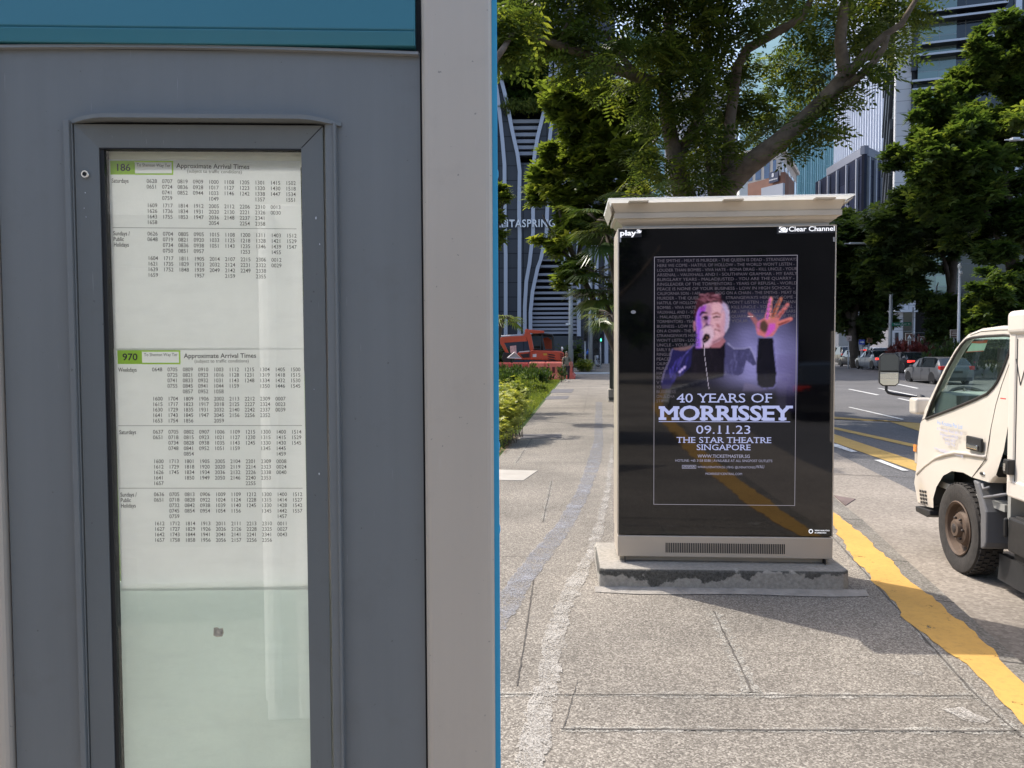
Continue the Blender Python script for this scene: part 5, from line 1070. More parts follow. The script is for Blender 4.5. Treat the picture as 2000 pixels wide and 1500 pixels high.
# slim trees and palms along the pavement, left of the kiosk
def place_tree(name, label, limbs, clusters, y, per, size, leaf, bark, seed, tm=T_WH, group=None, pitch=(-.1, .6)):
    b0 = limbs[0][0][0]; base = at(b0[0], b0[1], b0[2]); o = empty(name, (base.x, base.y, 0), 0, label, 'tree', group)
    P0 = [(rel(o, AT(P)), R) for P, R in limbs]; P0[0][0][0] = Vector((0, 0, -.1)); mb = bark_limbs(P0, 9); mb.build('trunk', bark, o, True)
    rr = random.Random(seed); foliage('crown', [(at(u, v, y+rr.uniform(-r, r))-o.location, r) for u, v, r in clusters], per*2.6, size, tm, leaf, o, seed, pitch, .6, sub=6); return o
place_tree('pavement_tree', 'slim leafy pavement tree in front of the pale ribbed tower', [([(1222, 790, 25), (1205, 690, 25), (1165, 600, 25), (1128, 520, 25), (1104, 460, 25), (1092, 400, 25), (1080, 330, 25), (1095, 240, 25)], [.14, .12, .10, .09, .085, .075, .06, .03]), ([(1128, 520, 25), (1140, 420, 25), (1170, 320, 25), (1180, 250, 25)], [.08, .07, .05, .03]), ([(1128, 520, 25), (1090, 480, 25), (1060, 420, 24.6)], [.05, .04, .02])],
  [(1125, 190, 1.0), (1165, 200, 1.2), (1210, 210, 1.2), (1120, 240, .8), (1170, 260, 1.2), (1215, 280, 1.2), (1085, 315, .75), (1130, 320, 1.1), (1180, 330, 1.2), (1060, 345, .55), (1055, 380, .6), (1100, 375, 1.0), (1150, 390, 1.2), (1205, 380, 1.2), (1240, 340, 1.0), (1105, 445, .5), (1055, 475, .25), (1115, 465, .6), (1085, 490, .45), (1110, 520, .5), (1100, 555, .3), (1130, 530, .45), (1150, 450, .8), (1250, 270, 1.0), (1090, 205, .5)], 25, 170, .34, m_lf_lime, m_bark_d, 31, T_WH)
place_tree('pavement_tree', 'young tree just showing a few twigs beside the blue edged post', [([(960, 800, 19), (965, 600, 19), (972, 450, 19), (985, 390, 19)], [.05, .04, .03, .015])], [(982, 388, .18), (972, 378, .3), (980, 462, .14), (968, 470, .2), (955, 430, .4)], 19, 500, .24, m_lf_lime, m_bark_d, 33, T_WH)
for bu, bv, y, crowns, sz, sd, lb in ((1228, 770, 22, [(1185, 455, 17), (1165, 430, 8)], 1.0, 41, 'tall fan palm with drooping fronds against the left side of the kiosk'), (1222, 765, 24, [(1178, 570, 20), (1160, 530, 9)], .95, 42, 'shorter fan palm hanging over the pavement, below the tall one'),
                                  (1235, 780, 20, [(1194, 615, 15)], .62, 43, 'low fan palm just above the olive grey cabinet'), (1265, 800, 17, [(1262, 385, 12)], .75, 44, 'fan palm whose tips show over the kiosk roof'), (940, 800, 15.5, [(980, 618, 12)], .38, 45, 'round leaved fan palm beside the blue edged post')):
    base = at(bu, bv, y); o = empty('fan_palm', (base.x, base.y, 0), 0, lb, 'palm', 'fan palms along the pavement'); g_ = np.random.default_rng(sd); VV, TT = [], []; mb = MB()
    top = at(crowns[0][0], crowns[0][1], y)-o.location; mb.tube([(0, 0, -.1), (top.x*.3, top.y*.3, top.z*.5), top], [.11, .09, .07], 8)
    for (u, v, n_) in crowns:
        c = np.array(at(u, v, y)-o.location)
        for k in range(n_):
            a = k*2.399+g_.random(); el = g_.uniform(-.55, .75); d = np.array([math.cos(a)*math.cos(el), math.sin(a)*math.cos(el), math.sin(el)]); st = c+d*sz*g_.uniform(.45, .8)-np.array([0, 0, .12*sz])
            mb.tube([Vector(c), Vector((c+st)/2+np.array([0, 0, .06*sz])), Vector(st)], [.018, .014, .01], 5); fan(VV, TT, st, d+np.array([0, 0, -.25]), sz*(.85 if sd != 45 else .8), g_, 20 if sd != 45 else 14, 3.4 if sd != 45 else 2.8)
    mb.build('trunk', m_bark_d, o, True); A_ = np.array(VV); np_mesh('fronds', A_, np.arange(len(A_)).reshape(-1, 4), m_palm if sd != 45 else m_lf_lime, o, np.array(TT))
# the row across the street
G = 'trees across the street'
place_tree('roadside_tree', 'dark roadside tree just right of the kiosk, nearest the queue of cars', [([(1673, 718, 66), (1664, 640, 66), (1676, 560, 66), (1690, 520, 66)], [.42, .36, .30, .2]), ([(1664, 650, 66), (1650, 580, 66), (1640, 520, 66)], [.25, .2, .1])],
  [(1655, 480, 3), (1690, 470, 3), (1720, 440, 2.6), (1650, 530, 3), (1690, 540, 3), (1720, 520, 2.6), (1650, 580, 2.4), (1685, 600, 2.6), (1715, 590, 2.2), (1640, 620, 1.8), (1690, 640, 1.8), (1715, 640, 1.6), (1625, 560, 3), (1600, 520, 3), (1660, 440, 2)], 66, 60, .62, m_lf_dk, m_bark_d, 51, T_WH, G)
place_tree('roadside_tree', 'broad roadside tree over the green street name sign, in front of the pale stone block', [([(1850, 712, 58), (1853, 620, 58), (1860, 540, 58), (1868, 480, 58), (1880, 380, 58)], [.40, .33, .30, .2, .1]), ([(1855, 560, 58), (1848, 520, 58), (1830, 470, 58)], [.2, .15, .08])],
  [(1740, 430, 2.4), (1775, 420, 2.6), (1815, 410, 2.8), (1860, 400, 3), (1900, 420, 3), (1740, 470, 2.2), (1780, 480, 2.4), (1820, 470, 2.4), (1870, 460, 2.4), (1720, 500, 1.6), (1760, 530, 1.8), (1790, 540, 1.6), (1850, 500, 1.5), (1775, 565, 1.1), (1745, 550, 1.0), (1800, 590, 1.4), (1830, 620, 1.6), (1870, 630, 1.6), (1820, 650, 1.3), (1850, 590, 1.2), (1890, 610, 1.3)], 58, 75, .52, m_lf_dk, m_bark_d, 52, T_WH, G)
place_tree('roadside_tree', 'tallest roadside tree at the right edge, crown high in front of the louvred glass block', [([(1990, 715, 50), (1985, 620, 50), (1980, 540, 50), (1975, 440, 50), (1960, 300, 50)], [.45, .42, .36, .28, .12]), ([(1982, 560, 50), (1965, 500, 50), (1930, 420, 50), (1890, 340, 50)], [.22, .2, .15, .08])],
  [(1890, 160, 1.6), (1930, 150, 2.2), (1965, 120, 2.2), (2010, 110, 2.6), (1850, 220, 1.8), (1890, 220, 2.4), (1940, 220, 2.8), (2000, 210, 3), (1820, 290, 1.6), (1860, 300, 2.4), (1910, 300, 3), (1970, 300, 3), (2040, 300, 3), (1800, 350, 1.8), (1840, 370, 2.4), (1890, 380, 2.8), (1950, 390, 3), (2010, 390, 3), (1770, 320, 1.0), (1750, 300, .7), (1795, 230, .7), (1800, 190, .6), (1960, 470, 2.2), (2010, 470, 2.2), (1930, 60, .9), (1990, 40, 1.4), (1830, 200, .9), (1920, 100, .9), (1905, 470, 1.8), (2000, 540, 1.4)], 50, 80, .50, m_lf_road, m_bark_d, 53, T_WH, G)
place_tree('roadside_tree', 'low leafy roadside tree above the truck roof', [([(1955, 715, 44), (1955, 640, 44), (1950, 580, 44)], [.2, .16, .1])], [(1930, 545, 1.0), (1960, 560, 1.2), (1925, 580, .9), (1960, 600, 1.2), (1990, 600, 1.4), (1910, 560, .5), (1915, 610, .6), (1935, 640, 1.0), (1970, 640, 1.2), (1905, 625, .4), (2010, 560, 1.2)], 44, 120, .40, m_lf_road, m_bark_d, 54, T_WH, G)
for x_, y_, sc_, lb in ((-4.6, 22.5, 1.0, 'leafy tree hidden behind the bus stop panel, shading the pavement'), (-9.0, 13.0, .9, 'second leafy tree hidden behind the bus stop panel')):
    o = empty('verge_tree', (x_, y_, 0), 0, lb, 'tree', 'trees on the verge behind the panel'); mb = bark_limbs([([(0, 0, -.1), (.1, 0, 2), (0, .1, 4), (-.2, 0, 6)], [.2, .16, .13, .06]), ([(.05, 0, 2.6), (1.2, .4, 4.2), (1.8, .8, 5.2)], [.1, .07, .03]), ([(.05, 0, 3), (-1.2, -.6, 4.4), (-1.9, -.8, 5.4)], [.1, .07, .03])], 9); mb.build('trunk', m_bark, o, True)
    rr = random.Random(int(y_)); foliage('crown', [((rr.uniform(-2, 2), rr.uniform(-2, 2), rr.uniform(1.2 if x_ < -6 else 3.8, 7)), rr.uniform(.8, 1.2)) for k in range(14)], 330, .42, T_PI, m_lf_mid, o, int(y_), (-.1, .6), .6, sub=6)
for x_, y_, rz_, lb in ((-9.4, -1.8, 2.0, 'third leafy tree on the left, seen only in mirrors and glass'), (-8.5, -7.0, 4.0, 'fourth leafy tree on the left, seen only in mirrors and glass')):
    c = copy_tree(o); c.location = (x_, y_, 0); c.rotation_euler = (0, 0, rz_); c['label'] = lb
for x_, y_, rz_, lb in ((-8, -27, 1.0, 'leafy tree far behind the viewer, left one of the reflected pair'), (.2, -30, 3.0, 'leafy tree far behind the viewer, right one of the reflected pair'), (9.5, -52, 5.0, 'leafy tree at the bend of the road behind the viewer')):
    c = copy_tree(o); c.location = (x_, y_, 0); c.rotation_euler = (0, 0, rz_); c.scale = (1.3, 1.3, 1.3); c['label'] = lb
# beds and hedges: every clump a plant of its own
def shrub(name, label, cl_, per, size, tm, mat, seed, cat='shrub', group=None, pitch=(-.3, .5)):
    P = [(at(u, v, y), r) for u, v, y, r in cl_]; c = sum((p for p, r in P), Vector())/len(P); o = empty(name, (c.x, c.y, 0), 0, label, cat, group); rr = random.Random(seed)
    mb = MB()
    for p, r in P:
        q = p-o.location
        for k in range(5): mb.tube([(q.x+rr.uniform(-.1, .1), q.y+rr.uniform(-.1, .1), -.03), (q.x+rr.uniform(-.15, .15), q.y+rr.uniform(-.15, .15), q.z*.8)], [.008, .003], 4)
    mb.build('stem', m_bark_d, o); foliage('leaves', [(p-o.location, r) for p, r in P], per, size, tm, mat, o, seed, pitch, .7); return o
shrub('roadside_bush', 'long green bush across the road, seen through the truck cab windows', [(u, 700, 46, (1.2, .8, .9)) for u in range(1835, 2010, 22)], 90, .4, T_BL, m_lf_mid, 91)
gS = 'yellow variegated shrubs at the pavement edge'
shrub('variegated_shrub', 'large yellow and green variegated shrub, nearest in the bed', [(985, 800, 13.6, .34), (1005, 790, 14.0, .34), (985, 770, 14.4, .34), (1012, 765, 14.6, .3), (975, 835, 13.2, .26), (1003, 822, 13.6, .22), (965, 790, 14, .4)], 4200, .062, T_WH, m_lf_yel, 61, 'shrub', gS)
shrub('variegated_shrub', 'small pale green shrub behind the large variegated one', [(1030, 756, 30, .34), (1048, 756, 31, .36), (1062, 760, 31, .26), (1015, 752, 31, .38)], 900, .14, T_BL, m_lf_lime, 62, 'shrub', gS)
gB = 'dark green shrubs of the bed before the barriers'
for i, (u0, lb) in enumerate(((976, 'leafy dark green shrub in the bed, first right of the blue edged post'), (1004, 'leafy dark green shrub in the middle of the bed'), (1032, 'leafy dark green shrub in the bed, touching the orange barrier foot'), (1056, 'smallest dark green shrub at the end of the bed'))):
    shrub('bed_shrub', lb, [(u0, 738, 40, .52), (u0+12, 735, 42, .50), (u0+4, 727, 43, .5), (u0+8, 745, 39, .42), (u0+16, 742, 40, .42)][:5 if i < 3 else 2], 560, .24, T_BL, m_lf_mid, 70+i, 'shrub', gB)
shrub('round_bush', 'small round dark bush beside the walking woman', [(1096, 733, 42, .34), (1096, 724, 42, .28)], 900, .14, T_BL, m_lf_dk, 81)
for i, (u, lb) in enumerate(((1134, 'clipped yellow green hedge block, left one by the crossing'), (1147, 'clipped yellow green hedge block, right one by the crossing'))):
    shrub('clipped_hedge', lb, [(u-3+k*4, 713, 61, (.35, .5, .42)) for k in range(3)], 800, .16, T_WH, m_lf_yel if i else m_lf_lime, 85+i, 'hedge', 'clipped hedges by the crossing')
shrub('dark_shrub', 'dark green shrub behind the clipped hedge and lamp post', [(1122, 698, 66, 1.1), (1132, 702, 66, .9), (1115, 692, 67, 1.2)], 120, .4, T_WH, m_lf_dk, 88)
shrub('dark_shrub', 'dark green shrub behind the digger arm by the blue edged post', [(978, 697, 60, 1.0), (988, 702, 60, .8)], 120, .4, T_WH, m_lf_dk, 89)
shrub('red_shrub', 'wide red leaved shrub bed behind the cars, under the brown signs', [(1750, 693, 56, .8), (1765, 687, 56, 1.0), (1782, 685, 56, 1.0), (1798, 688, 56, .9), (1812, 692, 56, .8), (1775, 694, 55, .9), (1795, 696, 55, .9)], 200, .35, T_BL, m_lf_red, 90)
# grass blades over the verge edge
gr_ = np.random.default_rng(5); GP = []
for k in range(16000):
    y = gr_.uniform(12, 45); x = -0.9+.0935*(y-5)-abs(gr_.normal(0, .7))-.02; GP.append((x, y, 0))
GP = np.array(GP); ang = gr_.random(len(GP))*6.283; hgt = gr_.uniform(.04, .10, len(GP)); dx = np.stack([np.cos(ang), np.sin(ang)], 1)*.012; ln_ = gr_.normal(0, .03, (len(GP), 2))
GV = np.zeros((len(GP), 4, 3)); GV[:, 0, :2] = GP[:, :2]-dx; GV[:, 1, :2] = GP[:, :2]+dx; GV[:, 2, :2] = GP[:, :2]+dx*.3+ln_; GV[:, 3, :2] = GP[:, :2]-dx*.3+ln_; GV[:, 2, 2] = GV[:, 3, 2] = hgt; GV[:, :2, 2] = -.01
tag(np_mesh('grass', GV.reshape(-1, 3), np.arange(len(GP)*4).reshape(-1, 4), m_lf_lime, None, np.repeat(gr_.random(len(GP)), 4)), kind='stuff')
lt = MB()
for k in range(420):
    y = random.uniform(12.2, 15); x = -.2+.0935*(y-12.5)-abs(random.gauss(0, .25))+.12; a = random.uniform(0, 6.28); s = random.uniform(.015, .035); c = Vector((x, y, .008+random.random()*.02)); d = Vector((math.cos(a), math.sin(a), random.uniform(-.2, .4)))*s; e = Vector((-d.y, d.x, 0))*.5
    lt.quad(c-d, c-e, c+d, c+e)
tag(lt.build('leaf_litter', M('dry_leaf', (.17, .09, .045), .8, var=.5, vs=20)), kind='stuff')
# ---------------------------------------------------------------- delivery truck
TH_ = rad(6.5); TW0 = gnd(1867, 1117, RZ); TP = Plane(TW0, math.pi/2-TH_)
m_cream_p = M('cream_truck_paint', lin(208, 200, 188), .32, 0, .5, var=.025, vs=1.5, coat=.35, dirt=.06); m_box = M('white_box_panel', lin(220, 211, 200), .4, 0, .5, var=.02, vs=1.2)
m_blk = M('black_plastic', (.018, .018, .019), .5, var=.25, vs=9); m_tyre = M('tyre_rubber', (.035, .031, .028), .85, var=.3, vs=14, bmp=.3, bs=60); m_rim = M('dusty_steel_rim', lin(94, 78, 66), .7, .2, .5, var=.25, vs=12, dirt=.5)
m_under = M('underbody_black', (.010, .010, .010), .7); m_tg = glass('truck_window_glass', (.82, .92, .87), 0.0, 1.34); m_chr = M('chrome', (.75, .74, .72), .18, 1.0); m_mirror = M('mirror_glass', (.80, .86, .84), .01, 1.0)
m_guard = M('grey_mudguard', (.13, .13, .135), .55, var=.1)
truck = empty('delivery_truck', TW0, TP.yaw, 'cream delivery truck with white box body, parked at the kerb', 'truck')
def T(u, v, y=0.0): q = TP(u, v, -y); return q
TWD = 1.72
outl = [(1792, 985), (1784, 940), (1790, 899), (1791, 860), (1792.5, 828), (1798, 806), (1812, 765), (1829, 719.5), (1846, 682), (1859, 663), (1871, 650), (1890, 641.5), (1926, 636.5), (1972, 634), (1968, 700), (1963, 800), (1958, 880), (1944, 932), (1934, 943), (1898, 932), (1881.5, 923), (1859, 920), (1842, 929), (1829, 951), (1822.5, 973.5), (1823, 992), (1808, 989)]
OL = [T(*p) for p in outl]
zmax = max(z for x, z in OL)
def tum(z): return -max(0, z-.95)*.10
outer = [Vector((x, tum(z), z)) for x, z in OL]
win = [(1805, 818), (1812, 788), (1822, 757), (1836, 719), (1848, 691), (1858, 673), (1866, 664), (1876, 660), (1900, 657), (1938, 655), (1949, 656.5), (1953, 661), (1952, 678), (1946, 702), (1940, 724), (1933, 745), (1926, 757), (1916, 769), (1895, 780), (1855, 798)]
WL = [T(*p) for p in win]; cxw = sum(p[0] for p in WL)/len(WL); czw = sum(p[1] for p in WL)/len(WL)
holeL = [Vector((x, tum(z), z)) for x, z in WL]
V, F = holed(outer, [holeL]); mbs = MB().add(V, F)
mir = lambda p: Vector((p.x, -TWD-p.y, p.z)); V2, F2 = holed([mir(p) for p in outer], [[mir(p) for p in holeL]]); mbs.add(V2, F2)
iA, iB = 5, 10                                      # windscreen segment of the outline
for i in range(len(outer)):
    a, b = outer[i], outer[(i+1) % len(outer)]
    if iA <= i < iB or 13 <= i < 17 or 18 <= i <= 25: continue
    mbs.quad(a, b, mir(b), mir(a))
cab = mbs.build('cab', m_cream_p, truck, bevel=.02, seg=3); bmx = bmesh.new(); bmx.from_mesh(cab.data); bmesh.ops.remove_doubles(bmx, verts=bmx.verts, dist=.0005); bmesh.ops.recalc_face_normals(bmx, faces=bmx.faces); bmx.to_mesh(cab.data); bmx.free()
smooth_by_angle(cab, 30)
mb = MB()
for i in range(iA, iB): mb.quad(outer[i]+Vector((0, -.07, 0)), outer[i+1]+Vector((0, -.07, 0)), mir(outer[i+1])+Vector((0, .07, 0)), mir(outer[i])+Vector((0, .07, 0)))
mb.build('windscreen', m_tg, truck)
mb = MB()
for sy in (0, 1):
    for i in range(iA, iB):
        a, b = outer[i], outer[i+1]; d = Vector((0, -.08, 0))
        if sy: a, b, d = mir(a), mir(b), -d
        mb.quad(a, b, b+d, a+d)
mb.build('windscreen_pillar', m_cream_p, truck)
mb = MB(); mb.poly([p+Vector((0, -.012, 0)) for p in holeL]); mb.build('door_window', m_tg, truck); mb = MB(); mb.poly([mir(p)+Vector((0, .012, 0)) for p in holeL]); mb.build('door_window', m_tg, truck)
mb = MB(); mb.tube([p+Vector((0, .003, 0)) for p in holeL]+[holeL[0]+Vector((0, .003, 0))], .011, 6, False); mb.build('window_seal', M('window_seal', (.03, .026, .023), .6), truck)
# inside of the cab
xr_, zs_ = OL[15][0], .62
mb = MB(); mb.box((xr_+.02, -TWD/2, .95), (.04, TWD-.1, .9)); mb.box((xr_+.02, -.25, 1.55), (.04, .35, .5)); mb.box((xr_+.02, -TWD+.25, 1.55), (.04, .35, .5)); mb.box((.1, -TWD/2, .62), (1.4, TWD-.1, .05)); mb.build('cab_interior', M('cab_lining', (.28, .28, .26), .8), truck)
mb = MB(); dxx = OL[6][0]; dz_ = T(1855, 762, -.25)[1]; mb.prism([(dxx+.06, -.08, dz_-.10), (dxx-.06, -.08, dz_), (dxx-.34, -.08, dz_-.02), (dxx-.40, -.08, .90), (dxx-.02, -.08, .75)], (0, -TWD+.16, 0)); mb.build('dashboard', M('dashboard_grey', (.30, .33, .31), .6, var=.1), truck)
mb = MB(); mb.lathe([(.19+.016*math.cos(t), .016*math.sin(t)) for t in [i*math.pi/4 for i in range(9)]], (0, 0, 0), 'z', 24); mb.tube([(-.19, 0, 0), (.19, 0, 0)], .013, 6); mb.tube([(0, 0, 0), (0, 0, -.25)], .02, 6); st = mb.build('steering_wheel', m_blk, truck, True); q = T(1898, 786, -.36); st.location = (q[0], -.36, q[1]); st.rotation_euler = (0, rad(-38), 0)
for yy in (-.42, -TWD+.42):
    mb = MB(); mb.box((xr_+.33, yy, .74), (.46, .48, .14)); mb.box((xr_+.12, yy, 1.05), (.12, .46, .62)); mb.box((xr_+.10, yy, 1.44), (.09, .26, .16)); mb.build('seat', M('seat_cloth', (.05, .055, .055), .9), truck, bevel=.04)
mb = MB(); P = [T(*p, -.02) for p in ((1866, 688), (1899, 685.5), (1905, 664), (1876, 667))]; mb.poly([Vector((x, -.025+tum(z), z)) for x, z in P]); stk_ = mb.build('window_sticker', M('mint_sticker', lin(196, 226, 200), .6, emit=None), truck)
mb = MB(); P = [T(*p, -.02) for p in ((1890, 671), (1903, 670), (1905, 664), (1874, 667.5), (1874, 670))]; mb.poly([Vector((x, -.0235+tum(z), z)) for x, z in P]); P = [T(*p, -.02) for p in ((1865.5, 688.5), (1898.5, 686), (1899, 684.4), (1866, 686.8))]; mb.poly([Vector((x, -.0235+tum(z), z)) for x, z in P]); mb.build('sticker_print', M('orange_print', lin(206, 110, 72), .6), stk_)
# door shut lines, crease over the arch
m_gap = M('shut_line', (.10, .085, .07), .8)
def tline(mb, P, r=.003, y=.0): mb.tube([Vector((x, y+tum(z), z)) for x, z in [T(*p) for p in P]], r, 5)
mb = MB(); tline(mb, [(1796, 821), (1806, 815)]); tline(mb, [(1872, 655), (1890, 648), (1925, 645), (1955, 644), (1964, 647), (1965, 652), (1960, 680), (1951, 712), (1941, 752), (1934, 790), (1929, 840), (1926, 895), (1899, 932)]); mb.build('door_gap', m_gap, truck)
mb = MB(); tline(mb, [(1791, 926), (1806, 910), (1828, 894), (1846, 887.5), (1866, 884), (1892, 887), (1924, 893)], .016, -.006); mb.build('arch_crease', m_cream_p, truck, True)
mb = MB(); hx, hz = T(1905, 867); a_, b_ = T(1890, 867)[0], T(1920, 867)[0]; mb.box(((a_+b_)/2, .005, hz), (abs(b_-a_), .02, .105)); hd_ = mb.build('door_handle', m_blk, truck, bevel=.014, seg=3)
mb = MB(); mb.box(((a_+b_)/2, .022, hz-.02), (abs(b_-a_)*.7, .015, .035)); mb.build('handle_grip', m_chr, hd_, bevel=.006)
mb = MB(); bx_, bz_ = T(1919, 925.5); mb.lathe([(0, .003), (.03, .003), (.034, 0)], (0, 0, 0), 'y', 20); mb.v = [(x*1.15+bx_, y+.003, z*.45+bz_) for x, y, z in mb.v]; bd_ = mb.build('badge', m_chr, truck); mb = MB(); mb.lathe([(0, .005), (.020, .005)], (0, 0, 0), 'y', 16); mb.v = [(x*1.15+bx_, y+.003, z*.45+bz_) for x, y, z in mb.v]; mb.build('badge_centre', m_blk, bd_)
def ttext(name, rows, mat):
    mb = MB()
    for s, u0, u1, v, h in rows:
        x0, z0 = T(u0, v); x1, z1 = T(u1, v); text(mb, s, (x0, .003, z0), (-1, 0, 0), (0, 0, 1), h, 'L', .6, .012, 0, 0, abs(x0-x1))
    return mb.build(name, mat, truck)
ttext('door_lettering', [('Hu Kousina Pte Ltd', 1831, 1880.5, 828, .046)], M('blue_lettering', lin(142, 168, 212), .6))
ttext('door_small_lettering', [('8 Dempsey Road #01-20', 1831, 1881, 839.5, .034), ('Singapore 247700', 1836, 1872, 849.5, .034), ('T : 6475 0872', 1840, 1867, 858.5, .033), ('9728 7916', 1847, 1866, 868, .033), ('hukousina@hukousina.com.sg', 1825, 1882, 876.5, .028), ('hukousina.com', 1835, 1862, 881.5, .020)], M('lilac_lettering', lin(182, 184, 208), .6))
mb = MB(); x, z = T(1960, 778.5); mb.box((x, .003, z), (.065, .004, .008)); mb.build('red_mark', M('red_mark', lin(200, 60, 50), .6), truck)
mb = MB()
for r_ in range(4):
    for k in range(3):
        x, z = T(1798+k*4.9+r_*.7, 959+r_*7.2+k*.9); mb.box((x, .0005, z), (.036, .006, .020))
mb.build('bumper_grille', m_blk, truck)
mb = MB(); P = [T(*p) for p in ((1792, 988), (1820, 997), (1821, 1007), (1814, 1010), (1793, 999))]; mb.prism([Vector((x, .02, z)) for x, z in P], (0, -.3, 0)); mb.build('side_step', m_blk, truck, bevel=.008)
mb = MB(); x0, z0 = T(1781, 958); mb.prism([(OL[0][0]-.02, -.01, OL[0][1]), (OL[0][0]+.10, -.12, OL[0][1]+.02), (OL[0][0]+.12, -.14, OL[1][1]+.06), (OL[2][0]-.0, -.01, OL[2][1])], (0, -TWD+.28, 0)); mb.build('front_bumper', m_cream_p, truck, bevel=.02)
mb = MB(); x, z = T(1786, 905); x2, z2 = T(1789, 872); mb.box((OL[3][0]+.025, -.10, (z+z2)/2), (.06, .2, abs(z2-z))); mb.build('headlight', M('clear_lamp', (.55, .48, .40), .15, 0, .8), truck, bevel=.012); mb = MB(); mb.box((OL[3][0]+.03, .003, z2-.015), (.05, .012, .06)); mb.build('side_marker', M('amber_lens', (.75, .28, .06), .2), truck)
mb = MB(); x, z = T(1791, 793); mb.box((x+.03, -.05, z), (.16, .16, .145)); mb.build('corner_cowl', m_cream_p, truck, bevel=.025, seg=3)
# mirror on its arm
mw = at(1737, 722, 6.95); ml_ = TP.o; loc = lambda p: Vector(((p-TP.o).dot(TP.x), (p-TP.o).dot(TP.n), (p-TP.o).z))
mc = loc(mw)
mb = MB(); hw, hh_ = .083, .150
rr_ = [(-hw, -hh_+.03), (-hw+.03, -hh_), (hw-.03, -hh_), (hw, -hh_+.03), (hw, hh_-.03), (hw-.03, hh_), (-hw+.03, hh_), (-hw, hh_-.03)]
mb.prism([(0, a, b) for a, b in rr_], (.055, 0, 0)); mi = mb.build('side_mirror', m_blk, truck, bevel=.008); mi.location = mc; mi.rotation_euler = (0, 0, rad(-12))
mb = MB(); mb.poly([(-.0015, a*.90, (b+.0)*.93) for a, b in rr_]); mb.build('mirror_face', m_mirror, mi)
mb = MB(); mb.poly([(-.003, a, b) for a, b in ((-.073, -.12), (-.05, -.138), (.05, -.138), (.073, -.12), (.073, -.085), (-.073, -.085))]); mb.build('painted_reflection_strip', M('cream_reflection_strip', lin(226, 220, 196), .3), mi)  # cream strip paints a fixed reflection onto the lower mirror
am = [loc(at(u, v, y)) for u, v, y in ((1731, 750, 6.98), (1731, 762, 6.98), (1735, 767, 6.97), (1745, 769.5, 6.95), (1775, 773.5, 6.92), (1798, 777, 6.9), (1806, 777, 6.9))]; mb = MB(); mb.tube(am, .013, 8); mb.ball(tuple(am[-2]), (.05, .04, .03)); mb.build('mirror_arm', m_blk, truck, True)
# wheels
def wheel(px, py, flip=False):
    mb = MB(); s = -1 if flip else 1; R_o = .345
    prof = [(.20, -.18), (.30, -.195), (.335, -.185), (R_o, -.16), (R_o, -.03), (.335, -.005), (.30, .004), (.245, -.004), (.205, -.015)]
    mb.lathe([(r, h*s) for r, h in prof], (0, 0, 0), 'y', 48)
    for k in range(44):
        a = k*2*math.pi/44
        for hh, da in ((-.035, 0), (-.075, .5), (-.12, 0), (-.155, .5)):
            a2 = a+da*2*math.pi/44; c = (R_o+.003)*math.cos(a2), (R_o+.003)*math.sin(a2); mb.box((c[0], hh*s, c[1]), (.010, .033, .034), Matrix.Rotation(-a2, 3, 'Y'))
    o = mb.build('wheel', m_tyre, truck); o.location = (px, py, R_o); smooth_by_angle(o, 30)
    mb = MB(); mb.lathe([(r, h*s) for r, h in [(.205, -.015), (.212, -.005), (.205, .0), (.190, -.012), (.178, -.06), (.15, -.075), (.135, -.05), (.115, -.02), (.09, -.014), (.07, -.014), (.062, .018), (.045, .022), (0, .022)]], (0, 0, 0), 'y', 36)
    rm = smooth_by_angle(mb.build('rim', m_rim, o), 35); mb = MB()
    for k in range(6):
        a = k*math.pi/3; mb.ball((.085*math.cos(a), -.006*s, .085*math.sin(a)), (.011, .014, .011), 8, 5)
        a += .5; mb.box((.163*math.cos(a), -.066*s, .163*math.sin(a)), (.020, .012, .035), Matrix.Rotation(-a, 3, 'Y'))
    mb.ball((0, .018*s, 0), (.04, .014, .04), 12, 6); mb.build('wheel_nut', M('grimy_steel', (.06, .05, .045), .6, .4), rm); return o
wheel(0, 0.0); wheel(0, -TWD, True); wheel(-2.35, -.02); wheel(-2.35, -TWD+.02, True)
# wheel well, mudguard, chassis, battery box
mb = MB(); mb.box((-.05, -.42, .62), (1.0, .5, .5)); mb.box((-.05, -TWD+.42, .62), (1.0, .5, .5)); mb.build('wheel_well', m_under, truck)
mb = MB(); P = [T(*p) for p in ((1902, 937), (1912, 942), (1925, 985), (1929, 1000), (1928, 1060), (1925, 1070), (1917, 1072), (1917, 1005), (1912, 975))]; mb.prism([Vector((x, .01, z)) for x, z in P], (0, -.26, 0)); mb.build('mudguard', m_guard, truck, bevel=.012); mb = MB()
mb.tube([Vector((T(1918, 945)[0], .0, T(1918, 945)[1])), Vector((T(1921, 955)[0], .0, T(1921, 955)[1])), Vector((T(1932, 952)[0], .0, T(1932, 952)[1]))], .010, 6); mb.tube([Vector((T(1925, 972)[0], .01, T(1925, 972)[1])), Vector((T(1955, 962)[0], -.1, T(1955, 962)[1]))], .012, 6); mb.build('mudguard_bracket', M('grey_bracket', (.16, .16, .17), .5), truck, True)
mb = MB(); mb.box((-1.9, -TWD/2, .52), (3.6, .8, .22)); mb.box((-1.0, -.28, .44), (.62, .42, .30)); mb.box((-.46, -.6, .60), (.2, .9, .3)); mb.build('chassis', m_under, truck, bevel=.01)
mb = MB(); mb.box((-.80, -.06, .46), (.26, .05, .24)); mb.box((-.66, -.03, .50), (.03, .03, .14)); mb.build('battery_box', m_blk, truck, bevel=.015)
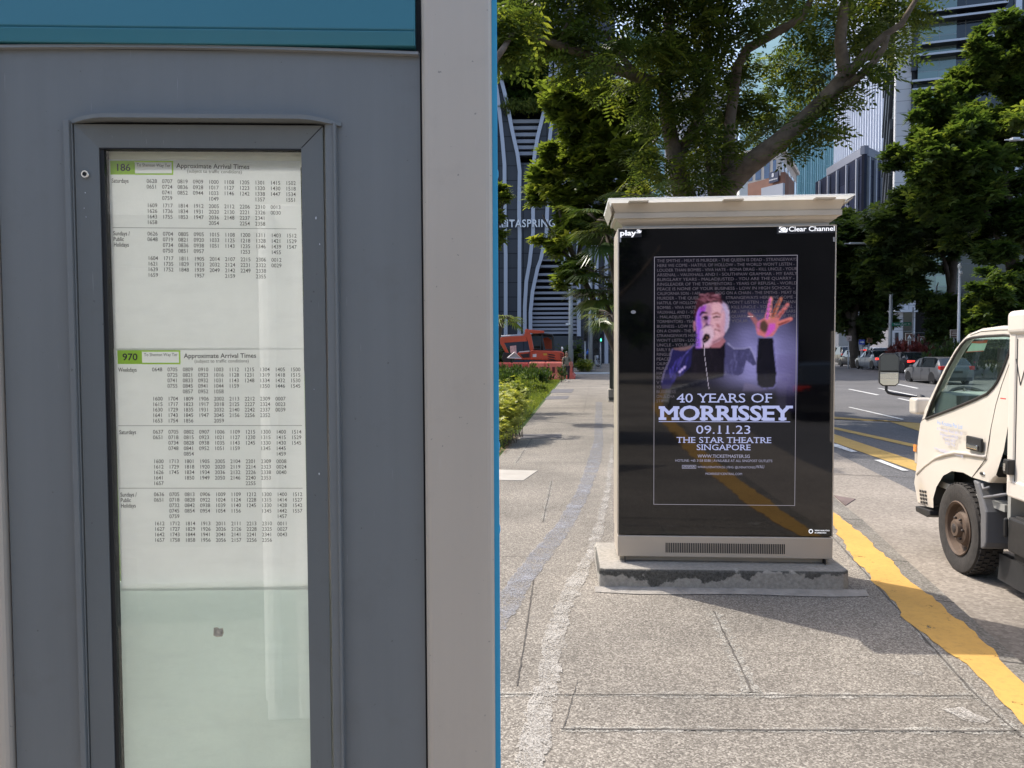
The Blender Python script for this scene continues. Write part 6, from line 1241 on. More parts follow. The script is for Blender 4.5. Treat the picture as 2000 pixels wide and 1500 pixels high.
mb = MB(); x0, z0 = T(1918, 1080); mb.prism([(x0, -.12, z0), (x0-.02, -.10, z0-.18), (x0-.7, -.10, z0-.18), (x0-.7, -.12, z0)], (0, -.05, 0)); mb.build('mud_flap', m_blk, truck)
# box body
xb, _ = T(1972, 800, .035); _, zb_ = T(1962, 966, .035); _, zt2 = T(1985, 620, .035)
mb = MB(); mb.box((xb-1.55, -TWD/2, (zb_+zt2)/2), (3.1, TWD+.07, zt2-zb_)); box_ = mb.build('box_body', m_box, truck, bevel=.012, seg=2)
mb = MB(); cw = .085; mb.box((xb-cw/2+.012, .028, (zb_+zt2)/2-.01), (cw, .03, zt2-zb_-.02)); mb.box((xb-1.5, .028, zb_+.055), (3.0, .03, .12)); mb.build('box_trim', m_box, box_, bevel=.018, seg=3)
mb = MB(); mb.box((xb-.10, .005, zt2-.035), (.24, .11, .16)); mb.build('box_corner_cap', m_box, box_, bevel=.035, seg=4)
mb = MB(); x, z = T(1976, 912, .04); mb.box((x, .055, z), (.065, .05, .10)); lt_ = mb.build('box_latch', M('black_iron_latch', (.03, .03, .03), .45, .3), box_, bevel=.008); mb = MB(); mb.box((x, .084, z+.0), (.02, .012, .05)); mb.build('latch_tongue', m_chr, lt_)
mb = MB(); P = [T(*p, .04) for p in ((1984, 701), (1992, 752), (2003, 712))]; mb.tube([Vector((x, .0365, z)) for x, z in P], .004, 5); xq, zq = T(1981, 700, .04); mb.tube([Vector((xb-cw, .037, zb_+.1)), Vector((xb-cw, .037, zt2-.14))], .0035, 4); mb.build('box_line_print', M('thin_black_print', (.05, .05, .05), .6), box_)

# ---------------------------------------------------------------- cars in the queue
m_cg = M('car_window_glass', (.012, .016, .018), .05, 0, .9); m_red = M('lit_tail_lamp', (.35, .01, .01), .25, emit=(1, .04, .03), es=1.3); m_redo = M('tail_lamp', (.45, .02, .015), .2); m_cty = M('car_tyre', (.02, .02, .02), .8); m_crim = M('alloy', (.55, .55, .56), .3, .8); m_ctrim = M('car_black_trim', (.015, .015, .016), .5); m_plate = M('number_plate', (.02, .02, .02), .5); m_hl = M('head_lamp', (.7, .72, .75), .1)
def make_car(name, loc_, heading, paint_, label, L_=4.4, Wd=1.78, Hc=1.46, kind='hatch', lit=False, grp='cars queueing at the lights'):
    o = empty(name, loc_, math.pi/2-heading, label, 'car', grp)
    h2 = Wd/2; rx, fx_ = -L_/2, L_/2; bel = .92 if Hc < 1.6 else 1.05
    if kind == 'hatch': roof = [(rx+.02, bel+.03), (rx+.10, bel+.10), (rx+.55, Hc-.07), (rx+.95, Hc), (.05, Hc), (.45, Hc-.05), (1.18, bel+.02), (1.25, bel)]; gi = (2, 5)
    elif kind == 'suv': roof = [(rx+.02, bel+.03), (rx+.08, bel+.08), (rx+.35, Hc-.08), (rx+.6, Hc), (.2, Hc), (.6, Hc-.05), (1.25, bel+.02), (1.32, bel)]; gi = (2, 5)
    else: roof = [(rx+.02, bel), (rx+.60, bel+.04), (rx+1.15, Hc-.08), (rx+1.5, Hc), (.0, Hc), (.42, Hc-.05), (1.15, bel+.02), (1.22, bel)]; gi = (2, 5)
    ST = [(rx, .38, .74, bel-.10, None), (rx+.02, .30, .90, bel-.02, roof[0][1]), (roof[1][0], .24, .97, bel, roof[1][1]), (roof[2][0], .22, 1, bel, roof[2][1]), (roof[3][0], .20, 1, bel, roof[3][1]), (roof[4][0], .20, 1, bel, roof[4][1]), (roof[5][0], .20, 1, bel, roof[5][1]), (roof[6][0], .20, 1, bel, roof[6][1]), (fx_-.45, .22, .96, bel-.10, None), (fx_-.12, .26, .86, bel-.22, None), (fx_, .34, .66, .55, None)]
    rings = []
    for i, (x, zb, k, bz_, rz) in enumerate(ST):
        hh = h2*k; top = rz if rz else bz_+.03; gh = bz_ if not rz else bz_
        roofw = hh*(.76 if rz and rz > bz_+.25 else .90)
        half = [(hh*.90, zb), (hh, zb+.14), (hh, (zb+gh)/2+.05), (hh*.965, gh), (roofw, max(top-.03, gh+.015)), (roofw*.82, max(top, gh+.03)), (0, max(top, gh+.03)+.012)]
        rings.append([(x, y, z) for y, z in half]+[(x, -y, z) for y, z in half[-2::-1]])
    n_ = len(rings[0]); bodyF, glassF = [], {'side_window': [], 'rear_window': [], 'windscreen': []}
    Vv_ = [p for r in rings for p in r]
    for i in range(len(rings)-1):
        for j in range(n_-1):
            q = (i*n_+j, i*n_+j+1, (i+1)*n_+j+1, (i+1)*n_+j)
            if j in (3, 8) and 3 <= i <= 5: glassF['side_window'].append(q)
            elif j in (4, 5, 6, 7) and i == 2: glassF['rear_window'].append(q)
            elif j in (4, 5, 6, 7) and i == 6: glassF['windscreen'].append(q)
            else: bodyF.append(q)
    bodyF += [tuple(range(n_))[::-1], tuple(range((len(rings)-1)*n_, len(rings)*n_))]; bodyF += [(i*n_, (i+1)*n_, (i+1)*n_+n_-1, i*n_+n_-1) for i in range(len(rings)-1)]
    b = MB().add(Vv_, bodyF).build('body', paint_, o); smooth_by_angle(b, 38)
    for nm, Fq in glassF.items():
        if nm == 'side_window':
            for sgn in (1, -1):
                mb = MB(); mb.add(Vv_, [q for q in Fq if (Vv_[q[0]][1] > 0) == (sgn > 0)]); ob = mb.build(nm, m_cg, o)
        else: mb = MB(); mb.add(Vv_, Fq); mb.build(nm, m_cg, o)
    for s in (1, -1):
        for x in (-.15, roof[2][0]+.18): mb = MB(); mb.box((x, s*h2*.87, (bel+Hc)/2-.03), (.06, .09, Hc-bel-.10)); mb.build('window_pillar', m_ctrim, o)
    wb_ = L_*.305
    for x in (wb_, -wb_-.02):
        for s in (1, -1):
            mb = MB(); mb.lathe([(.19, -.10*s), (.30, -.11*s), (.325, -.07*s), (.325, .03*s), (.30, .045*s), (.215, .035*s)], (0, 0, 0), 'y', 24); wo = smooth_by_angle(mb.build('wheel', m_cty, o)); wo.location = (x, s*(h2-.06), .325)
            mb = MB(); mb.lathe([(.225, .030*s), (.205, .032*s), (.20, .0)], (0, 0, 0), 'y', 24)
            for k in range(5):
                a = k*1.2566; mb.prism([(.03*math.cos(a+1.57), .03*s, .03*math.sin(a+1.57)), (-.03*math.cos(a+1.57), .03*s, -.03*math.sin(a+1.57)), (.205*math.cos(a-.10), .034*s, .205*math.sin(a-.10)), (.205*math.cos(a+.10), .034*s, .205*math.sin(a+.10))], (0, -.02*s, 0))
            mb.build('rim', m_crim, wo)
            mb = MB(); mb.lathe([(0, (h2+.004)*s), (.355, (h2+.004)*s), (.38, (h2-.03)*s)], (x, 0, .34), 'y', 24); mb.v = [(a, b_, max(c, .2)) for a, b_, c in mb.v]; mb.build('arch_shade_disc', m_ctrim, o)  # black disc stands in for the shaded hollow round the wheel
    for s in (1, -1):
        mb = MB()
        if kind == 'suv' or kind == 'hatch': mb.box((rx+.13, s*h2*.80, bel-.02), (.28, h2*.30, .20))
        else: mb.box((rx+.13, s*h2*.72, bel-.10), (.26, h2*.46, .15))
        mb.build('tail_lamp', m_red if lit else m_redo, o, bevel=.03)
        mb = MB(); mb.box((fx_-.28, s*h2*.70, .66), (.30, .34, .13)); mb.build('head_lamp', m_hl, o, bevel=.03)
        mb = MB(); mb.box((.82, s*(h2+.07), bel+.05), (.12, .17, .13)); mb.build('door_mirror', paint_, o, bevel=.03)
        mb = MB(); mb.box((-.28, s*(h2+.004), bel-.12), (.18, .02, .03)); mb.box((-1.02, s*(h2+.004), bel-.10), (.18, .02, .03)); mb.build('door_handle', paint_, o)
        mb = MB()
        for x in (.78, -.18, -1.15): mb.box((x, s*(h2-.002), .58), (.012, .012, .58))
        mb.build('door_gap', m_ctrim, o)
    mb = MB(); mb.box((rx+.04, 0, .34), (.14, Wd*.8, .16)); mb.box((rx+.0, 0, bel-.22), (.05, .5, .12)); mb.build('number_plate', m_plate, o); mb = MB(); mb.box((fx_-.05, 0, .40), (.10, Wd*.55, .22)); mb.build('front_grille', m_ctrim, o)
    if lit: mb = MB(); mb.box((roof[2][0]-.05 if kind != 'sedan' else roof[1][0]+.2, 0, (Hc-.03) if kind != 'sedan' else bel+.12), (.05, .5, .04)); mb.build('brake_lamp', m_red, o)
    return o
cp = lambda n_, c, **k: M(n_, c, .3, .35, .5, coat=.6, **k)
p_blk = cp('black_car_paint', (.010, .010, .012)); p_silv = cp('silver_car_paint', (.24, .26, .28)); p_grey = cp('grey_car_paint', (.13, .133, .14)); p_whi = cp('white_car_paint', (.75, .75, .75))
def carpos(u, v, y, hd, wd=1.8):
    "middle of the side that faces the viewer -> middle of the car"
    return at(u, v, y)+Vector((math.cos(hd), -math.sin(hd), 0))*wd/2
hd = rad(4)
make_car('queueing_car', carpos(1795, 750, 41.5, hd), hd, p_grey, 'grey hatchback nearest the truck, behind its windscreen pillar', 4.46, 1.80, 1.46, 'hatch')
make_car('queueing_car', carpos(1687, 721, 60, hd), hd, p_silv, 'silver saloon with lit tail lamps, second from the kiosk', 4.6, 1.78, 1.48, 'sedan', True)
make_car('queueing_car', carpos(1651, 716.6, 70, hd), hd, p_blk, 'black hatchback with lit brake lamps, nearest the kiosk edge', 4.3, 1.78, 1.56, 'suv', True)
make_car('queueing_car', carpos(1745, 728, 54, hd), hd, p_blk, 'black saloon half hidden by the truck mirror', 4.7, 1.86, 1.47, 'sedan', True)
make_car('queueing_car', carpos(1684, 714.5, 73, hd), hd, p_whi, 'white roofed family car behind the silver saloon', 4.6, 1.8, 1.74, 'suv')
make_car('queueing_car', carpos(1822, 731, 52, hd), hd, p_blk, 'black car behind the grey hatchback, only its dark roof showing', 4.6, 1.8, 1.5, 'sedan')
make_car('queueing_car', carpos(1628, 711.5, 82, hd), hd, cp('dark_grey_car_paint', (.06, .065, .07)), 'dark grey van at the kiosk edge, farthest of the queue', 4.6, 1.8, 1.9, 'suv')
make_car('oncoming_car', (6.2, -11, RZ), rad(170), p_blk, 'black car on the road behind the viewer, mirrored in the kiosk screen', 4.5, 1.8, 1.46, 'sedan', False, None)

# ---------------------------------------------------------------- people
def skin_body(name, J, E_l, mat, parent, root='pelvis', sub=2):
    names = list(J); me = bpy.data.meshes.new(name); me.from_pydata([J[k][0] for k in names], [(names.index(a), names.index(b)) for a, b in E_l], []); me.materials.append(mat)
    o = bpy.data.objects.new(name, me); COL.objects.link(o); o.parent = parent; m_ = o.modifiers.new('skin', 'SKIN'); m_.use_smooth_shade = True; s = o.modifiers.new('sub', 'SUBSURF'); s.levels = s.render_levels = sub
    for i, k in enumerate(names):
        r = J[k][1]; d = me.skin_vertices[0].data[i]; d.radius = r if isinstance(r, tuple) else (r, r); d.use_root = (k == root)
    return o
m_skin = M('skin', (.30, .17, .11), .55); m_hairm = M('black_hair', (.012, .010, .009), .5); m_olive = M('olive_shirt', (.20, .175, .13), .9, var=.1); m_patt = M('patterned_trousers', (.035, .022, .022), .9, var=.9, vs=14); m_shoe = M('pale_shoe', (.5, .47, .43), .7)
pg = gnd(1107, 745); ped = empty('person', pg, rad(-4), 'woman in olive top and dark patterned trousers walking towards the viewer on the pavement', 'person')
J = {'pelvis': ((0, 0, .88), .11), 'waist': ((0, 0, 1.02), .105), 'chest': ((0, 0, 1.22), (.15, .105)), 'neck0': ((0, 0, 1.36), .06), 'neck': ((0, -.01, 1.43), .05), 'head0': ((0, -.02, 1.50), .075), 'head': ((0, -.015, 1.58), .088), 'crown': ((0, 0, 1.64), .06)}
El = [('pelvis', 'waist'), ('waist', 'chest'), ('chest', 'neck0'), ('neck0', 'neck'), ('neck', 'head0'), ('head0', 'head'), ('head', 'crown')]
for s, n_ in ((1, 'l'), (-1, 'r')):
    f = -.16 if s > 0 else .17; bend = .0 if s > 0 else .10
    J.update({n_+'hip': ((s*.09, 0, .82), .085), n_+'knee': ((s*.09, f*.45-.03, .47), .058), n_+'ankle': ((s*.085, f+bend*.6, .09+bend*.4), .036), n_+'toe': ((s*.09, f-.15+bend*.6, .035+bend*.1), .03),
              n_+'sh': ((s*.17, 0, 1.33), .055), n_+'elb': ((s*.235, .03-f*.3, 1.08), .04), n_+'wri': ((s*.24, -.04-f*.8, .86), .027), n_+'palm': ((s*.238, -.06-f*.9, .80), (.022, .034))})
    El += [('pelvis', n_+'hip'), (n_+'hip', n_+'knee'), (n_+'knee', n_+'ankle'), (n_+'ankle', n_+'toe'), ('neck0', n_+'sh'), (n_+'sh', n_+'elb'), (n_+'elb', n_+'wri'), (n_+'wri', n_+'palm')]
    for k in range(4): J[f'{n_}f{k}'] = ((s*(.236-.004*k), -.045-f*.95-.022*k+.02, .725+.006*abs(k-1)), .009); El.append((n_+'palm', f'{n_}f{k}'))
    J[n_+'th'] = ((s*.225, -.11-f*.9, .765), .010); El.append((n_+'palm', n_+'th'))
skin_body('body', J, El, m_skin, ped)
Js = {'pelvis': ((0, 0, .86), .135), 'waist': ((0, 0, 1.0), .130), 'chest': ((0, 0, 1.22), (.175, .125)), 'neck0': ((0, 0, 1.355), .075)}; Es = [('pelvis', 'waist'), ('waist', 'chest'), ('chest', 'neck0')]
for s, n_ in ((1, 'l'), (-1, 'r')):
    f = -.16 if s > 0 else .17; Js.update({n_+'sh': ((s*.175, 0, 1.33), .072), n_+'elb': ((s*.225, .02-f*.25, 1.12), .06)}); Es += [('neck0', n_+'sh'), (n_+'sh', n_+'elb')]
skin_body('top', Js, Es, m_olive, ped)
Jt = {'pelvis': ((0, 0, .88), .125)}; Et = []
for s, n_ in ((1, 'l'), (-1, 'r')):
    f = -.16 if s > 0 else .17; b_ = 0 if s > 0 else .10; Jt.update({n_+'hip': ((s*.09, 0, .80), .105), n_+'knee': ((s*.09, f*.45-.03, .47), .082), n_+'hem': ((s*.086, f+b_*.6, .13+b_*.4), .065)}); Et += [('pelvis', n_+'hip'), (n_+'hip', n_+'knee'), (n_+'knee', n_+'hem')]
    mb = MB(); mb.ball((s*.088, f-.06+b_*.6, .05+b_*.3), (.045, .13, .05)); mb.build('shoe', m_shoe, ped, True)
skin_body('trousers', Jt, Et, m_patt, ped)
mb = MB(); mb.ball((0, .02, 1.60), (.098, .105, .105), 14, 9); mb.ball((0, .09, 1.50), (.06, .05, .1)); mb.v = [(x, max(y, -.05) if z < 1.63 else y, z) for x, y, z in mb.v]; mb.build('hair', m_hairm, ped, True)
mb = MB()
for s in (1, -1): mb.ball((s*.034, -.098, 1.575), (.012, .008, .008)); 
mb.box((0, -.105, 1.50), (.045, .01, .01)); mb.build('face_detail', m_hairm, ped); mb = MB(); mb.ball((0, -.108, 1.545), (.016, .018, .02)); mb.build('nose', m_skin, ped, True)
mb = MB()
for s in (1, -1): mb.tube([(s*.12, -.125, 1.15), (s*.125, -.13, 1.28), (s*.12, -.06, 1.385), (s*.115, .08, 1.33)], .018, 6)
mb.build('bag_strap', M('dark_strap', (.02, .02, .02), .8), ped, True)
# motorcycle and rider by the crossing
mg = at(1153, 716.5, 64); mo = empty('motorcycle', mg, rad(8), 'dark motorcycle stopped at the crossing beyond the clipped hedge', 'motorcycle'); m_bk = M('bike_black', (.02, .02, .022), .4); m_sil = M('bike_silver', (.4, .4, .42), .3, .7)
for x in (-.62, .68):
    mb = MB(); mb.lathe([(.30+.055*math.cos(t), .055*math.sin(t)) for t in [i*math.pi/4 for i in range(9)]], (0, 0, 0), 'y', 24); wo = mb.build('wheel', m_cty, mo, True); wo.location = (x, 0, .355)
    mb = MB(); mb.lathe([(.25, .02), (.25, -.02)], (0, 0, 0), 'y', 20)
    for k in range(6): mb.tube([(0, 0, 0), (.25*math.cos(k*1.047), 0, .25*math.sin(k*1.047))], .014, 5)
    mb.build('rim', m_sil, wo)
mb = MB(); mb.prism([(-.5, -.12, .55), (-.2, -.14, .35), (.25, -.14, .35), (.4, -.12, .75), (.2, -.12, .92), (-.1, -.12, .85), (-.75, -.1, .80), (-.8, -.1, .70)], (0, .26, 0)); mb.build('frame', m_bk, mo, bevel=.03)
mb = MB(); mb.tube([(.68, -.09, .36), (.45, -.09, .95)], .028, 6); mb.tube([(.68, .09, .36), (.45, .09, .95)], .028, 6); mb.tube([(.36, -.36, 1.05), (.44, -.1, 1.0), (.44, .1, 1.0), (.36, .36, 1.05)], .018, 6); mb.build('fork', m_sil, mo, True); mb = MB(); mb.ball((.56, 0, .88), (.1, .09, .11)); mb.build('head_lamp', m_hl, mo, True); mb = MB(); mb.box((-.35, 0, .88), (.7, .26, .09)); mb.build('seat', m_bk, mo, bevel=.03); mb = MB(); mb.box((-.85, 0, .98), (.34, .38, .3)); mb.build('top_box', m_bk, mo, bevel=.03)
rd = empty('person', mg, rad(8), 'motorcyclist in a bright blue jacket and white helmet', 'person'); m_blue = M('bright_blue_jacket', lin(40, 92, 170), .8, var=.1)
J = {'pelvis': ((-.25, 0, .98), .12), 'waist': ((-.22, 0, 1.12), .12), 'chest': ((-.12, 0, 1.34), .15), 'neck0': ((-.06, 0, 1.46), .07), 'neck': ((-.03, 0, 1.52), .055), 'head': ((0, 0, 1.64), .09)}; El = [('pelvis', 'waist'), ('waist', 'chest'), ('chest', 'neck0'), ('neck0', 'neck'), ('neck', 'head')]
for s, n_ in ((1, 'l'), (-1, 'r')):
    J.update({n_+'hip': ((-.2, s*.1, .94), .09), n_+'knee': ((.22, s*.2, .80), .07), n_+'ank': ((.0, s*.24, .38), .045), n_+'toe': ((.14, s*.26, .32), .035), n_+'sh': ((-.08, s*.19, 1.42), .07), n_+'elb': ((.1, s*.3, 1.2), .055), n_+'wri': ((.32, s*.33, 1.09), .04), n_+'hand': ((.38, s*.33, 1.07), .04)})
    El += [('pelvis', n_+'hip'), (n_+'hip', n_+'knee'), (n_+'knee', n_+'ank'), (n_+'ank', n_+'toe'), ('neck0', n_+'sh'), (n_+'sh', n_+'elb'), (n_+'elb', n_+'wri'), (n_+'wri', n_+'hand')]
skin_body('body', J, El, M('dark_riding_trousers', (.03, .035, .06), .9), rd); Js = {k: (v[0], (v[1]+.02) if not isinstance(v[1], tuple) else v[1]) for k, v in J.items() if k in ('pelvis', 'waist', 'chest', 'neck0', 'lsh', 'rsh', 'lelb', 'relb', 'lwri', 'rwri')}
skin_body('jacket', Js, [e for e in El if e[0] in Js and e[1] in Js], m_blue, rd); mb = MB(); mb.ball((0, 0, 1.65), (.14, .125, .14), 14, 9); hm = mb.build('helmet', M('white_helmet', (.8, .8, .8), .25), rd, True); mb = MB(); mb.ball((.05, 0, 1.64), (.105, .11, .06)); mb.build('visor', m_cg, hm, True)

# ---------------------------------------------------------------- digger and barriers
m_or = M('orange_red_paint', (.55, .075, .03), .45, var=.1, coat=.2); m_or2 = M('digger_dark', (.015, .015, .016), .5)
ep = at(1050, 712, 52); EP = Plane((ep.x, ep.y, 0), rad(0)); dg = empty('excavator', (ep.x, ep.y, 0), 0, 'orange red compact excavator with folded boom and glazed cab behind the barriers', 'excavator')
X = lambda u, v, o=0.0: (lambda q: Vector((q[0], -o, q[1])))(EP(u, v, o))
def dprism(mb, P, o0, o1): mb.prism([X(u, v)+Vector((0, -o1, 0)) for u, v in P], (0, o1-o0, 0)); return mb
dprism(MB(), [(1035, 687), (1037, 684), (1060, 684), (1095, 686), (1101, 690), (1100, 705), (1035, 703)], -.9, .7).build('engine_housing', m_or, dg, bevel=.08, seg=3)
dprism(MB(), [(1005, 702), (1012, 688), (1033, 686.5), (1035, 702.5)], -.9, .65).build('side_housing', m_or, dg, bevel=.05)
dprism(MB(), [(1016, 692), (1033, 690), (1033, 698), (1021, 699)], .64, .68).build('dark_panel', m_or2, dg); dprism(MB(), [(1014, 686.5), (1034, 684.5), (1034, 687), (1014, 688.5)], -.3, .66).build('white_strip', M('pale_strip', (.7, .68, .68), .5), dg)
mb = MB()
for k in range(3): dprism(mb, [(1068, 690.5+k*4.5), (1081, 692.5+k*4.5), (1084, 695+k*4.5), (1072, 693.5+k*4.5)], .69, .73)
for k in range(3): dprism(mb, [(1093, 690+k*4), (1099, 691+k*4), (1099, 693+k*4), (1093, 692+k*4)], .69, .73)
mb.build('engine_vent', m_or2, dg); dprism(MB(), [(1060.5, 690), (1067, 690), (1067, 694), (1060.5, 694)], .69, .72).build('yellow_plate', M('yellow_plate', (.6, .33, .04), .5), dg); dprism(MB(), [(1040, 692), (1047, 691), (1047, 697), (1040, 697.5)], .69, .72).build('white_decal', M('decal_white', (.7, .68, .66), .5), dg)
cabp = [(1036, 655), (1041, 653), (1061, 652.5), (1077, 654), (1080, 660), (1081, 683), (1060, 684), (1041, 681)]
mb = MB(); C3 = [X(u, v) for u, v in cabp]
for s in (.62, -.55):
    Q = [p+Vector((0, -s, 0)) for p in C3]; mb.tube(Q+[Q[0]], .055, 6)
for p in C3[:6]: mb.tube([p+Vector((0, -.62, 0)), p+Vector((0, .55, 0))], .045, 6)
mb.tube([X(1058, 653)+Vector((0, -.62, 0)), X(1058, 684)+Vector((0, -.62, 0))], .07, 6); cf = mb.build('cab_frame', m_or2, dg, True)
mb = MB(); mb.prism([p+Vector((0, -.60, .03)) for p in (C3[0], C3[1], C3[2], C3[3], C3[4])], (0, 1.1, 0)); mb.build('cab_roof', m_or2, dg)
mb = MB(); mb.poly([p+Vector((0, -.60, 0)) for p in C3]); mb.build('cab_glass', glass('digger_glass', (.6, .66, .66)), cf)
dprism(MB(), [(1061, 660), (1070, 658), (1078, 664), (1079, 682), (1066, 683)], -.5, -.4).build('rear_panel', m_or, dg); dprism(MB(), [(1042, 676), (1055, 675), (1055, 684), (1042, 684)], -.3, .3).build('seat', m_or2, dg, bevel=.05)
boom = [(1025, 644), (1030, 643), (1037, 655), (1042, 682), (1035, 686), (1031, 668), (1024, 655)]
dprism(MB(), boom, .72, 1.0).build('boom', m_or, dg, bevel=.04); dprism(MB(), [(1028, 644), (1062, 647), (1062, 651), (1044, 652), (1030, 650)], .7, .95).build('boom_link', m_or, dg, bevel=.03)
dprism(MB(), [(976, 661), (982, 658.5), (1026, 656), (1029, 667), (1000, 669), (985, 670)], .74, .98).build('stick', m_or, dg, bevel=.03); mb = MB(); mb.tube([X(979, 658)+Vector((0, -.86, 0)), X(1002, 656.5)+Vector((0, -.86, 0)), X(1026, 655)+Vector((0, -.86, 0))], .09, 8); mb.build('hydraulic_ram', M('ram_steel', (.35, .35, .37), .3, .6), dg, True)
dprism(MB(), [(976, 660), (984, 668), (998, 697), (992, 702), (988, 690), (978, 672)], .7, 1.0).build('bucket_arm', m_or, dg, bevel=.03); dprism(MB(), [(984, 688), (1000, 690), (996, 712), (986, 712), (980, 700)], .5, 1.15).build('bucket', m_or2, dg, bevel=.03)
for s in (-.85, .45): mb = MB(); P = [X(u, v)+Vector((0, -s-.4, 0)) for u, v in ((1040, 713), (1036, 709), (1040, 705), (1092, 705), (1096, 709), (1092, 713))]; mb.prism(P, (0, .4, 0)); mb.build('track', m_or2, dg, bevel=.04)
mb = MB(); mb.tube([X(1098, 686), X(1098, 681)], .03, 6); mb.ball(tuple(X(1098, 681)), (.08, .08, .13)); mb.build('beacon', M('beacon_white', (.8, .8, .75), .3), dg, True)
wt = empty('warning_board', at(1002, 702, 50), 0, 'pink and white notice board standing beside the digger arm', 'sign'); q = [at(u, v, 50)-wt.location for u, v in ((996, 676), (1008, 674.5), (1009, 690), (997, 690))]; mb = MB(); mb.prism(q, (0, .05, 0)); mb.build('board', M('pink_board', (.62, .34, .32), .6, var=.3, vs=6), wt)
mb = MB(); mb.tube([(0, .03, -.5), (0, .03, .6)], .03, 6); mb.build('stand', m_or2, wt); tr_ = empty('warning_triangle', at(1005, 703, 49.6), 0, 'grey backed warning triangle standing on the barriers', 'sign'); mb = MB(); mb.prism([at(u, v, 49.6)-tr_.location for u, v in ((991.5, 699), (1005, 688), (1018.5, 700))], (0, .04, 0)); tb_ = mb.build('triangle_plate', M('triangle_grey', (.34, .36, .34), .5), tr_)
mb = MB(); P = [at(u, v, 49.58)-tr_.location for u, v in ((991.5, 699), (1005, 688), (1018.5, 700))]; mb.tube(P+[P[0]], .035, 5); mb.build('triangle_rim', M('triangle_white', (.75, .72, .70), .5), tr_)
m_bar = M('barrier_red', (.50, .07, .05), .6, var=.18, vs=3); m_bar2 = M('barrier_orange', (.62, .13, .09), .6, var=.15, vs=3)
def barrier(a, b, hgt, mat, label):
    a, b = Vector(a), Vector(b); L_ = (b-a).length; o = empty('road_barrier', a, math.atan2(b.y-a.y, b.x-a.x), label, 'barrier', 'water filled barriers round the digger'); z = hgt
    pr = [(-.30, 0), (-.30, .12), (-.14, .3), (-.10, z-.08), (-.07, z), (.07, z), (.10, z-.08), (.14, .3), (.30, .12), (.30, 0)]
    mb = MB(); mb.prism([(0, y, h) for y, h in pr], (L_-.03, 0, 0)); mb.build('shell', mat, o, bevel=.02); mb = MB()
    for k in range(3):
        for y in (-.115,): mb.box((L_*(k+.5)/3, y-.012, z*.55), (.16, .05, z*.34), Matrix.Rotation(0, 3, 'X'))
    mb.build('slot', M('barrier_slot', (.10, .015, .012), .8), o); mb = MB(); mb.box((L_/2, 0, z+.0), (L_*.9, .1, .05)); mb.build('top_rail', mat, o, bevel=.01); return o
bz = lambda u, v, y: (at(u, v, y).x, y, 0)
barrier(bz(960, 720, 48.5), bz(1000, 720, 48.5), 1.0, m_bar, 'dark red water filled barrier beside the blue edged post'); barrier(bz(1000, 720, 48.4), bz(1033, 720, 48.3), 1.0, m_bar, 'dark red water filled barrier under the grey warning triangle')
barrier(bz(1034, 720, 47.5), bz(1066, 720, 47), 1.05, m_bar2, 'orange red barrier in the middle of the row, before the digger body'); barrier(bz(1066, 720, 47), bz(1099, 720, 46.6), 1.05, m_bar2, 'orange red barrier right behind the walking woman'); barrier(bz(1114, 735, 47), bz(1116, 720, 53), 1.0, m_bar2, 'orange barrier seen end on at the pavement, right of the walking woman')

# ---------------------------------------------------------------- signals, lamps, signs
m_pole = M('galvanised_pole', (.36, .37, .38), .5, .3, var=.08); m_dk = M('signal_black', (.012, .012, .012), .5)
def pole_thing(name, u, vb, y, vt, r, label, cat, mat=m_pole, group=None):
    b = at(u, vb, y); b.z = -.1 if b.z < .4 else b.z; o = empty(name, (b.x, b.y, 0), 0, label, cat, group); h_ = at(u, vt, y).z; mb = MB(); mb.tube([(0, 0, -.1), (0, 0, h_*.3), (0, 0, h_)], [r*1.15, r, r*.75], 10); mb.build('pole', mat, o, True); return o, h_
o, h_ = pole_thing('street_lamp', 1115, 722, 58, 380, .17, 'grey lamp post between the digger and the traffic signals', 'street lamp'); mb = MB(); mb.tube([(0, 0, h_), (-.2, -.6, h_+.3), (-.4, -1.6, h_+.35)], .06, 6); mb.box((-.45, -1.9, h_+.36), (.25, .8, .1)); mb.build('lamp_arm', m_pole, o); mb = MB(); zz_ = at(1115, 633, 58).z; mb.box((-.22, -.1, zz_), (.32, .3, .12)); mb.build('small_floodlight', M('flood_white', (.8, .8, .8), .4), o); mb = MB(); mb.box((.28, -.05, at(1115, 660, 58).z), (.28, .2, .3)); mb.box((.28, -.05, at(1115, 678, 58).z), (.28, .2, .25)); mb.build('control_box', m_dk, o, bevel=.02)
o, h_ = pole_thing('street_lamp', 1153.5, 716, 62, 400, .15, 'plain grey post beside the two black signal heads', 'street lamp')
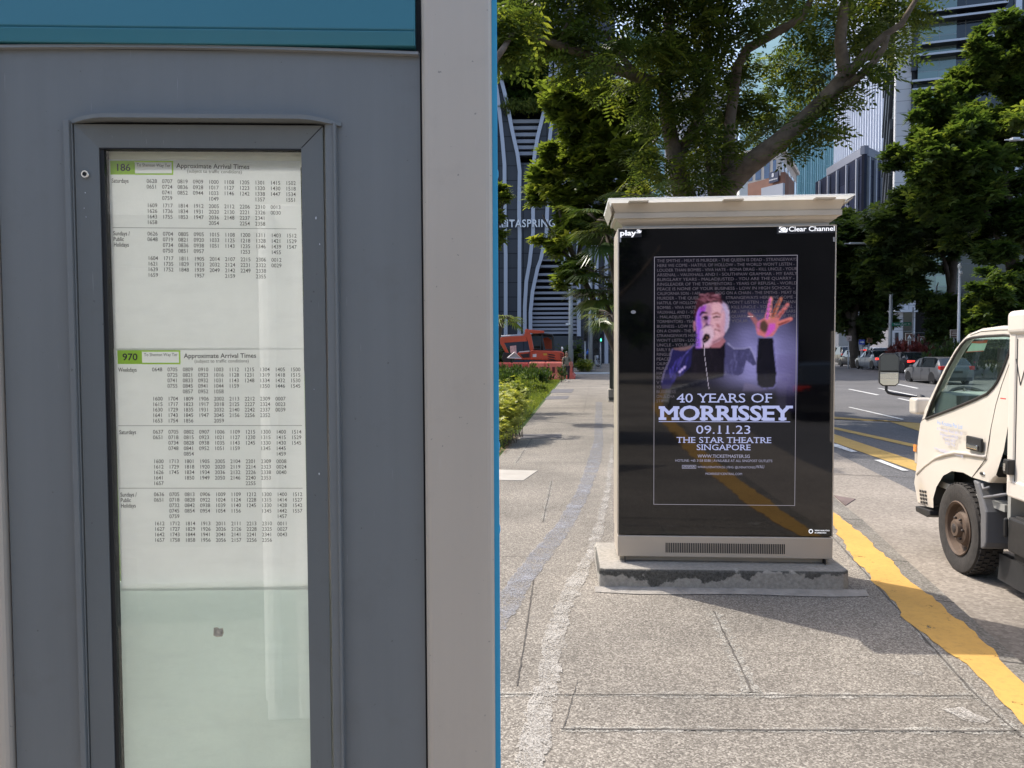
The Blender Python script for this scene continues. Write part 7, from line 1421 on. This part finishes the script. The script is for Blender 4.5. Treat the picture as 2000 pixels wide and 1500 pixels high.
def signal(u, vb, y, v0, v1, wpx, label, n_, green=None):
    o, h_ = pole_thing('traffic_signal', u, vb, y, v0, .06, label, 'traffic signal', m_dk if n_ == 1 else m_pole); w_ = wpx*y/FPX; za, zb = at(u, v1, y).z, at(u, v0, y).z; mb = MB(); mb.box((0, -.14, (za+zb)/2), (w_, .22, zb-za)); hd = mb.build('signal_head', m_dk, o, bevel=.02); k = max(n_, 1)
    for i in range(k):
        z = za+(zb-za)*(i+.5)/k; mb = MB(); mb.lathe([(0, -.26), (min(w_*.4, (zb-za)/k*.4), -.26)], (0, 0, z), 'y', 16); lit = green is not None and i == green
        if lit:
            mb = MB(); q = .11; mb.poly([(a*q, -.262, z+b*q) for a, b in ((-.3, 1.0), (.3, 1.0), (.32, .55), (.6, .0), (.35, .0), (.6, -1.0), (.25, -1.0), (0, -.25), (-.25, -1.0), (-.6, -1.0), (-.35, 0), (-.6, 0), (-.32, .55))]); mb.build('green_walker', M('green_walker_light', (.02, .3, .15), .4, emit=(.08, 1.0, .55), es=1.8), hd)
        else: mb.build('lens', M('dark_lens', (.03, .03, .03), .2), hd)
        mb = MB(); mb.lathe([(w_*.46, -.25), (w_*.46, -.42)], (0, 0, z), 'y', 12); mb.v = [(x, y_, zz) for x, y_, zz in mb.v]; mb.f = [f for f in mb.f if sum(mb.v[i][2] for i in f)/4 > z-.02]; mb.build('visor', m_dk, hd)
    return o
signal(1143, 716, 62, 645, 666, 7, 'black three lens traffic signal, left of the plain grey post', 3); signal(1163, 712, 63, 640, 694, 11, 'large black signal backed by a dark board, right of the plain grey post', 3); signal(1173, 712, 64, 652, 668, 7, 'pedestrian signal with its green walking figure lit', 2, 0)
def flat_sign(name, u0, v0, u1, v1, y, label, board, legs=1, vb=715, cat='road sign', paint_fn=None, group=None, rim=None):
    uc = (u0+u1)/2; o, h_ = pole_thing(name, uc, vb, y, v1-.5, .05, label, cat, m_pole, group); w_, za, zb = (u1-u0)*y/FPX, at(uc, v1, y).z, at(uc, v0, y).z; mb = MB(); mb.box((0, -.10, (za+zb)/2), (w_, .04, zb-za)); bd = mb.build('sign_board', rim or board, o, bevel=.01)
    if rim: mb = MB(); mb.box((0, -.125, (za+zb)/2), (w_*.86, .02, (zb-za)*.86)); mb.build('sign_face', board, bd)
    if legs == 2: mb = MB(); mb.tube([(w_*.25, 0, -.1), (w_*.25, 0, za)], .05, 6); mb.build('second_post', m_pole, o)
    if paint_fn: paint_fn(bd, w_, (za+zb)/2, zb-za)
    return o
m_sw = M('sign_white_sheet', (.72, .72, .70), .5); m_brs = M('tourist_brown', (.13, .05, .03), .5); m_blus = M('sign_blue', (.06, .09, .42), .5); m_grs = M('sign_green', (.01, .22, .12), .5); m_rim = M('pale_sign_rim', (.55, .48, .40), .5)
def tri(bd, w_, zc, h_): mb = MB(); mb.add([(-w_*.28, -.14, zc-h_*.2), (-w_*.07, -.14, zc-h_*.2), (0, -.14, zc+h_*.02), (w_*.07, -.14, zc-h_*.2), (w_*.28, -.14, zc-h_*.2), (0, -.14, zc+h_*.32)], [(0, 1, 2, 5), (2, 3, 4, 5)]); mb.box((0, -.14, zc-h_*.30), (w_*.6, .01, h_*.06)); mb.build('pictogram', m_sw, bd)
def arrow(bd, w_, zc, h_): mb = MB(); mb.add([(-w_*.34, -.15, zc-h_*.11), (.05*w_, -.15, zc-h_*.11), (.05*w_, -.15, zc-h_*.28), (w_*.38, -.15, zc), (.05*w_, -.15, zc+h_*.28), (.05*w_, -.15, zc+h_*.11), (-w_*.34, -.15, zc+h_*.11)], [(0, 1, 5, 6), (2, 3, 4)]); mb.build('arrow', m_sw, bd)
def sqz(bd, w_, zc, h_): mb = MB(); mb.box((w_*.05, -.14, zc+h_*.05), (w_*.4, .01, h_*.12), Matrix.Rotation(rad(35), 3, 'Y')); mb.box((-w_*.1, -.14, zc-h_*.15), (w_*.3, .01, h_*.1)); mb.build('pictogram', M('dark_pictogram', (.08, .05, .03), .6), bd)
def lines(bd, w_, zc, h_):
    mb = MB()
    for k in range(3): mb.box((-w_*.05*k, -.14, zc+h_*(.22-.2*k)), (w_*.55, .01, h_*.07))
    mb.build('pictogram', m_rim, bd)
GS = 'brown visitor signs beyond the cars'
flat_sign('road_sign', 1766, 651, 1781, 665, 55, 'brown visitor sign with white triangle figure on two posts, the left and larger one', m_brs, 2, 700, 'road sign', tri, GS, m_rim); flat_sign('road_sign', 1790.5, 657, 1803, 669, 56, 'brown visitor sign with white triangle figure on one post over the red shrubs', m_brs, 1, 700, 'road sign', tri, GS, m_rim)
flat_sign('road_sign', 1853, 644, 1872, 660.5, 54, 'brown sign peeking above the truck windscreen', m_brs, 1, 705, 'road sign', lines, GS, m_rim)
flat_sign('road_sign', 1676, 663.5, 1687.5, 673, 62, 'blue sign with a white arrow to the right, above the silver saloon', m_blus, 2, 712, 'road sign', arrow); flat_sign('road_sign', 1652, 656, 1661.5, 666, 63, 'pale pinkish square sign on a thin post, left of the blue arrow', M('pale_pink_sheet', (.55, .42, .38), .6), 1, 712, 'road sign', sqz); flat_sign('road_sign', 1691.5, 660, 1702, 669.5, 64, 'dark brown sign with a yellow rim, right of the blue arrow', m_brs, 1, 712, 'road sign', sqz, None, M('ochre_rim', (.45, .28, .10), .5))
o, h_ = pole_thing('street_lamp', 1738, 716, 60, 478, .14, 'grey street lamp post carrying the green street name sign', 'street lamp'); a = Vector((0, 0, h_)); e = at(1650, 476, 58.5)-o.location; mb = MB(); mb.tube([a, (a+e)/2, e], [.07, .06, .04], 6); mb.build('lamp_arm', m_pole, o); mb = MB(); mb.box(e+Vector((.9, 0, .02)), (1.1, .3, .12)); mb.build('lamp_head', M('lamp_alu', (.55, .56, .58), .4, .3), o, bevel=.02); ns = at(1761, 633, 59.6); no_ = empty('street_name_sign', ns, 0, 'green street name sign lettered Telok Ayer St', 'street sign'); w_ = 37*59.6/FPX; hz_ = 6.4*59.6/FPX; mb = MB(); mb.box((0, 0, 0), (w_, .05, hz_), Matrix.Rotation(rad(-1.5), 3, 'Y')); bd = mb.build('sign_board', m_grs, no_); mb = MB(); text(mb, 'Telok Ayer St', (0, -.04, -hz_*.24), Vector((1, 0, .026)).normalized(), (0, 0, 1), hz_*.75, 'C', 1, .012, 0, 0, w_*.88); mb.build('sign_text', M('sign_letter_white', (.85, .88, .85), .5), bd)
mb = MB(); mb.tube([(-w_/2-.35, .05, 0), (w_/2, .05, 0)], .025, 6); mb.build('bracket', m_pole, no_); o2, _ = pole_thing('sign_post', 1781.5, 716, 59.6, 600, .06, 'thin grey post at the right end of the green street name sign', 'post')
o, h_ = pole_thing('street_lamp', 1871, 710, 52, 520, .10, 'slim pale lamp post among the roadside trees, above the truck cab', 'street lamp', M('pale_pole', (.6, .6, .6), .5)); mb = MB(); mb.ball((0, 0, h_), (.14, .14, .2)); mb.ball((0, -.1, at(1871, 533, 52).z), (.14, .14, .14)); mb.build('lamp_fitting', m_sw, o, True)
o, h_ = pole_thing('street_lamp', 1827, 715, 60, 560, .07, 'thin dark post by the glass office wall', 'street lamp', M('dull_pole', (.2, .2, .2), .6)); mb = MB(); mb.tube([(0, 0, h_), (.0, -.2, h_+.3)], .05, 6); mb.build('post_top', m_pole, o)
for u, v, ub, y, lb in ((1998, 273, 2020, 36, 'street lamp arm entering from the right edge, in front of the tallest tree'),):
    b = at(ub, 715, y); o = empty('street_lamp', (b.x, b.y, 0), 0, lb, 'street lamp', None); a = at(u, v, y)-o.location; e = at(u-36, v+.5, y)-o.location; mb = MB(); mb.tube([(0, 0, -.1), (0, 0, a.z-.3), (0, 0, a.z-.05), a], [.12, .1, .07, .05], 8); mb.build('pole', M('dull_pole', (.2, .2, .2), .6), o, True); mb = MB(); mb.tube([a, (a+e)/2, e], [.05, .045, .03], 6); c = (a*.55+e*.45); mb.box(c+Vector((0, 0, .03)), ((a-e).length*.4, .3, .12)); mb.build('lamp_head', M('lamp_alu', (.55, .56, .58), .4, .3), o, bevel=.02)
